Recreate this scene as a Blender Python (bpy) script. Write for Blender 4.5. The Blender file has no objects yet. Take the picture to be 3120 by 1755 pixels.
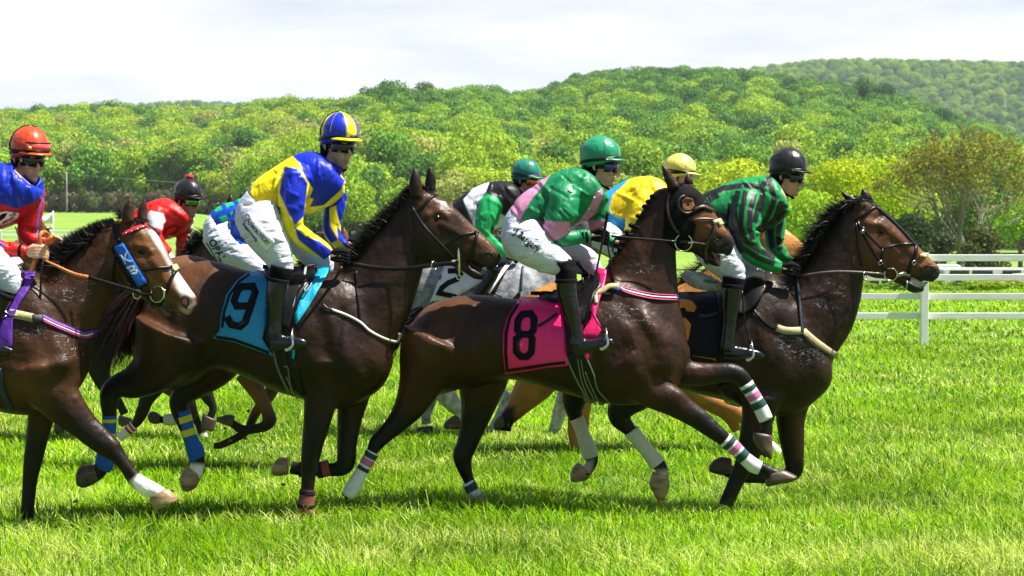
import bpy, bmesh, math, random
import numpy as np
from mathutils import Vector, Matrix
from mathutils.bvhtree import BVHTree
from mathutils.geometry import delaunay_2d_cdt
rnd = random.Random(7); nr = np.random.default_rng(7)
sc = bpy.context.scene
COL = sc.collection

# ------------------------------------------------------------------ camera
F, CX, CY, HC = 5290.4, 1560.0, 877.5, 2.0
PITCH = math.atan((877.5-690.4)/F)
cd = bpy.data.cameras.new("camera"); cam = bpy.data.objects.new("camera", cd); COL.objects.link(cam)
cam.location = (0, 0, HC); cam.rotation_euler = (math.pi/2-PITCH, 0, 0)
cd.sensor_width = 36; cd.lens = 36*F/3120; cd.clip_start = 0.1; cd.clip_end = 9000
sc.camera = cam
cd.dof.use_dof = True; cd.dof.focus_distance = 11.7; cd.dof.aperture_fstop = 7.0

# ------------------------------------------------------------------ light
SUN = Vector((0.45, -0.07, 0.88)).normalized()      # towards the sun
sl = bpy.data.lights.new("sun", 'SUN'); sl.energy = 5.0; sl.angle = math.radians(0.5); sl.color = (1, 0.95, 0.86)
so = bpy.data.objects.new("sun", sl); COL.objects.link(so)
so.rotation_euler = SUN.to_track_quat('Z', 'Y').to_euler(); so.location = (0, 0, 30)
w = bpy.data.worlds.new("World"); sc.world = w; w.use_nodes = True
nt = w.node_tree; nt.nodes.clear()
def N(nt, t, **kw):
    n = nt.nodes.new(t)
    for k, v in kw.items():
        if k in n.inputs: n.inputs[k].default_value = v
        else: setattr(n, k, v)
    return n
out = N(nt, 'ShaderNodeOutputWorld')
sky = N(nt, 'ShaderNodeTexSky'); sky.sky_type = 'NISHITA'; sky.sun_disc = False
sky.sun_elevation = math.asin(SUN.z); sky.sun_rotation = math.atan2(SUN.x, SUN.y)
b1 = N(nt, 'ShaderNodeBackground', Strength=0.05); nt.links.new(sky.outputs[0], b1.inputs[0])
tc = N(nt, 'ShaderNodeTexCoord')
sep = N(nt, 'ShaderNodeSeparateXYZ'); nt.links.new(tc.outputs['Generated'], sep.inputs[0])
mz = N(nt, 'ShaderNodeMath', operation='ADD'); nt.links.new(sep.outputs[2], mz.inputs[0]); mz.inputs[1].default_value = 0.06
dv = N(nt, 'ShaderNodeVectorMath', operation='DIVIDE'); nt.links.new(tc.outputs['Generated'], dv.inputs[0])
cb = N(nt, 'ShaderNodeCombineXYZ')
for i in range(3): nt.links.new(mz.outputs[0], cb.inputs[i])
nt.links.new(cb.outputs[0], dv.inputs[1])
nz = N(nt, 'ShaderNodeTexNoise', Scale=0.55, Detail=7.0, Roughness=0.55); nt.links.new(dv.outputs[0], nz.inputs['Vector'])
cr = N(nt, 'ShaderNodeValToRGB'); nt.links.new(nz.outputs[0], cr.inputs[0])
cr.color_ramp.elements[0].position = 0.38; cr.color_ramp.elements[0].color = (0.53, 0.58, 0.66, 1)
cr.color_ramp.elements[1].position = 0.55; cr.color_ramp.elements[1].color = (0.78, 0.78, 0.78, 1)
b2 = N(nt, 'ShaderNodeBackground', Strength=0.61); nt.links.new(cr.outputs[0], b2.inputs[0])
cov = N(nt, 'ShaderNodeMapRange'); nt.links.new(sep.outputs[2], cov.inputs[0])
cov.inputs[1].default_value = 0.11; cov.inputs[2].default_value = 0.30; cov.inputs[3].default_value = 1.0; cov.inputs[4].default_value = 0.06
cy = N(nt, 'ShaderNodeMapRange'); nt.links.new(sep.outputs[1], cy.inputs[0]); cy.inputs[1].default_value = -0.1; cy.inputs[2].default_value = 0.6; cy.inputs[3].default_value = 0.10; cy.inputs[4].default_value = 1.0
cm_ = N(nt, 'ShaderNodeMath', operation='MULTIPLY'); nt.links.new(cov.outputs[0], cm_.inputs[0]); nt.links.new(cy.outputs[0], cm_.inputs[1])
mx = N(nt, 'ShaderNodeMixShader'); nt.links.new(cm_.outputs[0], mx.inputs[0]); nt.links.new(b1.outputs[0], mx.inputs[1]); nt.links.new(b2.outputs[0], mx.inputs[2])
nt.links.new(mx.outputs[0], out.inputs[0])
sc.view_settings.view_transform = 'Standard'; sc.view_settings.look = 'None'; sc.view_settings.gamma = 1.0
sc.view_settings.exposure = 1.25
sc.cycles.max_bounces = 6; sc.cycles.transparent_max_bounces = 8

# ------------------------------------------------------------------ helpers
ST, CT = math.sin(PITCH), math.cos(PITCH)
def ray(u, v):
    a = (u-CX)/F; b = -(v-CY)/F
    return np.array([a, CT+b*ST, -ST+b*CT])
def P(u, v, Y):
    d = ray(u, v); t = Y/d[1]
    return np.array([d[0]*t, Y, HC+d[2]*t])
def proj(V):                                        # world points -> photo pixels
    V = np.asarray(V, float); z = V[:, 2]-HC
    f = V[:, 1]*CT - z*ST; up = V[:, 1]*ST + z*CT
    return np.stack([CX+F*V[:, 0]/f, CY-F*up/f], 1)
def lin(r, g, b):
    f = lambda c: (c/255/12.92) if c/255 <= 0.04045 else ((c/255+0.055)/1.055)**2.4
    return (f(r), f(g), f(b))
class Crop:
    def __init__(s, x0, y0, k): s.x0, s.y0, s.k = x0, y0, k
    def pts(s, L): return [(x/s.k+s.x0, y/s.k+s.y0) for x, y in L]
    def tube(s, L): return [(p[0]/s.k+s.x0, p[1]/s.k+s.y0, p[2]/s.k) + tuple(p[3:]) for p in L]
    def ribs(s, L): return [(p[0]/s.k+s.x0, p[1]/s.k+s.y0, p[2]/s.k+s.x0, p[3]/s.k+s.y0) + tuple(p[4:]) for p in L]
D = Crop(0, 0, 0.82564)
C1, C2, C3, C4 = Crop(0, 350, 2.2286), Crop(600, 300, 1.811), Crop(1350, 380, 1.932), Crop(2050, 400, 1.9316)
C5, C6, C7, C8 = Crop(0, 950, 1.8), Crop(800, 1000, 1.919), Crop(1600, 1000, 1.919), Crop(2300, 350, 1.811)
CA, CB, CC, CDD = Crop(0, 600, 2.4143), Crop(400, 700, 2.4156), Crop(1100, 800, 2.3418), Crop(2000, 750, 2.415)
CZ, CE, CF, CG = Crop(0, 500, 4.83), Crop(1200, 700, 3.622), Crop(2600, 550, 3.623), Crop(200, 1100, 3.6229)

def catmull(A, n):
    A = np.asarray(A, float); m = len(A)
    if m < 3: return A[0]+(A[-1]-A[0])*np.linspace(0, 1, n+1)[:, None]
    Q = np.vstack([2*A[0]-A[1], A, 2*A[-1]-A[-2]]); o = []
    for i in range(1, m):
        p0, p1, p2, p3 = Q[i-1], Q[i], Q[i+1], Q[i+2]
        for t in np.arange(n)/n:
            o.append(0.5*((2*p1)+(-p0+p2)*t+(2*p0-5*p1+4*p2-p3)*t*t+(-p0+3*p1-3*p2+p3)*t**3))
    o.append(A[-1]); return np.array(o)
def loft(rings):
    rings = [np.asarray(r) for r in rings]; n = len(rings[0]); V = list(np.vstack(rings)); Fc = []
    for i in range(len(rings)-1):
        for j in range(n):
            a, b = i*n+j, i*n+(j+1) % n
            Fc.append((a, b, b+n, a+n))
    c0 = len(V); V.append(rings[0].mean(0)); V.append(rings[-1].mean(0)); L = (len(rings)-1)*n
    for j in range(n):
        Fc.append((c0, (j+1) % n, j)); Fc.append((c0+1, L+j, L+(j+1) % n))
    return np.array(V), Fc
def ribs(L, Y, n=28, sub=4, p=2.2):
    A = np.array([list(r[:5])+[r[5] if len(r) > 5 else 0.0] for r in L], float)
    A = catmull(A, sub); th = np.linspace(0, 2*math.pi, n, endpoint=False)
    c = np.sign(np.cos(th))*abs(np.cos(th))**(2/p); s = np.sign(np.sin(th))*abs(np.sin(th))**(2/p)
    R = []
    for x1, y1, x2, y2, w_, yo in A:
        a, b = P(x1, y1, Y+yo), P(x2, y2, Y+yo); m = (a+b)/2; e = (a-b)/2
        R.append(m+np.outer(c, e)+np.outer(s, [0, max(w_, 0.004), 0]))
    return loft(R)
def tube(L, Y, yo=0.0, ratio=0.85, n=18, sub=4):
    A = np.array([list(r[:3])+[(r[3] if len(r) > 3 else 0.0)+yo] for r in L], float)
    A = catmull(A, sub); th = np.linspace(0, 2*math.pi, n, endpoint=False)
    C = np.array([P(a[0], a[1], Y+a[3]) for a in A]); r = np.maximum(A[:, 2], 0.5)*(Y/F)
    T = np.gradient(C, axis=0); T /= np.linalg.norm(T, axis=1)[:, None]+1e-9; R = []
    for i in range(len(A)):
        yv = np.array([0, 1, 0])-T[i]*T[i][1]; yv /= np.linalg.norm(yv)+1e-9
        nv = np.cross(T[i], yv)
        R.append(C[i]+np.outer(np.cos(th), nv)*r[i]+np.outer(np.sin(th), yv)*r[i]*ratio)
    return loft(R)
def wtube(pts, rad, n=8, sub=3, flat=1.0):          # tube through world points
    A = catmull(np.array([list(p)+[q] for p, q in zip(pts, rad)], float), sub); C = A[:, :3]
    T = np.gradient(C, axis=0); T /= np.linalg.norm(T, axis=1)[:, None]+1e-9
    th = np.linspace(0, 2*math.pi, n, endpoint=False); R = []; u = None
    for i in range(len(C)):
        if u is None:
            h = np.array([0, 0, 1.0]) if abs(T[i][2]) < 0.8 else np.array([0, 1.0, 0]); u = np.cross(T[i], h)
        u = u-T[i]*np.dot(u, T[i]); u /= np.linalg.norm(u)+1e-9; v = np.cross(T[i], u)
        R.append(C[i]+np.outer(np.cos(th), u)*A[i, 3]+np.outer(np.sin(th), v)*A[i, 3]*flat)
    return loft(R)
def ellipsoid(c, r, M=None, n=20, m=12):
    R = []
    for i in range(1, m):
        a = math.pi*i/m; th = np.linspace(0, 2*math.pi, n, endpoint=False)
        R.append(np.stack([np.cos(th)*math.sin(a)*r[0], np.sin(th)*math.sin(a)*r[1], np.full(n, math.cos(a)*r[2])], 1)+np.array(c))
    V, Fc = loft(R); V[-2] = np.array(c)+[0, 0, r[2]]; V[-1] = np.array(c)-[0, 0, r[2]]
    if M is not None: V = xf(M, V)
    return V, Fc
def box(x0, x1, y0, y1, z0, z1):
    V = np.array([(x, y, z) for z in (z0, z1) for y in (y0, y1) for x in (x0, x1)], float)
    return V, [(0, 2, 3, 1), (4, 5, 7, 6), (0, 1, 5, 4), (2, 6, 7, 3), (0, 4, 6, 2), (1, 3, 7, 5)]
def xf(M, V):
    V = np.asarray(V, float); M = np.array(M)
    return V@M[:3, :3].T+M[:3, 3]
def join(parts):
    V = []; Fc = []; o = 0
    for v, f in parts:
        V.append(v); Fc += [tuple(i+o for i in q) for q in f]; o += len(v)
    return np.vstack(V), Fc
def mkobj(name, VF, m, parent=None, smooth=True):
    V, Fc = VF; me = bpy.data.meshes.new(name); me.from_pydata(np.asarray(V).tolist(), [], [tuple(int(i) for i in f) for f in Fc])
    if smooth: me.polygons.foreach_set('use_smooth', [True]*len(me.polygons))
    me.update(); o = bpy.data.objects.new(name, me); COL.objects.link(o)
    if m: me.materials.append(m)
    if parent is not None: setpar(o, parent)
    return o
def setpar(o, p):
    o.parent = p
def tag(o, label=None, cat=None, group=None, kind=None):
    if label: o['label'] = label
    if cat: o['category'] = cat
    if group: o['group'] = group
    if kind: o['kind'] = kind
    return o
def remesh(parts, voxel, smooth=4):
    V, Fc = join(parts); me = bpy.data.meshes.new('t'); me.from_pydata(V.tolist(), [], [tuple(int(i) for i in f) for f in Fc])
    bm = bmesh.new(); bm.from_mesh(me); bmesh.ops.recalc_face_normals(bm, faces=bm.faces); bm.to_mesh(me); bm.free()
    o = bpy.data.objects.new('t', me); COL.objects.link(o)
    md = o.modifiers.new('r', 'REMESH'); md.mode = 'VOXEL'; md.voxel_size = voxel
    if smooth:
        ms = o.modifiers.new('s', 'SMOOTH'); ms.factor = 0.5; ms.iterations = smooth
    dg = bpy.context.evaluated_depsgraph_get(); dg.update()
    em = bpy.data.meshes.new_from_object(o.evaluated_get(dg))
    n = len(em.vertices); V = np.empty(n*3); em.vertices.foreach_get('co', V)
    Nn = np.empty(n*3); em.vertex_normals.foreach_get('vector', Nn)
    Fc = [tuple(p.vertices) for p in em.polygons]
    bpy.data.objects.remove(o); bpy.data.meshes.remove(me); bpy.data.meshes.remove(em)
    return V.reshape(-1, 3), Fc, Nn.reshape(-1, 3)
def relax(V, Fc, wgt, it):
    E = np.array([(f[i], f[(i+1) % len(f)]) for f in Fc for i in range(len(f))]); n = len(V)
    deg = np.bincount(E[:, 0], minlength=n)+np.bincount(E[:, 1], minlength=n); w_ = (wgt*.6)[:, None]
    for _ in range(it):
        A = np.stack([np.bincount(E[:, 0], V[E[:, 1], k], n)+np.bincount(E[:, 1], V[E[:, 0], k], n) for k in range(3)], 1)/np.maximum(deg, 1)[:, None]
        V = V+(A-V)*w_
    return V
def seg_d(Q, a, b):
    a = np.array(a); b = np.array(b); ab = b-a; t = np.clip(((Q-a)@ab)/(ab@ab+1e-12), 0, 1)
    return np.linalg.norm(Q-(a+t[:, None]*ab), axis=1)
def poly_sd(Q, poly):                               # signed distance, negative inside
    ins = np.zeros(len(Q), bool); d = np.full(len(Q), 1e9); m = len(poly)
    for i in range(m):
        a, b = poly[i], poly[(i+1) % m]; d = np.minimum(d, seg_d(Q, a, b))
        c = ((a[1] > Q[:, 1]) != (b[1] > Q[:, 1]))
        xi = (b[0]-a[0])*(Q[:, 1]-a[1])/((b[1]-a[1]) or 1e-9)+a[0]
        ins ^= c & (Q[:, 0] < xi)
    return np.where(ins, -d, d)
def line_d(Q, L):
    d = np.full(len(Q), 1e9)
    for a, b in zip(L[:-1], L[1:]): d = np.minimum(d, seg_d(Q, a, b))
    return d
def sculpt(V, Nn, Y, L):                             # (polyline px, radius px, amount m, side)
    Q = proj(V); W = V.copy()
    for e in L:
        pl, r, amt = e[:3]; side = e[3] if len(e) > 3 else 'b'
        k = amt*np.exp(-(line_d(Q, pl if len(pl) > 1 else [pl[0], (pl[0][0]+.1, pl[0][1])])/r)**2)
        if side == 'n': k = k*(V[:, 1] < Y)
        W += Nn*k[:, None]
    return W
def paint(V, Y, base, L):                            # L: (polygon px, colour, softness px, side)
    Q = proj(V); C = np.tile(np.array(base, float), (len(V), 1))
    for e in L:
        poly, col, soft = e[:3]; side = e[3] if len(e) > 3 else 'b'
        k = np.clip(0.5-poly_sd(Q, poly)/max(soft, 0.01), 0, 1)
        if side == 'n': k = k*(V[:, 1] < Y)
        if side == 'f': k = k*(V[:, 1] >= Y)
        if len(e) > 4: k = k*e[4](V)
        C = C*(1-k[:, None])+np.array(col)*k[:, None]
    return C
def setcol(o, C, nm='Col'):
    a = o.data.color_attributes.new(nm, 'FLOAT_COLOR', 'POINT')
    a.data.foreach_set('color', np.hstack([C, np.ones((len(C), 1))]).astype(np.float32).ravel())

# ---------------------------------------------------------------- materials
MATS = {}
def mat(name, col=(.5, .5, .5), rough=.5, metal=0, spec=.5, coat=0, coat_r=.2, sheen=0, attr=False, noise=None, bump=None, trans=0, aniso=None, emis=None, sss=0):
    m = bpy.data.materials.new(name); m.use_nodes = True; t = m.node_tree; t.nodes.clear()
    o = N(t, 'ShaderNodeOutputMaterial'); b = N(t, 'ShaderNodeBsdfPrincipled'); t.links.new(b.outputs[0], o.inputs[0])
    b.inputs['Base Color'].default_value = (*col, 1); b.inputs['Roughness'].default_value = rough; b.inputs['Metallic'].default_value = metal
    b.inputs['Specular IOR Level'].default_value = spec; b.inputs['Coat Weight'].default_value = coat; b.inputs['Coat Roughness'].default_value = coat_r
    b.inputs['Sheen Weight'].default_value = sheen
    if sss: b.inputs['Subsurface Weight'].default_value = sss; b.inputs['Subsurface Radius'].default_value = (.02, .008, .004)
    src = None
    if attr:
        a = N(t, 'ShaderNodeAttribute'); a.attribute_name = 'Col'; src = a.outputs['Color']
    co = N(t, 'ShaderNodeTexCoord')
    if noise:                                       # (scale, low, high, stretch)
        mp = N(t, 'ShaderNodeMapping'); t.links.new(co.outputs['Object'], mp.inputs[0])
        if len(noise) > 3: mp.inputs['Scale'].default_value = noise[3]
        n = N(t, 'ShaderNodeTexNoise', Scale=noise[0], Detail=5.0); t.links.new(mp.outputs[0], n.inputs['Vector'])
        r = N(t, 'ShaderNodeMapRange'); t.links.new(n.outputs[0], r.inputs[0]); r.inputs[1].default_value = .3; r.inputs[2].default_value = .7
        r.inputs[3].default_value = noise[1]; r.inputs[4].default_value = noise[2]
        vm = N(t, 'ShaderNodeVectorMath', operation='SCALE'); t.links.new(r.outputs[0], vm.inputs['Scale'])
        if src: t.links.new(src, vm.inputs[0])
        else: vm.inputs[0].default_value = col
        src = vm.outputs[0]
    if src: t.links.new(src, b.inputs['Base Color'])
    if bump:                                        # list of (scale, strength, distance, stretch)
        prev = None
        for bb in bump:
            mp = N(t, 'ShaderNodeMapping'); t.links.new(co.outputs['Object'], mp.inputs[0])
            if len(bb) > 3: mp.inputs['Scale'].default_value = bb[3]
            if len(bb) > 4: mp.inputs['Rotation'].default_value = bb[4]
            n = N(t, 'ShaderNodeTexNoise', Scale=bb[0], Detail=4.0, Distortion=bb[5] if len(bb) > 5 else 0.0); t.links.new(mp.outputs[0], n.inputs['Vector'])
            bu = N(t, 'ShaderNodeBump', Strength=bb[1], Distance=bb[2]); t.links.new(n.outputs[0], bu.inputs['Height'])
            if prev: t.links.new(prev.outputs[0], bu.inputs['Normal'])
            prev = bu
        t.links.new(prev.outputs[0], b.inputs['Normal']); t.links.new(prev.outputs[0], b.inputs['Coat Normal'])
    if trans:
        tr = N(t, 'ShaderNodeBsdfTranslucent'); mxs = N(t, 'ShaderNodeMixShader'); mxs.inputs[0].default_value = trans
        if src: t.links.new(src, tr.inputs[0])
        else: tr.inputs[0].default_value = (*col, 1)
        t.links.new(b.outputs[0], mxs.inputs[1]); t.links.new(tr.outputs[0], mxs.inputs[2]); t.links.new(mxs.outputs[0], o.inputs[0])
    MATS[name] = m; return m
M_coat = mat('horse_coat', attr=True, rough=.50, spec=.20, coat=.11, coat_r=.27, noise=(4, .55, 1.5), bump=[(7, .6, .035), (24, .32, .012, (1, 1, .5)), (70, .15, .005, (1, 1, .4)), (260, .3, .002, (1, 1, .25))])
def add_lather(m):                                    # dried sweat and lather, its own streaky shape
    t = m.node_tree; b = [n for n in t.nodes if n.type == 'BSDF_PRINCIPLED'][0]; src = b.inputs['Base Color'].links[0].from_socket
    a = N(t, 'ShaderNodeAttribute'); a.attribute_name = 'Lather'; co = N(t, 'ShaderNodeTexCoord'); mp = N(t, 'ShaderNodeMapping'); mp.inputs['Scale'].default_value = (1, 1, 2.2); mp.inputs['Rotation'].default_value = (0, .35, 0)
    t.links.new(co.outputs['Object'], mp.inputs[0]); n = N(t, 'ShaderNodeTexNoise', Scale=22.0, Detail=9.0, Roughness=.72, Distortion=1.6); t.links.new(mp.outputs[0], n.inputs['Vector'])
    r = N(t, 'ShaderNodeMapRange'); t.links.new(n.outputs[0], r.inputs[0]); r.inputs[1].default_value = .56; r.inputs[2].default_value = .66
    k = N(t, 'ShaderNodeMath', operation='MULTIPLY'); t.links.new(r.outputs[0], k.inputs[0]); t.links.new(a.outputs['Fac'], k.inputs[1])
    x = N(t, 'ShaderNodeMix', data_type='RGBA'); t.links.new(k.outputs[0], x.inputs[0]); t.links.new(src, x.inputs[6]); x.inputs[7].default_value = (.42, .44, .48, 1); t.links.new(x.outputs[2], b.inputs['Base Color'])
add_lather(M_coat)
M_grey = mat('dappled_grey_coat', attr=True, rough=.5, spec=.2, noise=(16, .45, 1.7), bump=[(26, .4, .012), (200, .3, .003)])
M_hair = mat('horse_hair', (.004, .0035, .0035), rough=.5, spec=.15, noise=(30, .6, 1.5))
M_hairb = mat('brown_hair', (.03, .012, .006), rough=.5, spec=.15, noise=(30, .5, 1.6))
M_hairg = mat('grey_hair', (.30, .30, .31), rough=.5, noise=(30, .5, 1.2))
M_skin = mat('skin', attr=True, rough=.5, spec=.4, sss=.08, noise=(25, .93, 1.05), bump=[(120, .15, .002)])
M_silk = mat('racing_silk', attr=True, rough=.45, spec=.35, sheen=.0, noise=(60, .92, 1.06), bump=[(6, .8, .035, (1, 1, .5), (0, .5, 0), .8), (20, .28, .010, (1.6, 1, .6), (0, -.5, 0), 1), (42, .3, .006, (2.6, 1, .4), (0, .7, 0), .6)])
M_breech = mat('white_breeches', (.60, .62, .72), rough=.55, noise=(6, .93, 1.02), bump=[(11, .8, .02, (.5, 1, 1.5), (0, .6, 0), 1.2), (34, .5, .007, (.5, 1, 1.6), (0, .8, 0), 1), (70, .25, .003)])
M_boot = mat('boot_leather', (.004, .004, .006), rough=.22, spec=.4, coat=.28, coat_r=.10, bump=[(6, .35, .02, (1, 1, 1), (0, 0, 0), 1.5)])
M_sock = mat('black_sock', (.0045, .0045, .005), rough=.85, spec=.12, bump=[(60, .3, .004)])
M_blk = mat('black_leather', (.005, .0045, .0045), rough=.36, spec=.25, bump=[(60, .3, .004)])
M_brn = mat('brown_leather', (.035, .016, .010), rough=.4, spec=.5, noise=(40, .7, 1.2), bump=[(60, .3, .004)])
M_tan = mat('tan_strap', (.42, .36, .18), rough=.6, noise=(25, .75, 1.1), bump=[(80, .3, .003)])
M_org = mat('orange_rubber_rein', (.55, .16, .02), rough=.5, noise=(70, .7, 1.15), bump=[(150, .8, .004)])
M_met = mat('brass_steel', (.62, .58, .42), rough=.22, metal=1)
M_steel = mat('steel', (.62, .62, .62), rough=.22, metal=1)
M_hoof = mat('hoof_horn', (.055, .035, .022), rough=.45, noise=(14, .5, 1.9, (1, 1, 3)), bump=[(30, .4, .006)])
M_hooft = mat('pale_hoof_horn', (.34, .22, .11), rough=.4, noise=(12, .45, 1.35, (1, 1, 3)), bump=[(30, .4, .006)])
M_gog = mat('dark_lens', (.008, .008, .01), rough=.08, spec=.5, coat=.3, coat_r=.03)
M_white = mat('white_cloth', (.78, .77, .76), rough=.7, noise=(14, .86, 1.03), bump=[(40, .4, .006)])
M_eye = mat('horse_eye', (.006, .003, .002), rough=.10, spec=.35)
M_red_in = mat('nostril_inner', (.16, .02, .015), rough=.5)
M_dark_in = mat('nostril_rim', (.012, .008, .008), rough=.5)
M_fleece = mat('white_fleece', (.62, .58, .66), rough=.95, noise=(60, .8, 1.1), bump=[(120, 1, .012)])
M_foam = mat('white_lather', (.42, .44, .48), rough=.7)
_cm = {}
def cmat(c, rough=.5, kind='cloth'):
    key = (tuple(round(x, 3) for x in c), rough, kind)
    if key not in _cm:
        nm = {'cloth': 'coloured_cloth', 'wrap': 'stretch_bandage', 'shell': 'gloss_shell', 'print': 'printed_lettering'}[kind]
        bp = {'cloth': [(10, .6, .02, (1, 1, .5), (0, .3, 0), 1), (45, .3, .006)], 'wrap': [(20, .3, .006), (60, .4, .004, (1, 1, 6))], 'shell': [(26, .12, .006)], 'print': None}[kind]
        _cm[key] = mat(nm, c, rough=rough, bump=bp, noise=(30, .9, 1.06) if kind != 'print' else None, spec=.45 if max(c) > .03 else .12)
    return _cm[key]

# ------------------------------------------------------------------ drape
class Surf:
    def __init__(s, meshes):
        V, Fc = join([(m[0], m[1]) for m in meshes]); s.t = BVHTree.FromPolygons(V.tolist(), Fc)
    def hit(s, u, v, Y, off=0.0):
        d = Vector(ray(u, v)).normalized(); h = s.t.ray_cast(Vector((0, 0, HC)), d)
        if h[0] is not None and abs(h[0].y-Y) < 1.2: return np.array(h[0]-d*off)
        p = P(u, v, Y); h = s.t.find_nearest(Vector(p))
        q = p.copy()
        if h[0] is not None: q = np.array(h[0])+(p-np.array(h[0]))*0.0+np.array(h[1])*off
        return q
LAST = {}
def solid(o, t):
    md = o.modifiers.new('thickness', 'SOLIDIFY'); md.thickness = t; md.offset = 0
    return o
def mirrorVF(V, Fc, Y):
    W = np.array(V); W[:, 1] = 2*Y-W[:, 1]; return W, [tuple(reversed(f)) for f in Fc]
def drape(name, poly, surf, Y, m, parent, off=.006, res=9, thick=.004, mirror=False, wob=0, flare=None):
    xs = [p[0] for p in poly]; ys = [p[1] for p in poly]; B = []
    for i in range(len(poly)):
        a, b = np.array(poly[i]), np.array(poly[(i+1) % len(poly)]); k = max(1, int(np.linalg.norm(b-a)/res))
        B += [tuple(a+(b-a)*t/k) for t in range(k)]
    nb = len(B); G = [(x, y) for x in np.arange(min(xs)+res/2, max(xs), res) for y in np.arange(min(ys)+res/2, max(ys), res)]
    if G:
        sd = poly_sd(np.array(G), poly); G = [g for g, s_ in zip(G, sd) if s_ < -res*.45]
    pts = [Vector(p) for p in B+G]
    r = delaunay_2d_cdt(pts, [], [list(range(nb))], 1, 1e-5)
    V = []
    for p in r[0]:
        o_ = off
        if wob: o_ += wob*(1+math.sin(p.x*.045+p.y*.012)*math.sin(p.y*.02))
        if flare: o_ += flare(p.x, p.y)
        V.append(surf.hit(p.x, p.y, Y, o_))
    V = np.array(V); Fc = [tuple(f) for f in r[2]]
    if mirror: solid(mkobj(name, mirrorVF(V, Fc, Y), m, parent), thick)
    o = solid(mkobj(name, (V, Fc), m, parent), thick); LAST[name] = o
    return o
def stroke(L, wd, closed=False, sub=1):
    A = catmull(L, sub) if sub > 1 else np.array(L, float); n = len(A); W = np.full(n, wd) if np.isscalar(wd) else np.interp(np.linspace(0, 1, n), np.linspace(0, 1, len(wd)), wd)
    Lf = []; Rt = []
    for i in range(n):
        if closed: a, b = A[i-1], A[(i+1) % n]
        else: a, b = A[max(i-1, 0)], A[min(i+1, n-1)]
        t1 = A[i]-a; t2 = b-A[i]
        t1 = t1/(np.linalg.norm(t1) or 1); t2 = t2/(np.linalg.norm(t2) or 1)
        if np.linalg.norm(t1) < .5: t1 = t2
        if np.linalg.norm(t2) < .5: t2 = t1
        t = t1+t2; t /= np.linalg.norm(t)+1e-9; nn = np.array([-t[1], t[0]]); k = 1/max(.45, abs(np.dot(nn, [-t1[1], t1[0]])))
        Lf.append(A[i]+nn*W[i]/2*k); Rt.append(A[i]-nn*W[i]/2*k)
    return Lf, Rt
def strap(name, lines, surf, Y, m, parent, off=.006, thick=.005, sub=3, mirror=False, res=7):
    P_ = []                                          # lines: list of (points px, width px[, closed])
    for ln in lines:
        L, wd = ln[:2]; cl = len(ln) > 2 and ln[2]; s_ = ln[3] if len(ln) > 3 else sub
        A = catmull(L, s_) if s_ > 1 else np.array(L, float)
        B = []
        rng = len(A) if cl else len(A)-1
        if np.isscalar(wd): Lf, Rt = stroke(A, wd, cl)
        else: Lf, Rt = stroke(A, wd, cl)
        for i in range(rng):
            j = (i+1) % len(A); k = max(1, int(np.linalg.norm(np.array(A[j])-A[i])/res))
            for t in range(k): B.append((Lf[i]+(Lf[j]-Lf[i])*t/k, Rt[i]+(Rt[j]-Rt[i])*t/k))
        if not cl: B.append((Lf[-1], Rt[-1]))
        nw = max(1, int(np.max(wd)/9)); V = []; Fc = []
        for a, b in B:
            for q in range(nw+1):
                p = a+(b-a)*q/nw; V.append(surf.hit(p[0], p[1], Y, off))
        nn = len(B); w1 = nw+1
        for i in range(nn if cl else nn-1):
            j = (i+1) % nn
            for q in range(nw): Fc.append((i*w1+q, i*w1+q+1, j*w1+q+1, j*w1+q))
        V = np.array(V)
        P_.append((V, Fc))
    if mirror: solid(mkobj(name, join([mirrorVF(a, b, Y) for a, b in P_]), m, parent), thick)
    return solid(mkobj(name, join(P_), m, parent), thick)
def ribbon3(name, L, wd, Y, yo, m, parent, thick=.006, sub=4):   # free-hanging strap at its own depth
    A = catmull(np.array([list(p[:2])+[p[2] if len(p) > 2 else yo] for p in L], float), sub)
    Lf, Rt = stroke(A[:, :2], wd); V = []; Fc = []
    for i in range(len(A)):
        V += [P(*Lf[i], Y+A[i, 2]), P(*Rt[i], Y+A[i, 2])]
        if i: Fc.append((2*i-2, 2*i-1, 2*i+1, 2*i))
    return solid(mkobj(name, (np.array(V), Fc), m, parent), thick)
def text2d(s, font=None):
    cu = bpy.data.curves.new('t', 'FONT'); cu.body = s; cu.resolution_u = 3; cu.offset = 0.012
    o = bpy.data.objects.new('t', cu); COL.objects.link(o); dg = bpy.context.evaluated_depsgraph_get(); dg.update()
    me = bpy.data.meshes.new_from_object(o.evaluated_get(dg)); bm = bmesh.new(); bm.from_mesh(me)
    bmesh.ops.triangulate(bm, faces=bm.faces)
    V = np.array([v.co[:2] for v in bm.verts]); Fc = [tuple(v.index for v in f.verts) for f in bm.faces]
    bm.free(); bpy.data.objects.remove(o); bpy.data.meshes.remove(me); return V, Fc
def lettering(name, s, start, end, height, surf, Y, m, parent, off=.008, up=None):
    V, Fc = text2d(s); V[:, 0] -= V[:, 0].min(); V[:, 0] /= V[:, 0].max(); hh = max(V[:, 1].max(), .6); V[:, 1] /= hh
    a, b = np.array(start, float), np.array(end, float); d = b-a; n = np.array(up if up is not None else [d[1], -d[0]], float); n /= np.linalg.norm(n)
    W = np.array([surf.hit(*(a+d*x+n*height*y), Y, off) for x, y in V])
    return solid(mkobj(name, (W, Fc), m, parent, smooth=False), .002)
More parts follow.
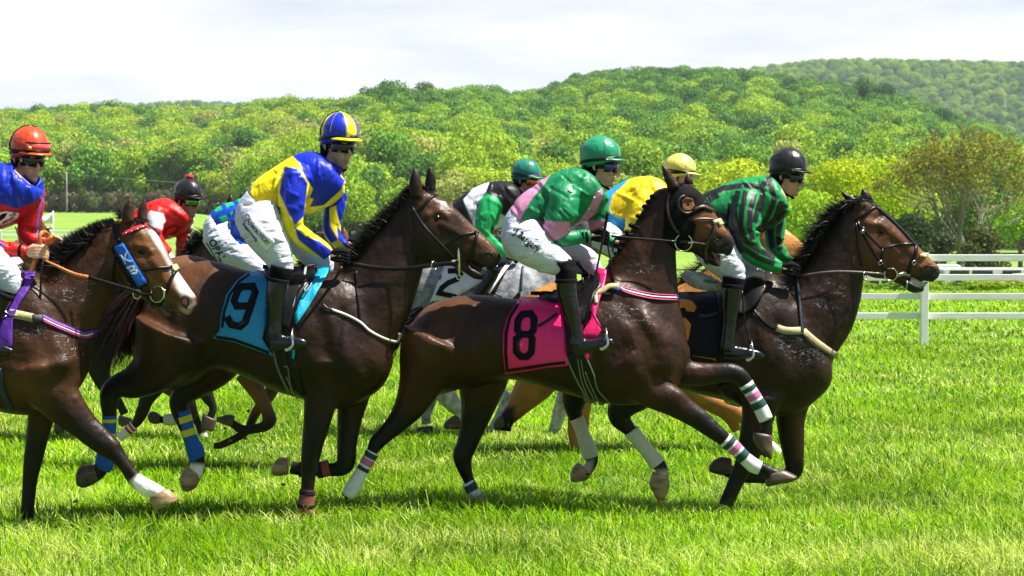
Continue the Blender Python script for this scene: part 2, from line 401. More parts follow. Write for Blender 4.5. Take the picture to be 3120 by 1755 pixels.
def strands(name, roots, Y, m, parent, n, dirs, length, width=.006, jit=.35, yo=0.0, yoj=.03, grav=0.0, curl=0.0, seg=5):
    R = np.array(roots, float); Dv = np.array(dirs, float); V = []; Fc = []
    ts = np.linspace(0, 1, len(R))
    for i in range(n):
        t = nr.random(); ru = np.interp(t, ts, R[:, 0])+nr.normal()*2.5; rv = np.interp(t, ts, R[:, 1])+nr.normal()*2.5
        d = np.array([np.interp(t, np.linspace(0, 1, len(Dv)), Dv[:, 0]), np.interp(t, np.linspace(0, 1, len(Dv)), Dv[:, 1])])
        L = (np.interp(t, np.linspace(0, 1, len(length)), length) if not np.isscalar(length) else length)*(.55+.6*nr.random())
        ang = nr.normal()*jit; c, s_ = math.cos(ang), math.sin(ang); d = np.array([d[0]*c-d[1]*s_, d[0]*s_+d[1]*c]); d /= np.linalg.norm(d)
        y0 = yo+nr.normal()*yoj; dy = nr.normal()*.25; p = np.array([ru, rv]); b = len(V); cc = nr.normal()*curl; th = nr.random()*math.pi
        for k in range(seg+1):
            f = k/seg; q = p+d*L*f+np.array([0, grav*L*f*f])+np.array([-d[1], d[0]])*L*cc*f*f
            w3 = P(q[0], q[1], Y+y0+dy*f*L*Y/F); wd = width*(1-f*.85)*.5
            V.append(w3+np.array([-d[1]*math.cos(th), math.sin(th), -d[0]*math.cos(th)])*wd); V.append(w3-np.array([-d[1]*math.cos(th), math.sin(th), -d[0]*math.cos(th)])*wd)
            if k: Fc.append((b+2*k-2, b+2*k-1, b+2*k+1, b+2*k))
    return mkobj(name, (np.array(V), Fc), m, parent)
def torus(c, R, r, nrm=(0, 1, 0), n=24, m=8):
    nrm = np.array(nrm, float)/np.linalg.norm(nrm); a = np.cross(nrm, [0, 0, 1.0]); a /= np.linalg.norm(a); b = np.cross(nrm, a); rings = []; V = []; Fc = []
    for i in range(n):
        t = 2*math.pi*i/n; d = a*math.cos(t)+b*math.sin(t)
        for j in range(m):
            s_ = 2*math.pi*j/m; V.append(np.array(c)+d*(R+r*math.cos(s_))+nrm*r*math.sin(s_))
    for i in range(n):
        for j in range(m):
            Fc.append((i*m+j, ((i+1) % n)*m+j, ((i+1) % n)*m+(j+1) % m, i*m+(j+1) % m))
    return np.array(V), Fc
# ================================================================== GROUND
def hill_v(u):                                        # skyline of the wooded ridge, photo px
    xs = np.array([-1500,-600,0,150,300,400,580,700,850,950,1100,1200,1300,1390,1450,1600,1800,1900,2000,2200,2300,2400,2576,2900,3600,4600])/.82564
    vs = np.array([330,300,284,274,268,281,276,262,266,242,244,232,236,222,190,172,174,180,196,214,246,282,336,380,420,420])/.82564
    return np.interp(u, xs, vs)
def far_v(u):
    xs = np.array([-1500,0,200,340,480,560,700,900,1400,1900,2050,2200,2350,2576,3200,4600])/.82564
    vs = np.array([290,282,272,264,258,262,272,285,270,176,157,154,158,162,200,300])/.82564
    return np.interp(u, xs, vs)
def sm(t): t = np.clip(t, 0, 1); return t*t*(3-2*t)
def base_d(u): return 350-118*sm((u-560)/420)
def elev(v, d): return HC+(690.4-v)*d/F
FEET = [(p, y, z) for p, y, z in ((D.pts([(150,1150)])[0], 11.35, None), (D.pts([(770,1300)])[0], 12.0, None), (D.pts([(1210,1272)])[0], 11.75, None), (D.pts([(1815,1310)])[0], 12.55, None))]
FB = [(-3.0, 11.2, .05), (-1.4, 11.7, .02), (-.25, 11.95, .05), (1.5, 12.6, -.14), (-1.1, 11.8, .07), (1.3, 12.0, -.04)]
def ground_z(x, y):
    x = np.asarray(x, float); y = np.asarray(y, float); z = np.zeros_like(x+y)
    wsum = np.zeros_like(z)+.15
    for a, b, c_ in FB:
        k = np.exp(-((x-a)**2/1.1+(y-b)**2/.5)); z = z+k*c_; wsum = wsum+k
    z = z/wsum*1.0
    z = z+.02*np.sin(x*1.3+y*.4)*np.sin(y*.9)
    yy = np.maximum(y, 1); u = CX+F*x/yy
    R = sm((u-560)/420)
    r_ = -1.75*sm((y-56)/30)+.6*sm((y-150)/100)
    l_ = 4.9*sm((y-45)/330)**1.0*np.clip((y-45)/305, 0, 1)**.1
    z = z+R*r_+(1-R)*l_
    bd = base_d(u); rd = 700+180*sm((u-1300)/600); t = (y-bd)/(rd-bd)
    zr = elev(hill_v(u), rd)-14-5*sm((u-1300)/600); zb = R*(-1.15)+(1-R)*4.9
    z = z+np.where(t > 0, (zr-zb)*sm(np.clip(t, 0, 1))**.85, 0)
    t2 = np.clip((y-rd)/250, 0, 1); z = z*(1-sm(t2)*.75)
    zf = elev(far_v(u), 1900.)-14; t3 = np.clip((y-1100)/800, 0, 1); z = np.where(y > rd+250, z+(zf-z)*sm(t3), z)
    t4 = np.clip((y-1900)/1500, 0, 1); z = z*(1-.6*sm(t4))
    return z
def build_ground():
    ys = np.concatenate([np.linspace(-40, 8, 13), np.arange(8.3, 18, .3), np.arange(18, 60, 1.5), np.arange(60, 350, 7), np.arange(350, 1150, 16), np.arange(1150, 2000, 30), np.arange(2000, 5200, 250)])
    V = []; n = 241; us = np.linspace(-1, 1, n); us = np.sign(us)*abs(us)**1.5
    for y in ys:
        half = max(1.3*max(y, 0), 0)+60 if y > 40 else 14+max(y, 0)*2.3
        xx = us*half; zz = ground_z(xx, np.full(n, y)); V.append(np.stack([xx, np.full(n, y), zz], 1))
    V = np.vstack(V); Fc = [(i*n+j, i*n+j+1, (i+1)*n+j+1, (i+1)*n+j) for i in range(len(ys)-1) for j in range(n-1)]
    return V, Fc
m = bpy.data.materials.new('turf'); m.use_nodes = True; t = m.node_tree; t.nodes.clear()
o_ = N(t, 'ShaderNodeOutputMaterial'); b_ = N(t, 'ShaderNodeBsdfPrincipled', Roughness=.8); t.links.new(b_.outputs[0], o_.inputs[0])
g_ = N(t, 'ShaderNodeNewGeometry')
n1 = N(t, 'ShaderNodeTexNoise', Scale=.35, Detail=6.0); n2 = N(t, 'ShaderNodeTexNoise', Scale=7.0, Detail=6.0, Roughness=.7); n3 = N(t, 'ShaderNodeTexNoise', Scale=.02, Detail=3.0)
mp = N(t, 'ShaderNodeMapping'); mp.inputs['Scale'].default_value = (.25, 1, 1); t.links.new(g_.outputs['Position'], mp.inputs[0])
t.links.new(mp.outputs[0], n1.inputs['Vector']); t.links.new(g_.outputs['Position'], n2.inputs['Vector']); t.links.new(g_.outputs['Position'], n3.inputs['Vector'])
r1 = N(t, 'ShaderNodeValToRGB'); t.links.new(n1.outputs[0], r1.inputs[0]); r1.color_ramp.elements[0].position = .35; r1.color_ramp.elements[0].color = (.10,.22,.010,1); r1.color_ramp.elements[1].position = .65; r1.color_ramp.elements[1].color = (.21,.33,.022,1)
r2 = N(t, 'ShaderNodeMapRange'); t.links.new(n2.outputs[0], r2.inputs[0]); r2.inputs[1].default_value = .3; r2.inputs[2].default_value = .7; r2.inputs[3].default_value = .55; r2.inputs[4].default_value = 1.35
sy = N(t, 'ShaderNodeSeparateXYZ'); t.links.new(g_.outputs['Position'], sy.inputs[0]); ny = N(t, 'ShaderNodeMapRange'); t.links.new(sy.outputs[1], ny.inputs[0])
ny.inputs[1].default_value = 16; ny.inputs[2].default_value = 48; ny.inputs[3].default_value = 0.0; ny.inputs[4].default_value = 1.0
mg = N(t, 'ShaderNodeMix', data_type='RGBA'); t.links.new(ny.outputs[0], mg.inputs[0]); mg.inputs[6].default_value = (.045,.10,.008,1); t.links.new(r1.outputs[0], mg.inputs[7])
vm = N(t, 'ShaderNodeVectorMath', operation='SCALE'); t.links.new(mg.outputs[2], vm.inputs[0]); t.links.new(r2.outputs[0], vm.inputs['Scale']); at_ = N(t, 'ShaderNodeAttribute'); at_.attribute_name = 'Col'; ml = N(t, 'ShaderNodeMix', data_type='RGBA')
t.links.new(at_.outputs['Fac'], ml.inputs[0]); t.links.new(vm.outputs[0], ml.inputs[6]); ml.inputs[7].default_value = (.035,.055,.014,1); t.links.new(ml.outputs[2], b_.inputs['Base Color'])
bu = N(t, 'ShaderNodeBump', Strength=.6, Distance=.06); t.links.new(n2.outputs[0], bu.inputs['Height']); t.links.new(bu.outputs[0], b_.inputs['Normal'])
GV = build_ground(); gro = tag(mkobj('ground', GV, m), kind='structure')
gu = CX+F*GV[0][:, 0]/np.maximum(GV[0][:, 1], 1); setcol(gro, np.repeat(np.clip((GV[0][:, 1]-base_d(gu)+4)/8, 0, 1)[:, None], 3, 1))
# ---------------------------------------------------------------- grass
def gmat(name, ramp, trans=.42, rough=.5, spec=.13, sc_=0):
    m = bpy.data.materials.new(name); m.use_nodes = True; t = m.node_tree; t.nodes.clear()
    o = N(t, 'ShaderNodeOutputMaterial'); b = N(t, 'ShaderNodeBsdfPrincipled', Roughness=rough); b.inputs['Specular IOR Level'].default_value = spec
    a = N(t, 'ShaderNodeAttribute'); a.attribute_name = 'Col'; tr = N(t, 'ShaderNodeBsdfTranslucent'); mx = N(t, 'ShaderNodeMixShader'); mx.inputs[0].default_value = trans
    t.links.new(a.outputs['Color'], b.inputs['Base Color']); 
    tint = N(t, 'ShaderNodeVectorMath', operation='MULTIPLY'); t.links.new(a.outputs['Color'], tint.inputs[0]); tint.inputs[1].default_value = (1.25, 1.25, .5); t.links.new(tint.outputs[0], tr.inputs[0])
    t.links.new(b.outputs[0], mx.inputs[1]); t.links.new(tr.outputs[0], mx.inputs[2]); t.links.new(mx.outputs[0], o.inputs[0]); return m
def vnoise(x, y, s, seed):                            # cheap smooth value noise
    r = np.random.default_rng(seed).random((64, 64)); a = x/s; b = y/s; i = np.floor(a).astype(int); j = np.floor(b).astype(int); f = sm(a-i); g = sm(b-j)
    q = lambda i, j: r[i % 64, j % 64]
    return (q(i, j)*(1-f)+q(i+1, j)*f)*(1-g)+(q(i, j+1)*(1-f)+q(i+1, j+1)*f)*g
def grass():
    Vs = []; Cs = []; nb = 0; Fs = []
    for (d0, d1, dens, hh, wd) in ((8.2, 11, 5200, .125, .0054), (11, 14.5, 3800, .105, .0064), (14.5, 20, 1900, .095, .009), (20, 30, 800, .085, .014), (30, 56, 220, .09, .027)):
        x1 = .36*d1+1.2; n = int((d1-d0)*x1*2*dens*.60)
        y = d0+(d1-d0)*nr.random(n); x = (nr.random(n)*2-1)*x1; keep = abs(x) < .36*y+1.2; x = x[keep]; y = y[keep]; n = len(x)
        if d0 >= 30: n = n
        z = ground_z(x, y)-.005; cl = vnoise(x, y*1.6, .16, 1); big = vnoise(x*.5, y, .55, 2); dry_glint = vnoise(x, y*1.5, .9, 5)*.6+vnoise(x, y*2, .3, 7)*.4
        h = hh*(.45+.75*nr.random(n))*(.40+.75*cl+.55*big)
        az = nr.normal(.2, 1.3, n)+cl*3; lean = np.clip(nr.normal(.55, .28, n), .05, 1.25)+.25*(big-.5)
        dx, dy = np.cos(az)*np.sin(lean), np.sin(az)*np.sin(lean)*.9; ux = nr.random(n)*math.pi; wx, wy = np.cos(ux)*wd*.5, np.sin(ux)*wd*.5
        rows = []
        for f, ww, dr in ((0, 1, 0), (.42, .95, .03), (.78, .65, .16), (1, .08, .38)):
            hx = x+dx*h*f*(1+.5*f); hy = y+dy*h*f*(1+.5*f); hz = z+h*np.cos(lean)*f-h*dr*np.sin(lean)*.6
            rows.append(np.stack([hx-wx*ww, hy-wy*ww, hz], 1)); rows.append(np.stack([hx+wx*ww, hy+wy*ww, hz+.001], 1))
        V = np.stack(rows, 1).reshape(-1, 3); b = (np.arange(n)*8)[:, None]
        q = np.concatenate([b+np.array([[0, 1, 3, 2]]), b+np.array([[2, 3, 5, 4]]), b+np.array([[4, 5, 7, 6]])], 1).reshape(-1, 4)+nb
        r = nr.random(n)[:, None]; lush = np.array([.095,.30,.001]); yel = np.array([.37,.54,.002]); pale = np.array([.66,.74,.20]); drk = np.array([.030,.11,.002])
        c = lush*(1-r)+yel*r; c = c*(.55+.75*vnoise(x, y, 1.3, 9)+.25*vnoise(x, y, .35, 11))[:, None]
        kd = (nr.random(n) < .12+.22*vnoise(x, y, .5, 15))[:, None]; c = np.where(kd, drk*(.8+.5*r), c)
        pf = np.clip((dry_glint-.46)*3.4, 0, 1)*np.where(d0 < 11, .55, .40); kp = (nr.random(n) < pf+.05)[:, None]; c = np.where(kp, pale*(.6+.5*r), c)  # pale blades: dried ones plus painted highlight strokes, more of them in front
        Vs.append(V); Fs.append(q); Cs.append(np.repeat(c, 8, 0)); nb += len(V)
    V = np.vstack(Vs); Q = np.vstack(Fs); C = np.vstack(Cs)
    me = bpy.data.meshes.new('grass'); me.vertices.add(len(V)); me.vertices.foreach_set('co', V.astype(np.float32).ravel())
    me.loops.add(len(Q)*4); me.loops.foreach_set('vertex_index', Q.astype(np.int32).ravel()); me.polygons.add(len(Q)); me.polygons.foreach_set('loop_start', (np.arange(len(Q))*4).astype(np.int32))
    me.update(calc_edges=True); o = bpy.data.objects.new('grass', me); COL.objects.link(o); me.materials.append(gmat('grass_blades', None)); setcol(o, C)
    tag(o, 'long bright green racecourse grass with pale dried blades and painted sun glints', 'grass', kind='stuff')
grass()
# ---------------------------------------------------------------- foliage
def leafmat(name, cols, trans=.35, var=.5):
    m = bpy.data.materials.new(name); m.use_nodes = True; t = m.node_tree; t.nodes.clear()
    o = N(t, 'ShaderNodeOutputMaterial'); b = N(t, 'ShaderNodeBsdfPrincipled', Roughness=.65); b.inputs['Specular IOR Level'].default_value = .2
    a = N(t, 'ShaderNodeAttribute'); a.attribute_name = 'Col'; oi = N(t, 'ShaderNodeObjectInfo'); r = N(t, 'ShaderNodeValToRGB'); t.links.new(oi.outputs['Random'], r.inputs[0])
    r.color_ramp.interpolation = 'CONSTANT' if len(cols) > 2 else 'LINEAR'
    while len(r.color_ramp.elements) < len(cols): r.color_ramp.elements.new(.5)
    for i, c_ in enumerate(cols): r.color_ramp.elements[i].position = i/len(cols); r.color_ramp.elements[i].color = (*c_, 1)
    mu = N(t, 'ShaderNodeVectorMath', operation='MULTIPLY'); t.links.new(r.outputs[0], mu.inputs[0]); t.links.new(a.outputs['Color'], mu.inputs[1])
    tr = N(t, 'ShaderNodeBsdfTranslucent'); mx = N(t, 'ShaderNodeMixShader'); mx.inputs[0].default_value = trans
    t.links.new(mu.outputs[0], b.inputs['Base Color']); t.links.new(mu.outputs[0], tr.inputs[0]); t.links.new(b.outputs[0], mx.inputs[1]); t.links.new(tr.outputs[0], mx.inputs[2]); t.links.new(mx.outputs[0], o.inputs[0]); return m
def crown_mesh(name, rx, rz, zc, lobes, nf, size, seed, mt, gap=0.0, flat=.75, jag=.25):
    g = np.random.default_rng(seed); Lc = []
    for i in range(lobes):
        a = g.random()*2*math.pi; q = g.random()**.55; e = (g.random()*1.7-.7); k = math.sqrt(max(0, 1-(e*.8)**2))
        Lc.append((math.cos(a)*rx*.62*q*k, math.sin(a)*rx*.62*q*k, zc+rz*.62*e, (rx+rz)/2*(.26+.26*g.random())))
    V = []; Fc = []; C = []; tot = sum(l[3]**2 for l in Lc)
    for l in Lc:
        k = int(nf*l[3]**2/tot); tone = .8+.4*g.random()
        d = g.normal(size=(k, 3)); d /= np.linalg.norm(d, axis=1)[:, None]; rr = l[3]*(.72+.36*g.random(k)**.7+jag*(g.random(k) < .06)*g.random(k))
        p = np.array(l[:3])+d*rr[:, None]*np.array([1, 1, flat])
        for i in range(k):
            if d[i][2] < -.55 and g.random() < .6: continue
            nn = d[i]*.8+g.normal(size=3)*.55; nn /= np.linalg.norm(nn); a = np.cross(nn, [0, .3, 1]); a /= np.linalg.norm(a)+1e-6; b = np.cross(nn, a); s_ = size*(.55+.8*g.random())
            o = len(V); th = g.random()*6.28; ca, sa = math.cos(th), math.sin(th); a2 = a*ca+b*sa; b2 = b*ca-a*sa
            V += [p[i]-a2*s_*.5-b2*s_*.2, p[i]+a2*s_*.1-b2*s_*.5, p[i]+a2*s_*.55+b2*s_*.1, p[i]-a2*s_*.05+b2*s_*.5]; Fc.append((o, o+1, o+2, o+3))
            t_ = tone*(.75+.5*g.random()); C += [(t_, t_, t_)]*4
    me = bpy.data.meshes.new(name); me.from_pydata([tuple(v) for v in V], [], Fc); me.update(); me.materials.append(mt)
    a = me.color_attributes.new('Col', 'FLOAT_COLOR', 'POINT'); a.data.foreach_set('color', np.hstack([np.array(C), np.ones((len(C), 1))]).astype(np.float32).ravel())
    return me
M_bark = mat('bark', (.11,.085,.06), rough=.9, noise=(6, .6, 1.3, (3, 3, .6)), bump=[(20, .6, .03, (3, 3, .5))])
def trunk_mesh(name, h, r, limbs, seed, spread=.5):
    g = np.random.default_rng(seed); ps = [wtube([(0, 0, -.6), (g.normal()*.1, 0, h*.4), (g.normal()*.3, g.normal()*.2, h*.75)], [r*1.2, r*.8, r*.4], n=8)]
    for i in range(limbs):
        a = g.random()*6.28; z = h*(.3+.35*g.random()); L = h*spread*(.5+.5*g.random()); ps.append(wtube([(0, 0, z), (math.cos(a)*L*.5, math.sin(a)*L*.5, z+L*.5), (math.cos(a)*L*.8, math.sin(a)*L*.8, z+L)], [r*.4, r*.25, r*.08], n=6))
    V, Fc = join(ps); me = bpy.data.meshes.new(name); me.from_pydata(V.tolist(), [], Fc); me.update(); me.materials.append(M_bark); return me
YG1, YG2, YG3, MG, DG, DG2, TN = (.42,.54,.032), (.34,.49,.028), (.27,.44,.03), (.165,.34,.035), (.10,.24,.035), (.070,.18,.038), (.46,.46,.10)
lm_front = leafmat('young_leaves', [YG1, YG2, YG3, DG, YG2, (.40,.44,.10), YG3, MG])
lm_mid = leafmat('mixed_leaves', [MG, YG3, DG, MG, YG3, DG, YG2, MG])
lm_back = leafmat('ridge_leaves', [DG, MG, DG2, DG, MG, DG])
def thing_tree(name, label, crown, trunk, loc, s, rot, group=None, sz=1.0):
    e = bpy.data.objects.new(name, None); COL.objects.link(e); e.location = loc; e.rotation_euler = (0, 0, rot); e.scale = (s, s, s*sz); e.empty_display_size = 1
    tag(e, label, 'tree', group)
    for nm, me in (('crown', crown), ('trunk', trunk)):
        if me is None: continue
        o = bpy.data.objects.new(nm, me); COL.objects.link(o); o.parent = e
    return e
VAR = {}
for key, mt in (('front', lm_front), ('mid', lm_mid), ('back', lm_back)):
    VAR[key] = [crown_mesh(f'crown_{key}', 4.6+.5*(i % 2), 5.0, 7.6, 18+4*i, 5200, .38, 10+i+{'front': 0, 'mid': 20, 'back': 40}[key], mt, flat=.8) for i in range(4)]
TRK = [trunk_mesh('trunk', 9, .28, 5, 3+i) for i in range(2)]
pts = []
rg = np.random.default_rng(21)
ty = 228.0
while ty < 1000:
    sp = 6.6+ty*.004; x = -.74*ty
    while x < .74*ty:
        X = x+rg.normal()*sp*.28; Yy = ty+rg.normal()*sp*.28; u = CX+F*X/Yy; bd = float(base_d(u)); rd = 700+180*float(sm((u-1300)/600))
        if bd < Yy < rd+15 and -2500 < u < 5500:
            pts.append((X, Yy, u, (Yy-bd)/(rd-bd), float(rg.random())))
        x += sp
    ty += sp*.88
pts.sort(key=lambda p: p[1]); zz = ground_z(np.array([p[0] for p in pts]), np.array([p[1] for p in pts]))
labels = {'front': ['yellow green leafy tree low on the wooded hillside'], 'mid': ['mid green leafy tree on the wooded slope'], 'back': ['dark green tree near the wooded ridge line']}
def kind_of(u, t, r):
    left = u < 1450/.8256
    if u < 850/.8256: th = (.80, .97)
    elif u < 1400/.8256: th = (.42, .72)
    else: th = (.10, .55)
    return 'front' if t+.12*(r-.5) < th[0] else ('mid' if t+.2*(r-.5) < th[1] else 'back')
far_pts = {'front': [], 'mid': [], 'back': []}; nind = 0; seen = {}
for (X, Yy, u, t, r), z in zip(pts, zz):
    k = kind_of(u, t, r); s = (.82+.42*rg.random())*(.9 if t < .05 else 1)
    i = int(r*4) % 4
    if -60 < u < 3180 and (nind < 230 or (k != 'front' and seen.get((k, i), 0) < 6)):
        seen[(k, i)] = seen.get((k, i), 0)+1; thing_tree('hillside_tree', 'leafy tree massed among others on the wooded hillside', VAR[k][i], TRK[i % 2], (X, Yy, z-.5), s, r*6.28, 'trees on the wooded hillside', .85+.4*rg.random()); nind += 1
    else: far_pts[k].append((X, Yy, z-.8, s, r*6.28))
# far ridge
ty = 1250.0
while ty < 1960:
    x = -.6*ty
    while x < .6*ty:
        X = x+rg.normal()*3; Yy = ty+rg.normal()*4; u = CX+F*X/Yy
        if (u > 2000 or ty > 1800): far_pts['mid'].append((X, Yy, float(ground_z(X, Yy))-1.5, 1.0+.35*rg.random(), rg.random()*6.28))
        x += 9
    ty += 17
def scatter(name, pt, meshes, label):
    """one object: a point cloud mesh whose geometry nodes plant the same kinds of tree on every point"""
    me = bpy.data.meshes.new(name); me.from_pydata([p[:3] for p in pt], [], []); 
    a = me.attributes.new('sc', 'FLOAT', 'POINT'); a.data.foreach_set('value', [p[3] for p in pt]); a = me.attributes.new('ro', 'FLOAT', 'POINT'); a.data.foreach_set('value', [p[4] for p in pt])
    o = bpy.data.objects.new(name, me); COL.objects.link(o); ng = bpy.data.node_groups.new(name, 'GeometryNodeTree')
    ng.interface.new_socket('Geometry', in_out='INPUT', socket_type='NodeSocketGeometry'); ng.interface.new_socket('Geometry', in_out='OUTPUT', socket_type='NodeSocketGeometry')
    gi = ng.nodes.new('NodeGroupInput'); go = ng.nodes.new('NodeGroupOutput'); ip = ng.nodes.new('GeometryNodeInstanceOnPoints'); jg = ng.nodes.new('GeometryNodeJoinGeometry')
    for mo in meshes:
        oi = ng.nodes.new('GeometryNodeObjectInfo'); oi.inputs['Object'].default_value = mo; oi.inputs['As Instance'].default_value = True; oi.transform_space = 'ORIGINAL'; ng.links.new(oi.outputs['Geometry'], jg.inputs[0])
    ng.links.new(gi.outputs[0], ip.inputs['Points']); ng.links.new(jg.outputs[0], ip.inputs['Instance']); ip.inputs['Pick Instance'].default_value = True
    s1 = ng.nodes.new('GeometryNodeInputNamedAttribute'); s1.data_type = 'FLOAT'; s1.inputs[0].default_value = 'sc'; s2 = ng.nodes.new('GeometryNodeInputNamedAttribute'); s2.data_type = 'FLOAT'; s2.inputs[0].default_value = 'ro'
    cx = ng.nodes.new('ShaderNodeCombineXYZ'); ng.links.new(s2.outputs['Attribute'], cx.inputs[2]); ng.links.new(cx.outputs[0], ip.inputs['Rotation']); ng.links.new(s1.outputs['Attribute'], ip.inputs['Scale'])
    ng.links.new(ip.outputs[0], go.inputs[0]); md = o.modifiers.new('trees', 'NODES'); md.node_group = ng
    tag(o, label, 'forest', kind='stuff'); return o
crs = {}
for o in list(COL.objects):
    if o.name.startswith('crown') and o.data.name not in crs: crs[o.data.name] = o
def src(k): return [crs[me.name] for me in VAR[k] if me.name in crs]
scatter('forest', far_pts['front'], src('front'), 'mass of pale yellow green trees covering the lower hillside')
scatter('forest', far_pts['mid'], src('mid'), 'mass of mid green trees covering the middle of the hill')
scatter('forest', far_pts['back'], src('back'), 'mass of dark green trees covering the ridge and the far hill')
# distinct trees
def at(u, v, Y): return P(u/.82564, v/.82564, Y)
def gz(x, y): return float(ground_z(x, y))
def one_tree(name, label, u, topv, Y, rx, cols, seed, nf=5200, size=.34, lobes=16, trunk=True, zc=.62, rzf=.36, flat=.85, group=None, base=None, jag=.25):
    p = at(u, topv, Y); zb = gz(p[0], Y) if base is None else base; h = p[2]-zb
    cm = crown_mesh('crown', rx, h*rzf, h*zc, lobes, nf, size, seed, leafmat('leaves', cols), flat=flat, jag=jag)
    return thing_tree(name, label, cm, trunk_mesh('trunk', h*.75, .03*h, 6, seed) if trunk else None, (p[0], Y, zb), 1, 0, group)
one_tree('round_tree', 'large dark green round tree standing out of the pale wood above the left jockeys', 623, 302, 400, 5.4, [DG, DG], 71, size=.5)
one_tree('leafy_tree', 'mid green tree standing out in the wood left of centre', 225, 352, 335, 5.5, [MG, MG], 72, size=.5)
one_tree('leafy_tree', 'mid green bushy tree behind the ears of the horse in blue', 1130, 290, 420, 6.0, [DG, MG], 73, size=.5)
one_tree('blossoming_tree', 'pale cream blossoming tree above the horse in the blue cloth', 1180, 345, 372, 6.2, [(.46,.46,.14)]*2, 74, size=.5, lobes=26, jag=.5)
one_tree('blossoming_tree', 'small cream flowering tree right of the blue and yellow jockey', 940, 450, 345, 4.6, [(.40,.46,.15)]*2, 75, size=.42, lobes=22, jag=.5)
one_tree('leafy_tree', 'bright lime tree low behind the horse in the blue cloth', 900, 400, 350, 5.2, [YG1, YG1], 76, size=.42)
one_tree('lime_leafed_tree', 'bright yellow green tree between the black helmet and the rightmost horse', 2110, 388, 122, 3.3, [(.50,.60,.012)]*2, 81, nf=6500, size=.20, lobes=20)
one_tree('lime_leafed_tree', 'tall yellow green tree left of the budding bare tree', 2240, 372, 128, 3.5, [(.46,.58,.012)]*2, 82, nf=7000, size=.20, lobes=20)
one_tree('lime_leafed_tree', 'yellow green tree behind the yellow helmet', 1840, 392, 150, 4.2, [(.42,.50,.02)]*2, 83, nf=6500, size=.25, lobes=20)
one_tree('lime_leafed_tree', 'low lime tree behind the chest of the green and black striped jockey', 2035, 470, 112, 2.5, [(.34,.52,.02)]*2, 84, nf=5000, size=.18)
one_tree('evergreen_shrub', 'dark green conifer like shrub behind the rightmost horse head', 2262, 520, 108, 2.4, [(.035,.07,.015)]*2, 85, nf=6500, size=.18, trunk=False, zc=.48, rzf=.5)
one_tree('evergreen_shrub', 'olive brown shrub at the foot of the budding tree', 2475, 560, 108, 1.7, [(.09,.10,.02)]*2, 86, nf=4500, size=.17, trunk=False, zc=.45, rzf=.5)
one_tree('evergreen_shrub', 'dark shrub beside the bare trunk above the top rail', 2350, 560, 112, 1.7, [(.05,.075,.018)]*2, 87, nf=4500, size=.17, trunk=False, zc=.45, rzf=.5)
one_tree('lime_leafed_tree', 'bright green tree at the right edge behind the budding tree', 2570, 480, 140, 3.0, [(.28,.48,.02)]*2, 88, nf=5000, size=.22)
one_tree('leafy_tree', 'green tree behind the crown of the budding tree on the right', 2440, 420, 165, 5.0, [(.11,.20,.025)]*2, 89, nf=6000, size=.30, zc=.5, rzf=.5)
# the big budding tree
def budding():
    p = at(2418, 315, 118); zb = gz(p[0], 118); h = p[2]-zb; g = np.random.default_rng(5); ps = []; tips = []
    def br(a, d, L, r, lv):
        d = d/np.linalg.norm(d); m_ = a+d*L*.5+g.normal(size=3)*L*.06; e = a+d*L; e[2] += L*.05
        ps.append(wtube([a, m_, e], [r, r*.8, r*.6], n=6 if lv < 2 else 4, sub=2))
        if lv >= 2: tips.append((a+e)/2)
        if lv >= 5: tips.append(e); return
        for k in range(3 if lv < 4 else 2):
            nd = d+g.normal(size=3)*(.50 if lv else .38); nd[2] = max(nd[2], -.02)+.10; br(e if k < 2 else a+(e-a)*.65, nd, L*(.74+.12*g.random()), r*.60, lv+1)
    for i in range(6):
        a = i*1.05+g.random()*.5; br(np.array([g.normal()*.05, g.normal()*.05, h*(.12+.05*i)]), np.array([math.cos(a)*(.62 if i < 4 else .25), math.sin(a)*.6, 1.0]), h*.205, .12-.008*i, 0)
    ps.append(wtube([(0, 0, -.3), (.05, 0, h*.15), (-.05, 0, h*.36), (.1, 0, h*.6)], [.30, .22, .17, .08], n=10))
    V, Fc = join(ps); k = min(1.0, 1.0); tops = np.array(tips); sc_ = h/ (tops[:, 2].max()+.2); V = V*np.array([sc_*1.05, sc_*1.05, sc_]); tops = tops*np.array([sc_*1.05, sc_*1.05, sc_])
    e = bpy.data.objects.new('budding_tree', None); COL.objects.link(e); e.location = (p[0], 118, zb)
    tag(e, 'wide tree with bare grey branches and olive brown young leaves behind the white rails', 'tree')
    tm = bpy.data.meshes.new('trunk'); tm.from_pydata(V.tolist(), [], Fc); tm.update(); tm.materials.append(mat('grey_bark', (.19,.165,.14), rough=.9)); o = bpy.data.objects.new('trunk', tm); COL.objects.link(o); o.parent = e
    Vl = []; Fl = []; C = []
    for q in tops:
        if q[2] < h*.42: continue
        dens = 4 if q[2] > h*.60 else 1
        for i in range(dens):
            c_ = q+g.normal(size=3)*.12; a = g.normal(size=3); a /= np.linalg.norm(a); b = np.cross(a, g.normal(size=3)); b /= np.linalg.norm(b); s_ = .07+.08*g.random(); o_ = len(Vl)
            Vl += [c_-a*s_, c_-b*s_*.6, c_+a*s_, c_+b*s_*.6]; Fl.append((o_, o_+1, o_+2, o_+3)); col = [(.26,.27,.02), (.20,.14,.02), (.20,.27,.02), (.28,.24,.02)][g.integers(4)]; C += [col]*4
    cm = bpy.data.meshes.new('crown'); cm.from_pydata([tuple(v) for v in Vl], [], Fl); cm.update(); cm.materials.append(leafmat('bud_leaves', [(1, 1, 1), (1, 1, 1)], .3)); o = bpy.data.objects.new('crown', cm); COL.objects.link(o); o.parent = e; setcol(o, np.array(C))
    print('budding', len(ps), len(tops))
budding()
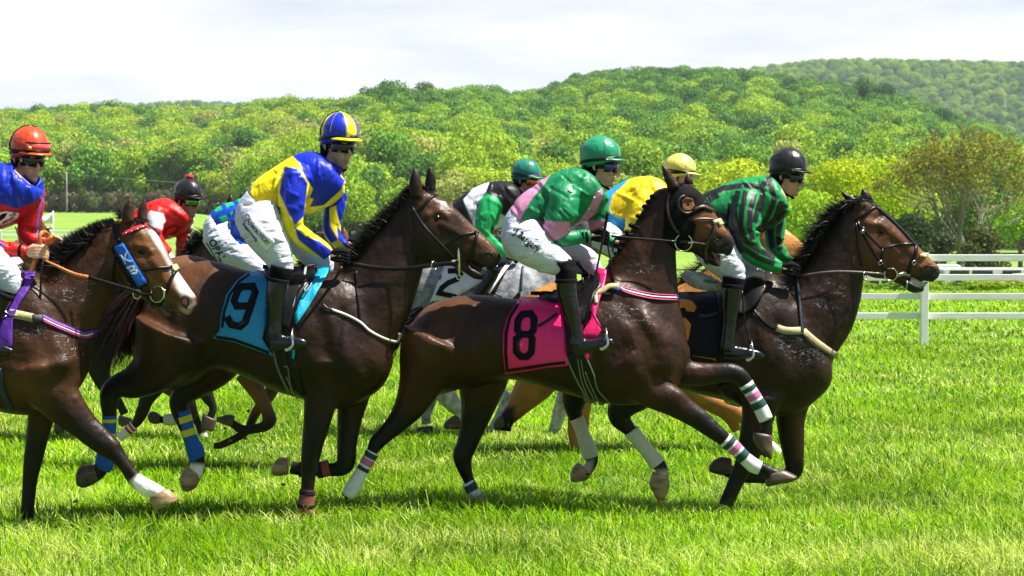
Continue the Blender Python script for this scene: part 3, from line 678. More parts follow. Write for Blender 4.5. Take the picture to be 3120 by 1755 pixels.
# treeline of trunked trees beyond the left field
TL = [crown_mesh('treeline_crown', 4.0, 5.2, 9.0, 11, 2000, .55, 60+i, leafmat('treeline_leaves', [MG, YG3, (.20,.24,.06), YG2, YG3]), flat=.85) for i in range(3)]
TT = [trunk_mesh('treeline_trunk', 11, .26, 8, 90+i, .4) for i in range(2)]
for i in range(34):
    u = -20+i*24+rg.normal()*6; Y = 336+rg.random()*12; p = at(u, 500, Y); zb = gz(p[0], Y)
    thing_tree('treeline_tree', 'trunked tree in the line along the far edge of the left field', TL[i % 3], TT[i % 2], (p[0], Y, zb-.2), .78+.22*rg.random(), rg.random()*6.28, 'trees lining the far edge of the left field')
BS = crown_mesh('brush_leaves', 2.2, 1.3, 1.2, 8, 900, .35, 66, leafmat('brush', [(.12,.10,.05), (.10,.13,.03), (.14,.12,.06)]), flat=.8)
for i in range(22):
    u = 130+i*18+rg.normal()*5; Y = 330; p = at(u, 520, Y); o = bpy.data.objects.new('brush', BS); COL.objects.link(o); o.location = (p[0], Y+rg.random()*5, gz(p[0], Y)-.2); o.scale = (1.1, 1.1, 1.2+.8*rg.random()); o.rotation_euler[2] = rg.random()*6.28
    tag(o, 'brownish undergrowth below the trees of the left treeline', 'bush', 'undergrowth along the left treeline')
# low weeds beyond the white rails
WB = [crown_mesh('weed_leaves', .75, .30, .22, 9, 1100, .085, 130+i, leafmat('weed', [(.20,.34,.02), (.28,.40,.02), (.14,.24,.02)]), flat=.8) for i in range(3)]
for i in range(26):
    u = 1990+i*26+rg.normal()*5; Y = 54+rg.random()*4; p = at(u, 700, Y); o = bpy.data.objects.new('weed_clump', WB[i % 3]); COL.objects.link(o); o.location = (p[0], Y, gz(p[0], Y)-.08); o.scale = (1.0, 1.0, .35+.5*rg.random()); o.rotation_euler[2] = rg.random()*6.28
    tag(o, 'low leafy weed clump growing beyond the white rails', 'bush', 'weed clumps beyond the white rails')
for i, (u, Y, lb) in enumerate([(60, 64, 'dark grey green bush in front of the far rail, left edge'), (185, 66, 'small green bush beside the flag pole')]):
    p = at(u, 590, Y); o = bpy.data.objects.new('bush', WB[i]); COL.objects.link(o); o.location = (p[0], Y, gz(p[0], Y)-.1); o.scale = (1.2, 1.2, 2.0); tag(o, lb, 'bush')
# ---------------------------------------------------------------- white running rail
M_rail = mat('white_painted_wood', (.84,.84,.80), rough=.5, noise=(5, .90, 1.03, (1, 1, 6)), bump=[(30, .2, .004, (.3, 1, 1))])
fe = bpy.data.objects.new('rail_fence', None); COL.objects.link(fe); fe.location = (4.3, 29, 0); tag(fe, 'white wooden four rail fence running across the grass behind the lead horse', 'fence')
def bev(o, w=.008): 
    b = o.modifiers.new('b', 'BEVEL'); b.width = w; b.segments = 2; return o
def fbox(name, x0, x1, y0, y1, z0, z1, par, m):
    V, Fc = box(x0, x1, y0, y1, z0, z1); c = np.array(par.location); return bev(mkobj(name, (V-c, Fc), m, par, smooth=False))
zr = [((640, 657)), ((690, 706)), ((738, 754)), ((787, 803))]
for k in range(6):
    x = 6.9+2.62*(k-1); zb = gz(x, 29.06); fbox('post', x-.062, x+.062, 28.985, 29.11, zb-.1, float(at(2327, 636, 29)[2]), fe, M_rail)
for a, b in zr:
    z1, z0 = float(at(2400, a, 29)[2]), float(at(2400, b, 29)[2])
    for k in range(3): fbox('rail', 4.2+5.24*k+(.004 if k else 0), 4.2+5.24*(k+1), 29.113, 29.155, z0+(k-1)*.004, z1+(k-1)*.004, fe, M_rail)
fl = bpy.data.objects.new('rail_fence', None); COL.objects.link(fl); fl.location = (-19, 70, 0); tag(fl, 'low white two rail fence far off beside the flag on the left', 'fence')
for u in (-60, 0, 60, 128, 190, 250): x = float(at(u, 590, 70)[0]); fbox('post', x-.05, x+.05, 70, 70.1, gz(x, 70)-.2, float(at(u, 579, 70)[2]), fl, M_rail)
for a, b in ((580, 585), (591, 597)): fbox('rail', float(at(-70, 590, 70)[0]), float(at(252, 590, 70)[0]), 69.95, 69.996, float(at(100, b, 70)[2]), float(at(100, a, 70)[2]), fl, M_rail)
f = bpy.data.objects.new('marker_flag', None); COL.objects.link(f); p = at(134, 560, 72); f.location = (p[0], 72, gz(p[0], 72)); tag(f, 'small white flag on a thin white pole in the left field', 'flag')
mkobj('pole', wtube([(0, 0, -.2), (0, 0, float(at(134, 530, 72)[2])-f.location.z)], [.022, .018]), M_rail, f)
a = at(134, 532, 72)-np.array(f.location); V = []; Fc = []
for i in range(9):
    t_ = i/8; V += [(a[0]-.50*t_, .05*math.sin(t_*5), a[2]-.25*t_+.0), (a[0]-.50*t_, .05*math.sin(t_*5+.4), a[2]-.55+.12*math.sin(t_*3)*(1-t_))]
    if i: k = 2*i; Fc.append((k-2, k-1, k+1, k))
solid(mkobj('flag_cloth', (V, Fc), M_white, f), .006)
a2 = at(134, 560, 72)-np.array(f.location); solid(mkobj('streamer', ([(a2[0], 0, a2[2]), (a2[0]-.16, .03, a2[2]-.25), (a2[0]-.05, 0, a2[2]-.45), (a2[0]+.02, .02, a2[2]-.2)], [(0, 1, 2, 3)]), M_white, f), .006)
# utility pole in front of the treeline
up = bpy.data.objects.new('utility_pole', None); COL.objects.link(up); p = at(168, 500, 325); up.location = (p[0], 325, gz(p[0], 325)); tag(up, 'thin grey utility pole with wires in front of the left treeline', 'pole')
zt = float(at(168, 434, 325)[2])-up.location.z; mkobj('pole', wtube([(0, 0, -.5), (0, 0, zt)], [.16, .12]), mat('weathered_pole', (.25,.25,.24), rough=.8), up)
mkobj('crossarm', box(-1.0, 1.0, -.06, .06, zt-.5, zt-.36), M_bark, up, smooth=False)
mkobj('wires', join([wtube([(s_, 0, zt-.33), (30, 3, zt-2.2), (58, 6, zt-1.2)], [.022]*3, n=4) for s_ in (-.8, .8)]), M_steel, up)
# ---------------------------------------------------------------- parked vehicles beyond the rails
def vehicle(name, label, cat, u, Y, L, Hh, col, van, group='vehicles parked beyond the rails', rot=0.0):
    p = at(u, 700, Y); e = bpy.data.objects.new(name, None); COL.objects.link(e); e.location = (p[0], Y, gz(p[0], Y)); e.rotation_euler = (0, 0, rot); tag(e, label, cat, group)
    W = .9; m_ = mat('car_paint', col, rough=.25, coat=.8, coat_r=.05)
    if van: pr = [(-L/2, .35), (-L/2, Hh*.93), (-L/2+.15, Hh), (L/2-1.1, Hh), (L/2-.45, Hh*.62), (L/2, Hh*.50), (L/2, .35)]
    else: pr = [(-L/2, .35), (-L/2, Hh*.62), (-L/2+.5, Hh*.66), (-L/2+1.0, Hh*.98), (.3, Hh), (1.0, Hh*.68), (L/2-.1, Hh*.55), (L/2, Hh*.42), (L/2, .35)]
    V = [(x, -W, z) for x, z in pr]+[(x, W, z) for x, z in pr]; n = len(pr); Fc = [tuple(range(n)), tuple(reversed(range(n, 2*n)))]+[(i, i+n, (i+1) % n+n, (i+1) % n) for i in range(n)]
    b = mkobj('body', (np.array(V, float), [tuple(reversed(q)) for q in Fc]), m_, e, smooth=False); bev(b, .07)
    wz0, wz1 = Hh*.66, Hh*.92
    for x0, x1 in (((-L/2+.3, -L/2+1.3), (-L/2+1.45, -L/2+2.5), (L/2-2.2, L/2-1.25)) if van else ((-L/2+1.15, -.25), (-.15, .62))):
        for s_ in (-1, 1): mkobj('window', box(x0, x1, s_*(W+.004)-.006, s_*(W+.004)+.006, wz0, wz1), M_gog, b, smooth=False)
    for x in (-L/2+.85, L/2-.85):
        for s_ in (-1, 1):
            wv = torus((x, s_*(W-.05), .33), .23, .10, (0, 1, 0), 18, 8); wh = mkobj('wheel', wv, M_sock, e); mkobj('rim', ellipsoid((x, s_*(W-.02), .33), (.18, .06, .18)), M_steel, wh)
    for z_, c_, x in ((Hh*.48, (.6, .6, .55), L/2-.03), (Hh*.5, (.35, .02, .01), -L/2+.03)):
        for s_ in (-1, 1): mkobj('headlight' if x > 0 else 'tail_light', box(x-.05, x+.05, s_*.62-.14, s_*.62+.14, z_-.07, z_+.07), cmat(c_, .3, 'shell'), e, smooth=False)
vehicle('parked_van', 'white van parked behind the trunk of the budding tree', 'van', 2345, 92, 4.6, 1.75, (.75,.75,.75), True)
vehicle('parked_van', 'long white van parked right of the bare trunk', 'van', 2490, 90, 5.2, 1.62, (.78,.78,.78), True)
vehicle('parked_car', 'silver grey car in front of the white vans', 'car', 2440, 84, 4.2, 1.25, (.35,.37,.40), False)
vehicle('parked_car', 'red and white car parked below the second rail', 'car', 2530, 83, 4.2, 1.2, (.45,.04,.03), False)
vehicle('parked_car', 'white car parked behind the throat of the lead horse', 'car', 2215, 84, 4.2, 1.3, (.72,.72,.74), False)
vehicle('parked_car', 'white car at the right edge of the parking row', 'car', 2620, 86, 4.4, 1.45, (.72,.72,.74), False)
vehicle('parked_van', 'pale van seen between the green trees behind the striped jockey', 'van', 2030, 104, 5.0, 2.3, (.7,.7,.68), True)
gr = bpy.data.objects.new('dark_rail', None); COL.objects.link(gr); p = at(2580, 665, 150); gr.location = (p[0], 150, gz(p[0], 150)); tag(gr, 'dark green rail in the pale field at the right edge', 'fence')
mkobj('rail', box(-4, 6, -.05, .05, 1.35, 1.5), cmat((.02,.05,.03), .6), gr, smooth=False)
for x in (-3.5, -.5, 2.5, 5.5): mkobj('post', box(x, x+.12, .052, .17, -.2, 1.5), cmat((.02,.05,.03), .6), gr, smooth=False)
# ================================================================== HORSES
BAY = (.027, .0090, .0026); BLK = (.0050, .0036, .0030)
def horse(label, Y, torso, neck, head, jaw, ears, legs, base, paints=(), sculpts=(), voxel=.0095, extra=(), group='race horses galloping in a pack'):
    parts = [ribs(torso, Y, p=2.15), ribs(neck, Y, p=2.0)]
    if head: parts.append(ribs(head, Y, p=2.35))
    if jaw: parts.append(tube(jaw, Y, 0, 1.5))
    for e, yo in ears: parts.append(ribs([tuple(r[:5])+(yo,) for r in e], Y, n=14, p=2))
    for L, yo in legs: parts.append(tube(L, Y, yo, .80, n=18))
    parts += list(extra)
    V, Fc, Nn = remesh(parts, voxel, 4)
    Q = proj(V); wt = np.zeros(len(V))
    for rb in (torso, neck):
        pg = [(r[0], r[1]) for r in rb]+[(r[2], r[3]) for r in reversed(rb)]
        wt = np.maximum(wt, np.clip((-poly_sd(Q, pg)+14)/34, 0, 1))
    V = relax(V, Fc, wt, int(46*(.0095/voxel)**1.5))
    V = sculpt(V, Nn, Y, sculpts)
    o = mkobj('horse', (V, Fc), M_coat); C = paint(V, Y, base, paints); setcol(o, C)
    tag(o, label, 'horse', group)
    return o, Surf([(V, Fc)])
def eye(o, S, c, r, Y, T):
    p = S.hit(*T.pts([c])[0], Y, -.35*r)
    q = p.copy(); q[1] = 2*Y-p[1]; mkobj('eye', ellipsoid(q, (r, r*.8, r*.8)), M_eye, o)
    return mkobj('eye', ellipsoid(p, (r, r*.8, r*.8)), M_eye, o)
def nostril(o, S, poly, inner, Y, T):
    a = drape('nostril', T.pts(poly), S, Y, M_dark_in, o, off=.003, res=4, thick=.003, mirror=True)
    if inner: drape('nostril_lining', T.pts(inner), S, Y, M_red_in, a, off=.006, res=4, thick=.002, mirror=True)
def wrap(o, T, L, yo, Y, col, stripes=(), rough=.75, name='leg_bandage'):
    b = mkobj(name, tube(T.tube(L), Y, yo, .82, n=24), cmat(col, rough, 'wrap'), o)
    for a, b2, c in stripes:                          # stripes along the bandage, a..b2 in 0..1
        A = catmull(np.array([p[:3] for p in T.tube(L)], float), 8); n = len(A)-1
        seg = A[max(0, int(a*n)):int(b2*n)+1]
        mkobj('bandage_stripe', tube([(x, y, r*1.05) for x, y, r in seg], Y, yo, .82, n=24, sub=1), cmat(c, rough, 'wrap'), b)
    return b
WHT = (.70, .69, .66)
def foam(o, S, Y, T, lines, n=60):
    """streaky dried lather, as a mask on the coat for its own material layer"""
    V = np.empty(len(o.data.vertices)*3); o.data.vertices.foreach_get('co', V); V = V.reshape(-1, 3); Q = proj(V); k = np.zeros(len(V))
    for L, sp in lines: k = np.maximum(k, np.clip(1.35-line_d(Q, T.pts(L))/(sp*1.15/T.k), 0, 1))
    setcol(o, np.repeat((k*(V[:, 1] < Y))[:, None], 3, 1), 'Lather')

# ---------- horse 8 : middle, pink cloth
Y3 = 11.95
h3_torso = D.ribs([(1016,860,1014,900,.05),(1040,805,1022,965,.17),(1085,765,1062,1000,.24),(1150,745,1140,985,.275),(1220,742,1222,962,.28),(1300,752,1292,955,.29),(1400,750,1388,980,.31),(1480,718,1480,1006,.31),(1545,685,1560,1020,.28),(1595,700,1645,1010,.25),(1635,750,1700,965,.21),(1685,800,1733,905,.14),(1716,835,1738,885,.06)])
h3_neck = D.ribs([(1480,735,1640,1000,.20),(1505,695,1725,875,.18),(1545,640,1712,775,.125),(1588,572,1705,705,.10),(1622,515,1700,640,.088),(1652,475,1690,600,.08),(1688,470,1700,600,.075)])
h3_head = C3.ribs([(1315,400,1300,600,.075),(1385,352,1330,685,.095),(1465,368,1400,735,.10),(1545,440,1470,750,.092),(1600,522,1520,765,.078),(1645,590,1575,770,.062),(1690,640,1632,775,.058),(1714,682,1680,772,.05),(1712,712,1700,750,.02)])
h3_jaw = C3.tube([(1490,735,26),(1545,770,27),(1590,805,24),(1628,824,15)])
h3_ears = [(C3.ribs([(1325,400,1395,360,.035),(1308,345,1372,322,.03),(1290,280,1335,272,.018),(1280,222,1286,224,.006)]), -.06), (C3.ribs([(1415,350,1478,352,.03),(1418,318,1468,325,.025),(1436,285,1444,286,.006)]), .07)]
h3_legs = [
 (D.tube([(1100,850,92),(1078,905,76),(1058,965,56),(1032,1020,40),(1000,1062,28),(968,1094,21),(948,1114,20),(935,1138,14.5),(918,1170,12.5),(902,1200,14),(888,1228,16),(876,1246,13)]), -.15),
 (D.tube([(1215,900,80),(1212,960,66),(1203,1020,46),(1190,1070,34),(1174,1120,27),(1164,1146,26),(1168,1175,20),(1180,1208,14),(1194,1238,13),(1204,1262,14),(1214,1280,11)]), .14),
 (C7.tube([(560,180,180),(650,290,130),(740,370,98),(870,440,78),(1000,520,64),(1100,598,52),(1165,650,43),(1235,712,36),(1300,770,35),(1345,805,38),(1395,822,34),(1430,848,40),(1480,868,42),(1530,880,26),(1572,875,10)]), -.15),
 (C7.tube([(780,190,110),(880,240,84),(990,268,74),(1100,264,62),(1205,258,56),(1265,288,50),(1305,345,40),(1345,410,38),(1385,475,40),(1405,525,40),(1414,590,35),(1400,650,48),(1400,700,46),(1425,745,26)]), .14)]
def c(T, *p): return T.pts(list(p))
h3_paint = [
 (D.pts([(990,1020),(1080,1060),(1000,1160),(840,1280),(840,1180),(900,1080)]), BLK, 40),
 (D.pts([(1230,1020),(1230,1300),(1120,1300),(1130,1100),(1150,1040)]), BLK, 40),
 (C7.pts([(1000,440),(1700,700),(1700,1000),(1300,960),(900,600)]), BLK, 60),
 (C7.pts([(1130,150),(1500,150),(1500,800),(1280,800),(1180,400)]), BLK, 60, 'f'),
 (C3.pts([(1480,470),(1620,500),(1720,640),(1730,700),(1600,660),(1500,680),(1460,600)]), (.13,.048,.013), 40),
 (C3.pts([(1590,640),(1740,640),(1740,850),(1530,850),(1560,760)]), (.010,.008,.008), 30),
 (C3.pts([(1380,520),(1460,520),(1500,700),(1350,760)]), (.03,.012,.006), 40),
 (C3.pts([(1300,260),(1345,330),(1360,350),(1325,350)]), BLK, 8, 'n'), (D.pts([(980,740),(1120,700),(1200,730),(1180,800),(1080,870),(1000,980),(970,900)]), (.070,.026,.0075), 110),  # last polygon: sunlit rump highlight painted into the coat colour
]
h3_sc = [
 (C7.pts([(760,250),(900,370)]), 30, .016, 'n'), (D.pts([(1560,760),(1640,860),(1660,960)]), 28, -.018, 'n'),
 (D.pts([(1620,800),(1690,870),(1680,950)]), 26, .02, 'n'), (D.pts([(1590,830),(1600,930)]), 30, .016, 'n'),
 (D.pts([(1260,820),(1230,900),(1160,950)]), 28, -.018), (D.pts([(1080,820),(1060,900)]), 30, .014, 'n'),
 (D.pts([(1120,800),(1150,880)]), 14, -.010, 'n'), (D.pts([(1180,820),(1190,900)]), 22, .012, 'n'),
 (D.pts([(1560,700),(1620,640),(1650,570)]), 14, -.010), (D.pts([(1540,720),(1560,690),(1600,620)]), 16, .010),
 (C3.pts([(1400,640),(1370,720),(1420,740)]), 24, .010), (C3.pts([(1480,560),(1560,600),(1620,640)]), 10, .007),
 (C3.pts([(1440,460)]), 26, -.014), (C3.pts([(1430,420),(1480,420)]), 12, .012), (C3.pts([(1640,690)]), 20, -.02), (C3.pts([(1600,670),(1640,660),(1670,680)]), 9, .008),
 (C3.pts([(1560,745),(1600,770),(1650,775)]), 7, -.016), (D.pts([(1460,900),(1400,930),(1320,915)]), 26, .008),
 (D.pts([(1480,860),(1510,960)]), 20, -.008),
]
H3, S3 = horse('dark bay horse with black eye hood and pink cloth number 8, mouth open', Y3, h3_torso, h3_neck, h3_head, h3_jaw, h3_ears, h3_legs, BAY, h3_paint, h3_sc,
   extra=[ribs(D.ribs([(1560,770,1600,960,.10,-.16),(1620,780,1660,950,.12,-.16),(1680,830,1700,930,.06,-.13)]), Y3), ribs(D.ribs([(1600,770,1660,960,.10,.16),(1680,800,1715,940,.10,.15),(1716,840,1738,900,.05,.12)]), Y3)])
eye(H3, S3, (1430,478), .024, Y3, C3)
nostril(H3, S3, [(1585,690),(1615,672),(1655,672),(1672,690),(1650,712),(1610,715)], [(1615,690),(1635,680),(1650,692),(1632,704)], Y3, C3)
cl = drape('saddle_cloth', CC.pts([(1125,262),(1210,250),(1400,262),(1430,270),(1450,420),(1475,735),(1330,748),(1180,775),(1028,795),(1012,640),(1014,500),(1045,390)]), S3, Y3, cmat((.86,.010,.17), .42), H3, off=.014, res=11, thick=.006, mirror=True, wob=.004, flare=lambda x, y: max(0, y-1000)*.00010)
SC = Surf([(np.array([v.co[:] for v in cl.data.vertices]), [tuple(p.vertices) for p in cl.data.polygons])])
strap('cloth_binding', [(CC.pts([(1135,268),(1062,390),(1035,500),(1032,640),(1042,772),(1180,752),(1330,728),(1474,712)]), 9.5, False, 1)], SC, Y3, cmat((.008,.008,.010), .7), cl, off=.006, thick=.003)
strap('cloth_number', [(CC.pts([(1150,368),(1210,362),(1236,400),(1230,480),(1205,512),(1140,512),(1115,480),(1120,410)]), 21, True, 1), (CC.pts([(1140,512),(1205,512),(1222,545),(1215,640),(1185,672),(1140,672),(1108,635),(1108,545)]), 21, True, 1)], SC, Y3, cmat((.006,.006,.008), .7), cl, off=.0075, thick=.003)
strap('cloth_tab', [(CC.pts([(1262,455),(1330,412),(1400,362)]), 7, False, 2)], SC, Y3, M_blk, cl, off=.012, thick=.003)
drape('saddle', CC.pts([(1210,232),(1300,212),(1392,196),(1420,150),(1530,130),(1560,100),(1640,95),(1712,120),(1715,170),(1670,230),(1600,420),(1560,430),(1480,420),(1440,300),(1400,280),(1300,268),(1225,262)]), S3, Y3, M_blk, H3, off=.045, res=11, thick=.03, mirror=True)
drape('cloth_front', CC.pts([(1690,62),(1752,52),(1740,140),(1700,270),(1672,380),(1720,470),(1680,540),(1560,540),(1590,480),(1640,400),(1640,330),(1690,190)]), S3, Y3, cmat((.86,.010,.17), .42), H3, off=.03, res=10, thick=.006, mirror=True, wob=.008)
drape('cloth_front', CC.pts([(1590,640),(1625,640),(1618,690),(1595,676)]), S3, Y3, cmat((.86,.010,.17), .42), H3, off=.022, res=6, thick=.006)
g = strap('girth', [(CC.pts([(1490,640),(1540,760),(1600,880),(1650,1000)]), 34), (CC.pts([(1560,640),(1620,760),(1680,900),(1740,1005)]), 30)], S3, Y3, M_blk, H3, off=.012, thick=.012, mirror=True)
strap('girth_edge', [(CC.pts([(1458,650),(1500,760),(1560,880),(1625,990)]), 5), (CC.pts([(1600,660),(1660,800),(1690,910),(1780,1010)]), 4)], S3, Y3, cmat((.16,.18,.15), .6), g, off=.022, thick=.004)
strap('girth_buckle', [(CC.pts([(1545,690),(1575,850),(1640,1005)]), 2.2), (CC.pts([(1568,690),(1600,850),(1680,1008)]), 2.2), (CC.pts([(1600,780),(1640,880),(1700,1005)]), 2)], S3, Y3, cmat((.30,.28,.18), .4), g, off=.024, thick=.004)
b = strap('breastplate', [(CC.pts([(1765,165),(1900,200),(2080,240),(2268,250)]), 17)], S3, Y3, cmat((.03,.035,.30), .6), H3, off=.010, thick=.006, mirror=True)
for o_, cc_ in ((-17, (.55,.02,.05)), (0, (.65,.62,.62)), (17, (.55,.02,.05))):
    strap('webbing_stripe', [(CC.pts([(1850,172+o_*.6),(1900,200+o_*.9),(2080,240+o_),(2266,250+o_)]), 3.6)], S3, Y3, cmat(cc_, .6), b, off=.0145, thick=.003)
strap('breastplate_buckle_strap', [(CC.pts([(1510,288),(1590,255),(1665,232)]), 6), (CC.pts([(1668,215),(1720,200),(1770,168),(1840,165)]), 14), (CC.pts([(1672,215),(1675,260),(1680,290)]), 12)], S3, Y3, M_tan, H3, off=.05, thick=.006)
strap('martingale', [(CC.pts([(1765,-20),(1785,60),(1800,150)]), 6)], S3, Y3, M_blk, H3, off=.012, thick=.005)
hood = drape('eye_hood', C3.pts([(1335,372),(1400,345),(1470,362),(1540,415),(1590,490),(1600,520),(1545,500),(1450,545),(1490,590),(1470,680),(1400,735),(1350,725),(1295,670),(1300,560),(1305,440)]), S3, Y3, M_sock, H3, off=.006, res=8, thick=.005, mirror=True)
for q in (0, 1):
    pe = S3.hit(*C3.pts([(1430,472)])[0], Y3, .014)
    if q: pe[1] = 2*Y3-pe[1]
    mkobj('blinker_cup', torus(pe, .062, .013, (.35, -.9 if not q else .9, .25)), M_blk, hood)
ho = drape('hood_opening', C3.pts([(1398,450),(1430,425),(1470,435),(1482,480),(1450,515),(1410,500)]), S3, Y3, M_coat, hood, off=.010, res=6, thick=.003, mirror=True)
for q_ in [c_ for c_ in hood.children if c_.name.startswith('hood_opening')]: setcol(q_, np.tile([.12,.045,.014], (len(q_.data.vertices), 1)))
eye(H3, S3, (1440,475), .030, Y3, C3)
br = strap('bridle', [(C3.pts([(1330,400),(1318,470),(1330,540),(1355,600),(1385,640)]), 9), (C3.pts([(1462,565),(1530,553),(1610,560)]), 7), (C3.pts([(1610,560),(1590,640),(1555,700),(1545,760),(1555,820)]), 9), (C3.pts([(1470,505),(1530,480),(1590,505)]), 10), (C3.pts([(1390,690),(1440,690),(1500,700),(1545,705)]), 7)], S3, Y3, M_brn, H3, off=.012, thick=.006, mirror=True)
pb = S3.hit(*C3.pts([(1415,694)])[0], Y3, .02)
mkobj('bit_ring', join([torus(pb, .058, .0045), torus([pb[0], 2*Y3-pb[1], pb[2]], .058, .0045)]), M_met, br)
mkobj('bit_bar', wtube([pb+[.03,0,.0], pb+[.10,0.02,.0]], [.008,.006]), M_steel, br)
strap('noseband_pad', [(C3.pts([(1590,575),(1625,565),(1640,590)]), 12)], S3, Y3, M_tan, br, off=.014, thick=.008)
drape('tongue', C3.pts([(1580,745),(1610,765),(1650,795),(1652,825),(1630,835),(1605,800)]), S3, Y3, cmat((.30,.09,.09), .35), H3, off=.004, res=5, thick=.006, mirror=True)
ribbon3('rein', C3.pts([(990,655),(1120,668),(1250,678),(1375,690)]), 6.5, Y3, -.16, M_blk, H3, .008)
ribbon3('neck_strap', C3.pts([(965,690),(985,800),(1005,930)]), 5, Y3, -.17, M_blk, H3, .006)
foam(H3, S3, Y3, CC, [([(1830,350),(1950,360),(2060,430)], 60), ([(1960,30),(2060,60)], 40), ([(1780,400),(1850,320)], 30)], 26)
# plaited mane: little knobs along the crest
for k, (x, y) in enumerate([(1255,430),(1225,455),(1200,490),(1172,545),(1148,600),(1120,650),(1085,690),(1075,720),(1040,760),(1020,800)]):
    pass
pl = [ellipsoid(P(*C3.pts([(x-12+rnd.uniform(-3, 3), y-8)])[0], Y3-.03), (.020, .022, .017)) for x, y in [(1245,430),(1200,490),(1160,545),(1122,600),(1095,640),(1080,672),(1065,705),(1050,735),(1035,770),(1020,800),(1222,462)]]
pl += [wtube([P(*C3.pts([(a[0]-12, a[1]-8)])[0], Y3-.03), P(*C3.pts([b_])[0], Y3-.05)], [.014, .010]) for a, b_ in [((1245,430),(1272,452)),((1200,490),(1235,500)),((1160,545),(1200,552)),((1122,600),(1165,612)),((1085,650),(1140,660)),((1065,705),(1120,712)),((1040,760),(1090,770))]]
mkobj('mane', join(pl), M_hair, H3)
strands('mane_fringe', C3.pts([(1200,520),(1130,640),(1060,720),(1010,830)]), Y3, M_hair, H3, 380, [(-.5,-.5),(-.8,.3)], 17, .005, .6)
strands('forelock', C3.pts([(1385,345),(1420,352)]), Y3, M_hair, H3, 60, [(.3,.5)], 16, .006, .5)
strands('tail', D.pts([(1062,775),(1045,800),(1030,830)]), Y3, M_hair, H3, 1100, [(-.93,.37),(-.86,.50),(-.75,.65)], [110,150,160], .007, .10, .12, .03, .35, .10, 7)
wrap(H3, D, [(938,1136,17),(925,1160,15.5),(912,1183,15.5),(898,1208,17.5),(886,1230,19.5),(873,1247,16)], -.15, Y3, WHT, [(.04,.13,(.005,.05,.045)),(.17,.29,(.52,.13,.30)),(.33,.42,(.005,.05,.045))])
wrap(H3, D, [(1177,1213,17),(1188,1232,16.5),(1199,1252,17),(1208,1268,17),(1214,1278,13)], .14, Y3, WHT, [(.08,.3,(.005,.05,.045)),(.45,.75,(.52,.13,.30))])
wrap(H3, C7, [(1168,650,46),(1205,682,43),(1240,715,40),(1290,765,40),(1335,802,44),(1372,818,40)], -.15, Y3, WHT, [(.08,.22,(.005,.05,.045)),(.27,.42,(.52,.13,.30)),(.46,.58,(.005,.05,.045))])
wrap(H3, C7, [(1290,325,46),(1318,370,43),(1345,412,42),(1378,470,44),(1408,535,44)], .14, Y3, WHT, [(.10,.24,(.005,.05,.045)),(.32,.5,(.52,.13,.30)),(.58,.72,(.005,.05,.045))])
def hoofs(o, T, L, yo, Y, m, thick=.85):
    return mkobj('hoof', ribs([tuple(r[:4])+(r[4], yo) for r in T.ribs(L)], Y, n=22, p=2.4), m, o)
hoofs(H3, C7, [(1440,835,1405,905,.045),(1500,826,1415,925,.052),(1545,842,1470,915,.055),(1588,865,1560,890,.045)], -.15, Y3, M_hoof)
hoofs(H3, C7, [(1445,625,1335,605,.045),(1446,690,1335,655,.05),(1444,735,1370,715,.05),(1442,766,1425,762,.03)], .14, Y3, M_hoof)

# ---------- horse 9 : left of middle, blue cloth
Y2 = 11.7
h2_torso = D.ribs([(351,792,352,840,.05),(370,735,362,955,.17),(412,692,420,985,.24),(478,662,490,962,.275),(540,656,545,928,.28),(620,680,615,948,.29),(700,690,690,982,.31),(780,690,780,1010,.31),(840,680,850,1030,.28),(890,700,920,1005,.25),(930,770,965,970,.19),(965,840,986,925,.10),(978,868,989,905,.05)])
h2_neck = D.ribs([(800,720,950,980,.2),(845,684,990,882,.17),(890,648,1028,800,.13),(935,595,1054,722,.105),(980,538,1068,662,.09),(1015,487,1070,610,.082)])
h2_head = C2.ribs([(1165,510,1160,770,.075),(1250,500,1195,860,.095),(1330,540,1260,905,.10),(1420,602,1350,922,.092),(1500,678,1425,922,.076),(1570,742,1488,925,.062),(1630,800,1560,930,.06),(1668,850,1628,945,.05),(1680,882,1662,918,.02)])
h2_jaw = C2.tube([(1420,905,24),(1490,935,30),(1540,962,36),(1588,982,22)])
h2_ears = [(C2.ribs([(1172,550,1245,545,.035),(1167,480,1244,482,.032),(1180,420,1230,425,.02),(1199,378,1206,380,.006)]), -.065), (C2.ribs([(1250,510,1318,510,.03),(1260,440,1320,450,.028),(1270,395,1306,405,.018),(1282,366,1288,369,.006)]), .06)]
h2_legs = [
 (D.tube([(440,830,105),(415,890,80),(378,936,58),(335,962,42),(296,972,30),(278,990,27),(274,1015,22),(275,1046,18),(274,1080,16),(270,1115,16),(263,1150,19),(258,1170,20),(245,1192,17),(226,1198,19)]), -.15),
 (C5.tube([(1200,180,210),(1150,290,150),(1070,380,105),(1000,455,68),(978,510,52),(990,570,42),(1015,630,38),(1042,700,38),(1070,765,46),(1082,815,44),(1082,860,38),(1060,905,46)]), .14),
 (C6.tube([(360,180,190),(352,330,118),(335,450,94),(312,580,76),(290,690,62),(277,780,54),(269,860,43),(263,940,40),(256,1010,44),(248,1070,50),(246,1110,52)]), -.14),
 (C6.tube([(540,300,130),(528,400,100),(508,540,74),(494,680,60),(490,770,58),(470,812,52),(420,826,42),(350,826,40),(280,828,42),(210,822,40),(165,812,42)]), .14)]
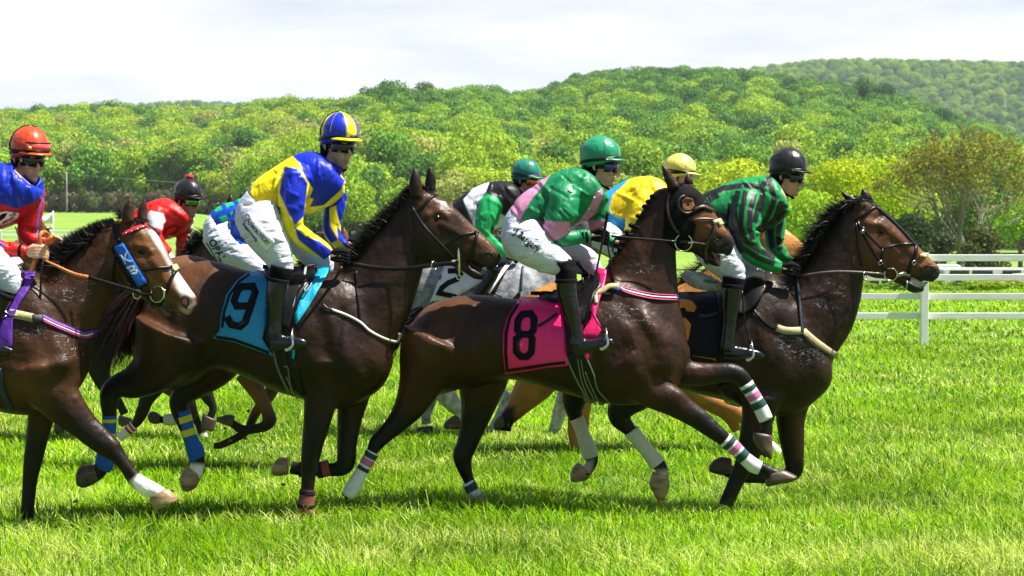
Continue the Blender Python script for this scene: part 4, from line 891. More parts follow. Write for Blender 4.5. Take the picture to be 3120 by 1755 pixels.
h2_paint = [
 (D.pts([(310,930),(420,1000),(300,1080),(180,1260),(180,1150),(240,940)]), BLK, 50, 'n'),
 (C5.pts([(1060,380),(1060,560),(1160,1000),(900,1000),(900,400)]), BLK, 60, 'f'),
 (C6.pts([(200,560),(420,560),(640,600),(640,900),(0,900),(0,1200),(400,1200),(180,1100)]), BLK, 80),
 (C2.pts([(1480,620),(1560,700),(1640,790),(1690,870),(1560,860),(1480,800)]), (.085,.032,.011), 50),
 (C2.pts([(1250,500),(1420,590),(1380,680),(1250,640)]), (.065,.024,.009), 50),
 (C2.pts([(1560,850),(1700,840),(1700,1010),(1420,1010),(1440,930),(1540,900)]), (.016,.010,.008), 40),
 (C2.pts([(1190,430),(1215,420),(1225,500),(1205,540),(1185,520)]), BLK, 10), (C2.pts([(1270,400),(1290,400),(1300,470),(1275,470)]), BLK, 10), (C2.pts([(1340,565),(1372,572),(1378,590),(1350,586)]), (.5,.48,.46), 6),
 (D.pts([(330,690),(480,620),(560,650),(480,760),(400,860),(330,900)]), (.060,.022,.0065), 110),  # lighter rump, sunlight painted into the coat
 (C5.pts([(1030,830),(1120,840),(1120,910),(1060,960),(1020,960),(1040,900)]), (.6,.55,.5), 14, 'f'),
 (C6.pts([(60,745),(205,745),(205,790),(150,800),(100,870),(60,860)]), (.42,.34,.26), 16, 'f'),
]
h2_sc = [
 (D.pts([(880,800),(930,880),(930,960)]), 30, -.014, 'n'), (D.pts([(780,760),(830,860),(830,960)]), 26, -.012, 'n'), (D.pts([(830,820),(870,900)]), 36, .016, 'n'),
 (D.pts([(560,790),(540,870),(500,910)]), 30, -.020), (D.pts([(420,800),(440,900)]), 22, -.009, 'n'), (D.pts([(470,720),(500,800)]), 26, .010, 'n'),
 (D.pts([(900,720),(960,640),(1010,560)]), 16, -.010), (D.pts([(940,760),(990,700),(1040,660)]), 20, .010),
 (C2.pts([(1260,760),(1250,850),(1320,880)]), 30, .010), (C2.pts([(1340,690),(1440,740),(1560,790)]), 12, .008), (C2.pts([(1280,640),(1340,620),(1380,650)]), 12, .012), (C2.pts([(1325,662)]), 16, -.010),
 (C2.pts([(1610,880)]), 18, -.02), (C2.pts([(1580,860),(1610,845),(1640,860)]), 9, .008), (C2.pts([(1500,905),(1560,940),(1620,960)]), 8, -.018), (C2.pts([(1290,620)]), 14, -.010),
 (D.pts([(650,900),(720,960)]), 30, .008), (D.pts([(860,780),(850,870)]), 12, -.010, 'n'),
]
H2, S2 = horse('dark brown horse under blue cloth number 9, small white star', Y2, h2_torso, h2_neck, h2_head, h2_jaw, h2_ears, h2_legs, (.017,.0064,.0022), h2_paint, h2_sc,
   extra=[ribs(D.ribs([(800,780,830,960,.10,-.17),(860,790,890,970,.12,-.16),(920,850,945,960,.06,-.13)]), Y2)])
eye(H2, S2, (1325,660), .026, Y2, C2)
nostril(H2, S2, [(1575,865),(1595,842),(1630,848),(1645,875),(1630,910),(1595,905)], [(1595,870),(1612,858),(1625,875),(1610,888)], Y2, C2)
cl = drape('saddle_cloth', CB.pts([(850,318),(960,308),(1010,330),(1000,520),(990,700),(965,800),(1045,930),(900,880),(750,825),(600,800),(650,740),(660,620),(700,480),(770,380)]), S2, Y2, cmat((.004,.24,.50), .45), H2, off=.014, res=11, thick=.006, mirror=True, wob=.005, flare=lambda x, y: max(0, y-950)*.00016)
SC = Surf([(np.array([v.co[:] for v in cl.data.vertices]), [tuple(p.vertices) for p in cl.data.polygons])])
strap('cloth_binding', [(CB.pts([(870,326),(790,385),(722,480),(682,610),(668,720)]), 7.5, False, 1), (CB.pts([(622,790),(750,808),(900,862),(1028,912)]), 9, False, 1)], SC, Y2, cmat((.006,.008,.012), .7), cl, off=.006, thick=.003)
strap('cloth_number', [(CB.pts([(812,418),(895,415),(912,462),(872,560),(775,562),(757,520),(785,445)]), 21, True, 1), (CB.pts([(893,520),(838,680),(800,712),(735,697),(702,640)]), 22, False, 1)], SC, Y2, cmat((.006,.007,.010), .7), cl, off=.0075, thick=.003)
drape('cloth_front', CB.pts([(1375,285),(1470,268),(1450,310),(1380,440),(1310,560),(1215,700),(1200,640),(1240,520),(1330,370)]), S2, Y2, cmat((.005,.32,.52), .45), H2, off=.022, res=9, thick=.006, mirror=True, wob=.004)
drape('cloth_front', CB.pts([(1182,870),(1208,870),(1200,950),(1182,948)]), S2, Y2, cmat((.005,.32,.52), .45), H2, off=.022, res=6, thick=.006)
drape('saddle', CB.pts([(965,290),(985,272),(1010,290),(1160,330),(1260,320),(1290,290),(1365,285),(1350,340),(1290,420),(1230,520),(1190,620),(1160,740),(1105,700),(1110,520),(1120,420),(1040,380),(985,345)]), S2, Y2, M_blk, H2, off=.045, res=10, thick=.03, mirror=True)
strap('saddle_piping', [(CB.pts([(1365,290),(1310,310),(1270,350),(1240,420),(1210,500),(1185,580)]), 3), (CB.pts([(1300,400),(1275,440),(1290,450),(1330,390)]), 3)], S2, Y2, cmat((.3,.3,.32), .35), H2, off=.064, thick=.004)
g = strap('girth', [(CB.pts([(1080,860),(1100,960),(1140,1080),(1190,1200)]), 34), (CB.pts([(1150,860),(1180,980),(1210,1100),(1245,1230)]), 26)], S2, Y2, M_blk, H2, off=.012, thick=.012, mirror=True)
strap('girth_edge', [(CB.pts([(1045,890),(1070,1000),(1110,1100),(1160,1190)]), 5)], S2, Y2, cmat((.12,.16,.13), .6), g, off=.022, thick=.004)
strap('girth_buckle', [(CB.pts([(1120,1010),(1150,1010),(1160,1080),(1180,1200)]), 2), (CB.pts([(1140,1080),(1170,1150),(1200,1215)]), 2)], S2, Y2, cmat((.26,.25,.18), .4), g, off=.024, thick=.004)
strap('breastplate', [(CB.pts([(1405,540),(1440,575),(1480,590)]), 6), ], S2, Y2, M_blk, H2, off=.012, thick=.005, mirror=True)
strap('breast_strap', [(CB.pts([(1470,585),(1580,625),(1685,680),(1750,740),(1840,790),(1945,825),(1975,800),(1975,760)]), 7)], S2, Y2, cmat((.58,.55,.45), .6), H2, off=.010, thick=.006, mirror=True)
strap('neck_strap', [(CB.pts([(1655,300),(1660,420),(1675,560),(1688,680)]), 5)], S2, Y2, M_blk, H2, off=.010, thick=.005, mirror=True)
ribbon3('racing_whip_strap', CB.pts([(1550,270),(1480,400),(1420,480),(1330,600),(1220,740)]), 9, Y2, -.36, M_blk, H2, .010)
br = strap('bridle', [(C2.pts([(1158,570),(1180,625),(1240,600),(1290,545),(1330,530)]), 8), (C2.pts([(1185,600),(1240,690),(1310,770),(1380,840),(1420,890)]), 9), (C2.pts([(1155,570),(1180,700),(1190,820),(1220,890)]), 5), (C2.pts([(1370,815),(1450,760),(1540,735)]), 8), (C2.pts([(1548,735),(1530,820),(1510,880),(1500,960)]), 9), (C2.pts([(1380,830),(1370,900)]), 6)], S2, Y2, M_blk, H2, off=.009, thick=.006, mirror=True)
pb = S2.hit(*C2.pts([(1445,905)])[0], Y2, .025)
mkobj('bit_ring', join([wtube([pb+[-.003,0,.10], pb+[0,0,.03], pb+[.004,0,-.09]], [.006,.011,.007]), wtube([pb+[-.05,0,.015], pb+[0,0,.02]], [.005,.005]), torus(pb+np.array([.0,0,-.10]), .014, .004)]), M_met, br)
pr = P(*C2.pts([(1308,922)])[0], Y2-.13); mkobj('martingale_ring', torus(pr, .030, .004, (.8,-.5,0)), M_met, br)
ribbon3('rein', C2.pts([(850,912),(1000,935),(1150,938),(1300,920),(1430,905)]), 13, Y2, -.14, M_blk, H2, .008)
strands('mane', C2.pts([(1190,500),(1150,560),(1100,620),(1040,680),(980,750),(900,860),(860,930)]), Y2, M_hair, H2, 2600, [(-.7,-.1),(-.75,-.4),(-.8,-.45),(-.7,-.5),(-.9,.1)], [22,34,42,52,55], .006, .5, 0, .03, .12, .25)
strands('mane', C2.pts([(1185,480),(1160,560),(1140,610)]), Y2, M_hairb, H2, 320, [(-.8,-.3),(-.7,.6)], [40,55], .005, .6, 0, .03, .4, .5)
strands('forelock', C2.pts([(1240,480),(1300,500)]), Y2, M_hair, H2, 200, [(.2,.7),(.6,.4)], 22, .006, .5)
strands('tail', D.pts([(372,690),(360,720),(356,760)]), Y2, M_hair, H2, 1500, [(-.72,.62),(-.62,.76),(-.45,.88)], [190,200,190], .007, .13, 0.02, .035, .25, .12, 7)
strands('tail', D.pts([(372,690),(360,720),(356,760)]), Y2, M_hairb, H2, 420, [(-.72,.62),(-.62,.76),(-.45,.88)], [190,200,190], .006, .15, -.02, .03, .25, .12, 7)
BLU = (.004, .09, .42); YEL = (.66, .60, .02)
wrap(H2, C5, [(600,570,40),(600,620,38),(598,680,37),(590,740,39),(578,790,48),(571,838,50),(560,862,42)], -.15, Y2, BLU, [(.07,.14,YEL),(.30,.38,YEL)])
wrap(H2, C5, [(998,545,46),(1015,600,42),(1030,650,41),(1050,710,42),(1072,765,50),(1080,822,40)], .14, Y2, BLU, [(.12,.24,YEL),(.38,.5,YEL)])
wrap(H2, C6, [(263,945,44),(258,990,46),(252,1040,50),(247,1085,54)], -.14, Y2, (.20,.055,.045), [(0,.22,(.02,.015,.025)),(.62,.74,(.015,.01,.015))])
wrap(H2, C6, [(392,815,50),(350,826,48),(320,830,48)], .14, Y2, (.22,.05,.03), [(.5,1,(.02,.018,.02))], name='leg_boot')
wrap(H2, C6, [(300,828,48),(255,828,48),(215,824,46)], .14, Y2, (.02,.018,.02), [], name='leg_boot')
hoofs(H2, C5, [(520,838,545,925,.04),(480,838,505,950,.05),(440,848,460,965,.055),(422,880,430,955,.05)], -.15, Y2, M_hoof)
hoofs(H2, C5, [(1030,850,1105,890,.04),(1000,875,1095,930,.05),(985,920,1070,968,.052),(1000,975,1035,986,.035)], .14, Y2, M_hooft)
hoofs(H2, C6, [(150,757,150,855,.045),(110,755,105,864,.055),(75,775,70,862,.055),(56,815,58,850,.045)], .14, Y2, M_hooft)

# ---------- left horse with KB blinker
Y1 = 11.15
h1_torso = D.ribs([(-432,820,-432,870,.05),(-400,760,-405,950,.17),(-330,710,-340,1000,.25),(-230,690,-240,960,.28),(-130,700,-140,985,.3),(-40,705,-40,1022,.31),(30,695,30,1042,.3),(80,675,95,1042,.28),(115,690,150,1015,.26),(152,735,190,985,.22),(195,800,220,940,.14),(216,845,228,915,.06)])
h1_neck = D.ribs([(60,720,180,990,.2),(85,685,225,872,.18),(135,652,256,815,.135),(190,614,278,765,.11),(240,580,295,725,.095),(278,556,298,690,.085),(314,552,306,680,.08)])
h1_head = CA.ribs([(900,195,860,480,.078),(1010,170,885,610,.10),(1110,225,965,705,.105),(1200,340,1055,745,.098),(1270,478,1115,765,.08),(1340,588,1185,790,.068),(1400,675,1245,808,.066),(1440,730,1315,850,.055),(1450,790,1392,872,.03)])
h1_jaw = CA.tube([(1120,750,30),(1178,805,36),(1218,845,36),(1268,865,20)])
h1_ears = [(CA.ribs([(882,205,990,180,.04),(888,140,985,118,.035),(910,65,980,62,.022),(958,8,968,10,.006)]), -.07), (CA.ribs([(1010,200,1080,190,.03),(1008,120,1086,118,.03),(1022,60,1082,60,.02),(1068,9,1075,11,.006)]), .09)]
h1_legs = [
 (C5.tube([(240,280,200),(270,400,150),(355,520,108),(450,620,78),(545,705,66),(615,762,56),(675,835,42),(735,912,40),(795,958,46),(850,985,44),(890,1010,42)]), -.15),
 (C5.tube([(240,430,130),(228,560,80),(202,700,62),(182,810,54),(166,910,43),(157,1010,39),(152,1080,37),(150,1140,38)]), .14),
 (D.tube([(-370,850,90),(-380,920,70),(-400,1000,45),(-430,1060,28),(-440,1120,18),(-430,1190,15),(-420,1230,17)]), -.15),
 (D.tube([(-300,850,90),(-290,940,70),(-270,1020,40),(-270,1080,26),(-240,1150,16),(-210,1200,16),(-200,1230,17)]), .14)]
HB = (.125, .048, .013)
h1_paint = [(CA.pts([(925,60),(955,50),(960,140),(930,170),(905,150)]), BLK, 10), (CA.pts([(1035,80),(1070,60),(1070,130),(1040,150)]), BLK, 10),
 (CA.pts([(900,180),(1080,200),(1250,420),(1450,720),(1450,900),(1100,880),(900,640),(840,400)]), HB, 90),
 (CA.pts([(1180,850),(1160,740),(1220,720),(1280,850),(1330,900),(1200,920)]), (.10,.075,.06), 30),
 (CA.pts([(1105,250),(1150,262),(1178,330),(1230,440),(1275,520),(1330,590),(1400,670),(1440,730),(1400,730),(1340,740),(1320,700),(1290,640),(1262,560),(1240,490),(1190,400),(1130,310)]), (.70,.64,.60), 16),
 (CA.pts([(1320,820),(1350,740),(1400,730),(1430,790),(1400,880),(1330,885)]), (.45,.30,.26), 20),
 (C5.pts([(330,560),(560,600),(760,860),(800,960),(740,1010),(560,830),(380,700)]), BLK, 90, 'n'),
 (C5.pts([(90,640),(300,660),(260,1200),(80,1200)]), BLK, 90, 'f'),
 (C5.pts([(715,930),(770,890),(830,900),(1000,1010),(900,1110),(760,1010)]), (.72,.66,.64), 14, 'n'),
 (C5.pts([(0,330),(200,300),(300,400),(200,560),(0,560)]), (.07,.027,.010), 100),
]
h1_sc = [
 (CA.pts([(620,940),(600,1100),(560,1300)]), 22, -.016, 'n'), (CA.pts([(200,950),(350,1150),(400,1350)]), 30, -.014, 'n'), (CA.pts([(420,1100),(520,1300)]), 50, .016, 'n'), (CA.pts([(230,1100),(250,1300)]), 40, .014, 'n'),
 (CA.pts([(500,640),(680,500),(820,420)]), 22, -.010), (CA.pts([(700,620),(780,520),(840,480)]), 20, .012), (CA.pts([(1030,270),(1060,310)]), 16, .014), (CA.pts([(1020,360),(1080,370),(1110,400)]), 12, .014), (CA.pts([(1045,405)]), 18, -.010),
 (CA.pts([(1130,470),(1220,620),(1300,700)]), 14, .008), (CA.pts([(1360,770)]), 20, -.02), (CA.pts([(1330,740),(1360,722),(1395,745)]), 10, .010), (CA.pts([(1230,800),(1270,850),(1320,875)]), 10, -.018), (CA.pts([(960,620),(1020,700)]), 26, .012),
 (C5.pts([(60,330),(180,430)]), 26, .008, 'n'), (C5.pts([(420,470),(560,620),(640,720)]), 14, .008, 'n'), (C5.pts([(600,830),(700,900)]), 9, -.01, 'n'),
]
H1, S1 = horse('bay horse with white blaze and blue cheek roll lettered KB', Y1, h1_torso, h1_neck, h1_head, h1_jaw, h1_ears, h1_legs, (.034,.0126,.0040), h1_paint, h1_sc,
   extra=[ribs(D.ribs([(50,790,90,990,.10,-.17),(130,830,150,1000,.12,-.16),(195,870,205,960,.06,-.12)]), Y1), ribs(D.ribs([(150,800,180,960,.10,.15),(205,840,215,950,.07,.12)]), Y1)])
eye(H1, S1, (1045,400), .027, Y1, CA)
nostril(H1, S1, [(1325,750),(1355,728),(1390,745),(1392,790),(1370,825),(1335,800)], None, Y1, CA)
drape('nostril_lining', CA.pts([(1335,760),(1358,742),(1378,755),(1375,795),(1345,790)]), S1, Y1, cmat((.35,.12,.10), .5), H1, off=.007, res=5, thick=.002)
hoofs(H1, C5, [(905,968,822,1020,.045),(925,976,830,1050,.052),(955,1000,845,1080,.056),(976,1030,860,1086,.052)], -.15, Y1, M_hooft)
kb = drape('cheek_roll', CA.pts([(815,365),(910,332),(1090,630),(1075,650),(985,672)]), S1, Y1, M_hair, H1, off=.030, res=8, thick=.05, mirror=True)
kp = drape('cheek_roll_panel', CA.pts([(835,370),(905,342),(1082,632),(1018,668)]), S1, Y1, cmat((.004,.10,.50), .3), kb, off=.062, res=8, thick=.010)
SK = Surf([(np.array([v.co[:] for v in kp.data.vertices]), [tuple(p.vertices) for p in kp.data.polygons])])
lettering('cheek_roll_letter', 'K', *CA.pts([(912,500),(978,468)]), 31, SK, Y1, cmat((.8,.8,.8), .5, 'print'), kp, .010)
lettering('cheek_roll_letter', 'B', *CA.pts([(962,586),(1024,556)]), 31, SK, Y1, cmat((.8,.8,.8), .5, 'print'), kp, .010)
fz = strands('fleece_edge', CA.pts([(910,332),(1000,480),(1090,630),(1040,655),(985,672),(900,520),(815,365),(860,350)]), Y1, M_hair, kb, 900, [(.5,-.3),(.5,.2),(0,.8),(-.5,.4),(-.6,0)], 5, .006, 1.2, -.14, .02)
br = strap('bridle', [(CA.pts([(850,190),(860,300),(880,330)]), 14), (CA.pts([(845,440),(835,600),(850,660)]), 6), (CA.pts([(1035,545),(1150,525),(1275,512)]), 9), (CA.pts([(1300,530),(1260,600),(1220,700),(1180,800)]), 11), (CA.pts([(1000,670),(1080,710),(1120,690)]), 14), (CA.pts([(1180,800),(1120,780),(1080,740)]), 9), (CA.pts([(1115,740),(1115,790),(1110,830)]), 10)], S1, Y1, M_blk, H1, off=.010, thick=.006, mirror=True)
bb_ = strap('browband', [(CA.pts([(893,278),(950,252),(1020,222),(1082,205)]), 10)], S1, Y1, cmat((.60,.02,.03), .4), br, off=.015, thick=.006, mirror=False)
ch = []
for i in range(9):
    t = i/8; x = 905+t*170; y = 272-t*66+4*math.sin(t*3.14); ch.append(([(x-6, y+1), (x, y-5), (x+6, y-1), (x, y+5)]))
for i, q in enumerate(ch):
    drape('browband_diamond', CA.pts(q), S1, Y1, cmat((.75,.70,.72) if i % 2 else (.05,.05,.35), .4), bb_, off=.020, res=9, thick=.003)
drape('rosette', CA.pts([(1268,500),(1300,500),(1312,530),(1290,548),(1268,530)]), S1, Y1, M_tan, br, off=.016, res=6, thick=.008)
pb = S1.hit(*CA.pts([(1155,715)])[0], Y1, .025)
mkobj('bit_ring', join([torus(pb, .052, .0045, (-.35,-.9,.1)), wtube([pb+[.045,-.01,-.03], pb+[.048,-.01,.03]], [.010,.008])]), M_met, br)
pr = P(*CA.pts([(1008,715)])[0], Y1-.14); mkobj('martingale_ring', torus(pr, .030, .004, (.7,-.6,0)), M_met, br)
ribbon3('rein', CA.pts([(315,460),(420,510),(540,565),(648,590)]), [5,9,11,11], Y1, -.19, M_org, H1, .008)
ribbon3('rein', CA.pts([(640,588),(800,635),(950,680),(1060,718),(1120,710)]), 11, Y1, -.17, M_blk, H1, .008)
ribbon3('rein_loop', [p+(q,) for p, q in zip(CA.pts([(340,360),(350,320),(385,290),(392,320),(360,340),(330,372)]), (-.20,-.22,-.21,-.17,-.15,-.16))], 11, Y1, 0, M_org, H1, .006, 5)
ribbon3('rein_loop', [p+(q,) for p, q in zip(CA.pts([(300,368),(290,310),(305,265),(340,262),(362,292),(350,310)]), (-.20,-.21,-.20,-.15,-.13,-.13))], 11, Y1, 0, M_org, H1, .006, 5)
ribbon3('rein_loop', CA.pts([(262,465),(245,500),(232,548)]), 14, Y1, -.18, M_org, H1, .006)
ribbon3('neck_strap', CA.pts([(312,470),(300,640),(292,850)]), 6.5, Y1, -.20, M_blk, H1, .006)
b = strap('breastplate', [(CA.pts([(305,885),(400,935),(520,985),(620,1020),(695,1000),(700,978)]), 22)], S1, Y1, cmat((.035,.02,.30), .6), H1, off=.010, thick=.006, mirror=True)
for o_, cc_ in ((-15, (.45,.03,.22)), (0, (.70,.65,.72)), (15, (.50,.02,.06))):
    strap('webbing_stripe', [(CA.pts([(318,895+o_),(400,935+o_),(520,985+o_),(620,1020+o_),(685,1004+o_)]), 3.4)], S1, Y1, cmat(cc_, .6), b, off=.0145, thick=.003)
strap('breastplate_pad', [(CA.pts([(70,855),(150,870),(245,890)]), 26)], S1, Y1, M_tan, b, off=.016, thick=.010)
strap('breastplate_keeper', [(CA.pts([(238,888),(310,892)]), 20)], S1, Y1, cmat((.06,.06,.06), .6), b, off=.018, thick=.008)
strap('breastplate_buckle', [(CA.pts([(20,800),(55,860),(130,870)]), 4), (CA.pts([(0,885),(50,875)]), 4)], S1, Y1, M_steel, b, off=.024, thick=.006)
cl = drape('saddle_cloth', CA.pts([(-330,560),(180,556),(265,546),(215,680),(140,790),(95,900),(90,1108),(0,1105),(-150,1110),(-330,1100)]), S1, Y1, cmat((.075,.012,.26), .5), H1, off=.014, res=11, thick=.006, mirror=True, wob=.004)
sd_ = drape('saddle', CA.pts([(-200,700),(-100,610),(0,582),(60,552),(140,538),(182,560),(170,620),(120,700),(60,770),(0,830),(-120,900)]), S1, Y1, M_brn, H1, off=.05, res=10, thick=.035, mirror=True)
strap('saddle_wrap', [(CA.pts([(5,600),(60,580),(120,560),(170,568)]), 3), (CA.pts([(0,680),(70,640),(140,600),(172,580)]), 3), (CA.pts([(0,780),(60,700),(120,640),(165,610)]), 3)], S1, Y1, cmat((.11,.055,.035), .4), sd_, off=.072, thick=.004)
strap('girth', [(C5.pts([(-10,310),(10,430),(60,545)]), 18)], S1, Y1, cmat((.01,.02,.06), .5), H1, off=.012, thick=.010, mirror=True)
strands('mane', CA.pts([(835,190),(760,225),(680,270),(600,315),(520,370),(440,430),(380,470),(330,540)]), Y1, M_hair, H1, 3400, [(-.35,-.9),(-.45,-.85),(-.5,-.8),(-.6,-.6),(-.8,-.1)], [16,30,36,40,48,40], .006, .32, 0, .03, .05, .15)
strands('mane', CA.pts([(700,280),(560,380),(460,480),(360,560)]), Y1, M_hair, H1, 1500, [(-.6,.1),(-.7,.4),(-.8,.5)], 40, .007, .4, -.06, .03)
strands('forelock', CA.pts([(960,170),(1010,160),(1040,170)]), Y1, M_hair, H1, 420, [(.3,.8),(.75,.5)], 30, .006, .35)
strands('poll_tuft', CA.pts([(880,170),(900,130)]), Y1, M_hair, H1, 110, [(-.6,-.7)], 30, .004, .35)
foam(H1, S1, Y1, CA, [([(440,690),(520,730),(580,720),(640,650)], 50), ([(430,630),(470,580),(470,560)], 25), ([(160,1000),(300,980),(420,1020),(560,1060)], 40), ([(250,740),(310,830)], 30), ([(440,1060),(570,1140)], 40)], 40)

# ---------- right horse, black and orange cloth
Y4 = 12.65
h4_torso = D.ribs([(1476,850,1475,892,.05),(1500,790,1490,950,.17),(1550,750,1532,985,.24),(1620,735,1600,970,.27),(1700,742,1690,978,.29),(1800,735,1790,1000,.31),(1880,702,1870,1022,.31),(1935,686,1935,1046,.28),(1975,710,2005,1040,.25),(2012,765,2055,1005,.20),(2050,820,2090,965,.13),(2074,862,2093,915,.05)])
h4_neck = D.ribs([(1890,720,2050,1000,.2),(1935,700,2100,900,.17),(1985,684,2142,832,.135),(2038,626,2164,765,.11),(2082,562,2173,705,.095),(2115,512,2176,660,.085),(2150,500,2182,640,.078)])
h4_head = C4.ribs([(1050,420,1060,700,.078),(1130,400,1085,795,.10),(1210,440,1160,850,.10),(1300,520,1238,865,.094),(1385,608,1305,875,.078),(1455,688,1380,880,.064),(1520,752,1448,880,.062),(1562,796,1512,890,.052),(1574,830,1556,868,.02)])
h4_jaw = C4.tube([(1300,860,24),(1370,888,32),(1420,915,38),(1475,922,22)])
h4_ears = [(C4.ribs([(1068,478,1140,430,.035),(1025,425,1100,400,.032),(1000,385,1050,378,.02),(981,345,988,346,.006)]), -.065), (C4.ribs([(1105,405,1185,415,.03),(1102,370,1165,372,.026),(1113,333,1120,334,.006)]), .07)]
h4_legs = [
 (C7.tube([(700,300,150),(620,390,120),(570,455,88),(550,520,64),(598,580,44),(645,632,36),(700,702,36),(752,768,42),(785,800,42),(806,845,33),(800,890,40)]), -.14),
 (C7.tube([(360,280,140),(300,380,90),(285,450,64),(292,510,44),(320,570,37),(345,640,38),(372,710,44),(388,760,42),(382,805,34),(345,850,40)]), .14),
 (C7.tube([(1380,380,140),(1365,500,98),(1338,620,84),(1305,740,68),(1280,800,58),(1240,880,48),(1205,960,44),(1170,1040,44),(1152,1090,50),(1150,1125,50)]), -.14),
 (C7.tube([(1560,420,110),(1552,540,86),(1560,660,74),(1572,770,60),(1570,832,54),(1520,868,42),(1440,876,36),(1360,872,36),(1290,868,38),(1220,850,38),(1170,820,44)]), .14)]
h4_paint = [
 (C7.pts([(400,420),(760,420),(900,950),(700,1000),(400,560)]), BLK, 60), (C7.pts([(180,400),(460,400),(460,900),(240,920)]), BLK, 60),
 (C7.pts([(1200,560),(1500,640),(1660,640),(1660,920),(1260,930),(1260,1200),(1040,1200),(1040,700)]), BLK, 90),
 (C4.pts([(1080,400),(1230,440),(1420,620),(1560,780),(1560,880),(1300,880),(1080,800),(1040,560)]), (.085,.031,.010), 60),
 (C4.pts([(1460,830),(1500,770),(1600,800),(1580,900),(1500,930),(1440,970),(1360,950),(1380,880)]), (.018,.013,.013), 30),
 (C4.pts([(1440,690),(1520,740),(1560,790),(1460,800)]), (.17,.065,.016), 24),
 (C7.pts([(760,830),(830,830),(845,920),(740,930)]), (.58,.50,.44), 16, 'n'), (C7.pts([(400,770),(300,780),(300,900),(390,870)]), (.55,.47,.42), 16, 'f'),
 (C7.pts([(1580,500),(1640,520),(1640,780),(1590,760)]), (.08,.028,.010), 30),  # lit front edge of the folded forearm, painted as a lighter strip
]
h4_sc = [
 (D.pts([(1960,820),(2000,900),(1985,980)]), 28, -.014, 'n'), (D.pts([(1900,820),(1930,900)]), 28, .014, 'n'), (D.pts([(1870,740),(1900,860),(1905,960)]), 20, -.012, 'n'), (D.pts([(2040,860),(2060,940)]), 22, .012, 'n'),
 (D.pts([(2000,760),(2080,680),(2120,620)]), 18, -.010), (D.pts([(2050,780),(2110,700)]), 20, .010), (C4.pts([(1140,720),(1130,800),(1200,830)]), 30, .010),
 (C4.pts([(1195,515),(1215,500)]), 10, -.014), (C4.pts([(1150,540),(1210,545),(1250,570)]), 12, .012), (C4.pts([(1225,590)]), 16, -.010), (C4.pts([(1300,600),(1360,660),(1420,720)]), 13, .009), (C4.pts([(1290,650),(1350,700)]), 10, -.007),
 (C4.pts([(1500,812)]), 18, -.02), (C4.pts([(1465,800),(1500,785),(1540,800)]), 9, .009), (C4.pts([(1390,860),(1440,890),(1500,905)]), 8, -.018),
]
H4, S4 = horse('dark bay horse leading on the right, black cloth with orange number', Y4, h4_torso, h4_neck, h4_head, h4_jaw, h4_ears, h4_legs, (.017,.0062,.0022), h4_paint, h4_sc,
   extra=[ribs(D.ribs([(1890,790,1920,980,.10,-.17),(1960,820,1985,990,.12,-.16),(2030,880,2045,980,.06,-.12)]), Y4)])
eye(H4, S4, (1225,588), .027, Y4, C4)
nostril(H4, S4, [(1455,810),(1485,785),(1530,790),(1545,815),(1520,845),(1475,840)], [(1485,808),(1510,798),(1522,815),(1500,828)], Y4, C4)
drape('teeth', C4.pts([(1400,870),(1450,885),(1500,905),(1490,918),(1440,905),(1395,885)]), S4, Y4, cmat((.62,.56,.36), .4), H4, off=.004, res=4, thick=.003, mirror=True)
strap('lather', [(C4.pts([(1320,850),(1360,838),(1395,850)]), 10), (C4.pts([(1380,880),(1375,930)]), 4), (C4.pts([(1400,860),(1450,885),(1490,900)]), 4)], S4, Y4, M_foam, H4, off=.008, thick=.004)
drape('saddle_cloth', CDD.pts([(-60,250),(175,240),(470,330),(620,320),(640,420),(560,600),(480,700),(440,850),(230,800),(-40,800),(-80,500)]), S4, Y4, cmat((.010,.010,.014), .6), H4, off=.014, res=11, thick=.006, mirror=True, wob=.004)
cl = LAST['saddle_cloth']
SC = Surf([(np.array([v.co[:] for v in cl.data.vertices]), [tuple(p.vertices) for p in cl.data.polygons])])
strap('cloth_binding', [(CDD.pts([(-40,775),(230,812),(435,838)]), 8, False, 1)], SC, Y4, cmat((.62,.20,.015), .6), cl, off=.006, thick=.003)
drape('cloth_number', CDD.pts([(60,450),(120,410),(185,385),(262,402),(296,445),(278,485),(222,478),(205,448),(170,460),(110,520),(215,528),(255,575),(235,690),(120,700),(50,600)]), SC, Y4, cmat((.72,.24,.015), .6), cl, off=.008, res=9, thick=.003)
strap('cloth_tab', [(CDD.pts([(312,510),(380,510),(462,488)]), 7)], SC, Y4, cmat((.03,.03,.04), .4), cl, off=.012, thick=.004)
ss = mkobj('sheepskin_pad', (lambda r: (r[0]+r[2]*.004*nr.normal(size=(len(r[0]), 1)), r[1]))(remesh([tube(CDD.tube([(190,205,14),(225,222,40),(290,246,58),(370,272,54),(440,292,40),(476,300,26)]), Y4, -.20, 1.0)], .008, 2)), M_fleece, H4)
mkobj('sheepskin_emblem', tube(CDD.tube([(345,252,5),(375,258,10),(420,264,9),(450,266,5)]), Y4, -.268, .8), cmat((.01,.22,.07), .8), ss)
mkobj('sheepskin_pad', (lambda r: (r[0]+r[2]*.004*nr.normal(size=(len(r[0]), 1)), r[1]))(remesh([tube(CDD.tube([(655,222,18),(700,202,26),(750,200,30),(790,226,26)]), Y4, -.12, 1.5)], .008, 2)), M_fleece, H4)
drape('saddle', CDD.pts([(440,240),(560,230),(640,250),(720,240),(800,265),(808,300),(780,370),(720,440),(690,470),(640,500),(470,500),(440,330)]), S4, Y4, M_blk, H4, off=.045, res=10, thick=.03, mirror=True)
strap('breastplate', [(CDD.pts([(885,600),(960,622),(1080,620)]), 22), (CDD.pts([(1080,618),(1140,680),(1220,740),(1320,800),(1345,785)]), [18,22,22,18,12])], S4, Y4, cmat((.36,.30,.17), .6), H4, off=.010, thick=.007, mirror=True)
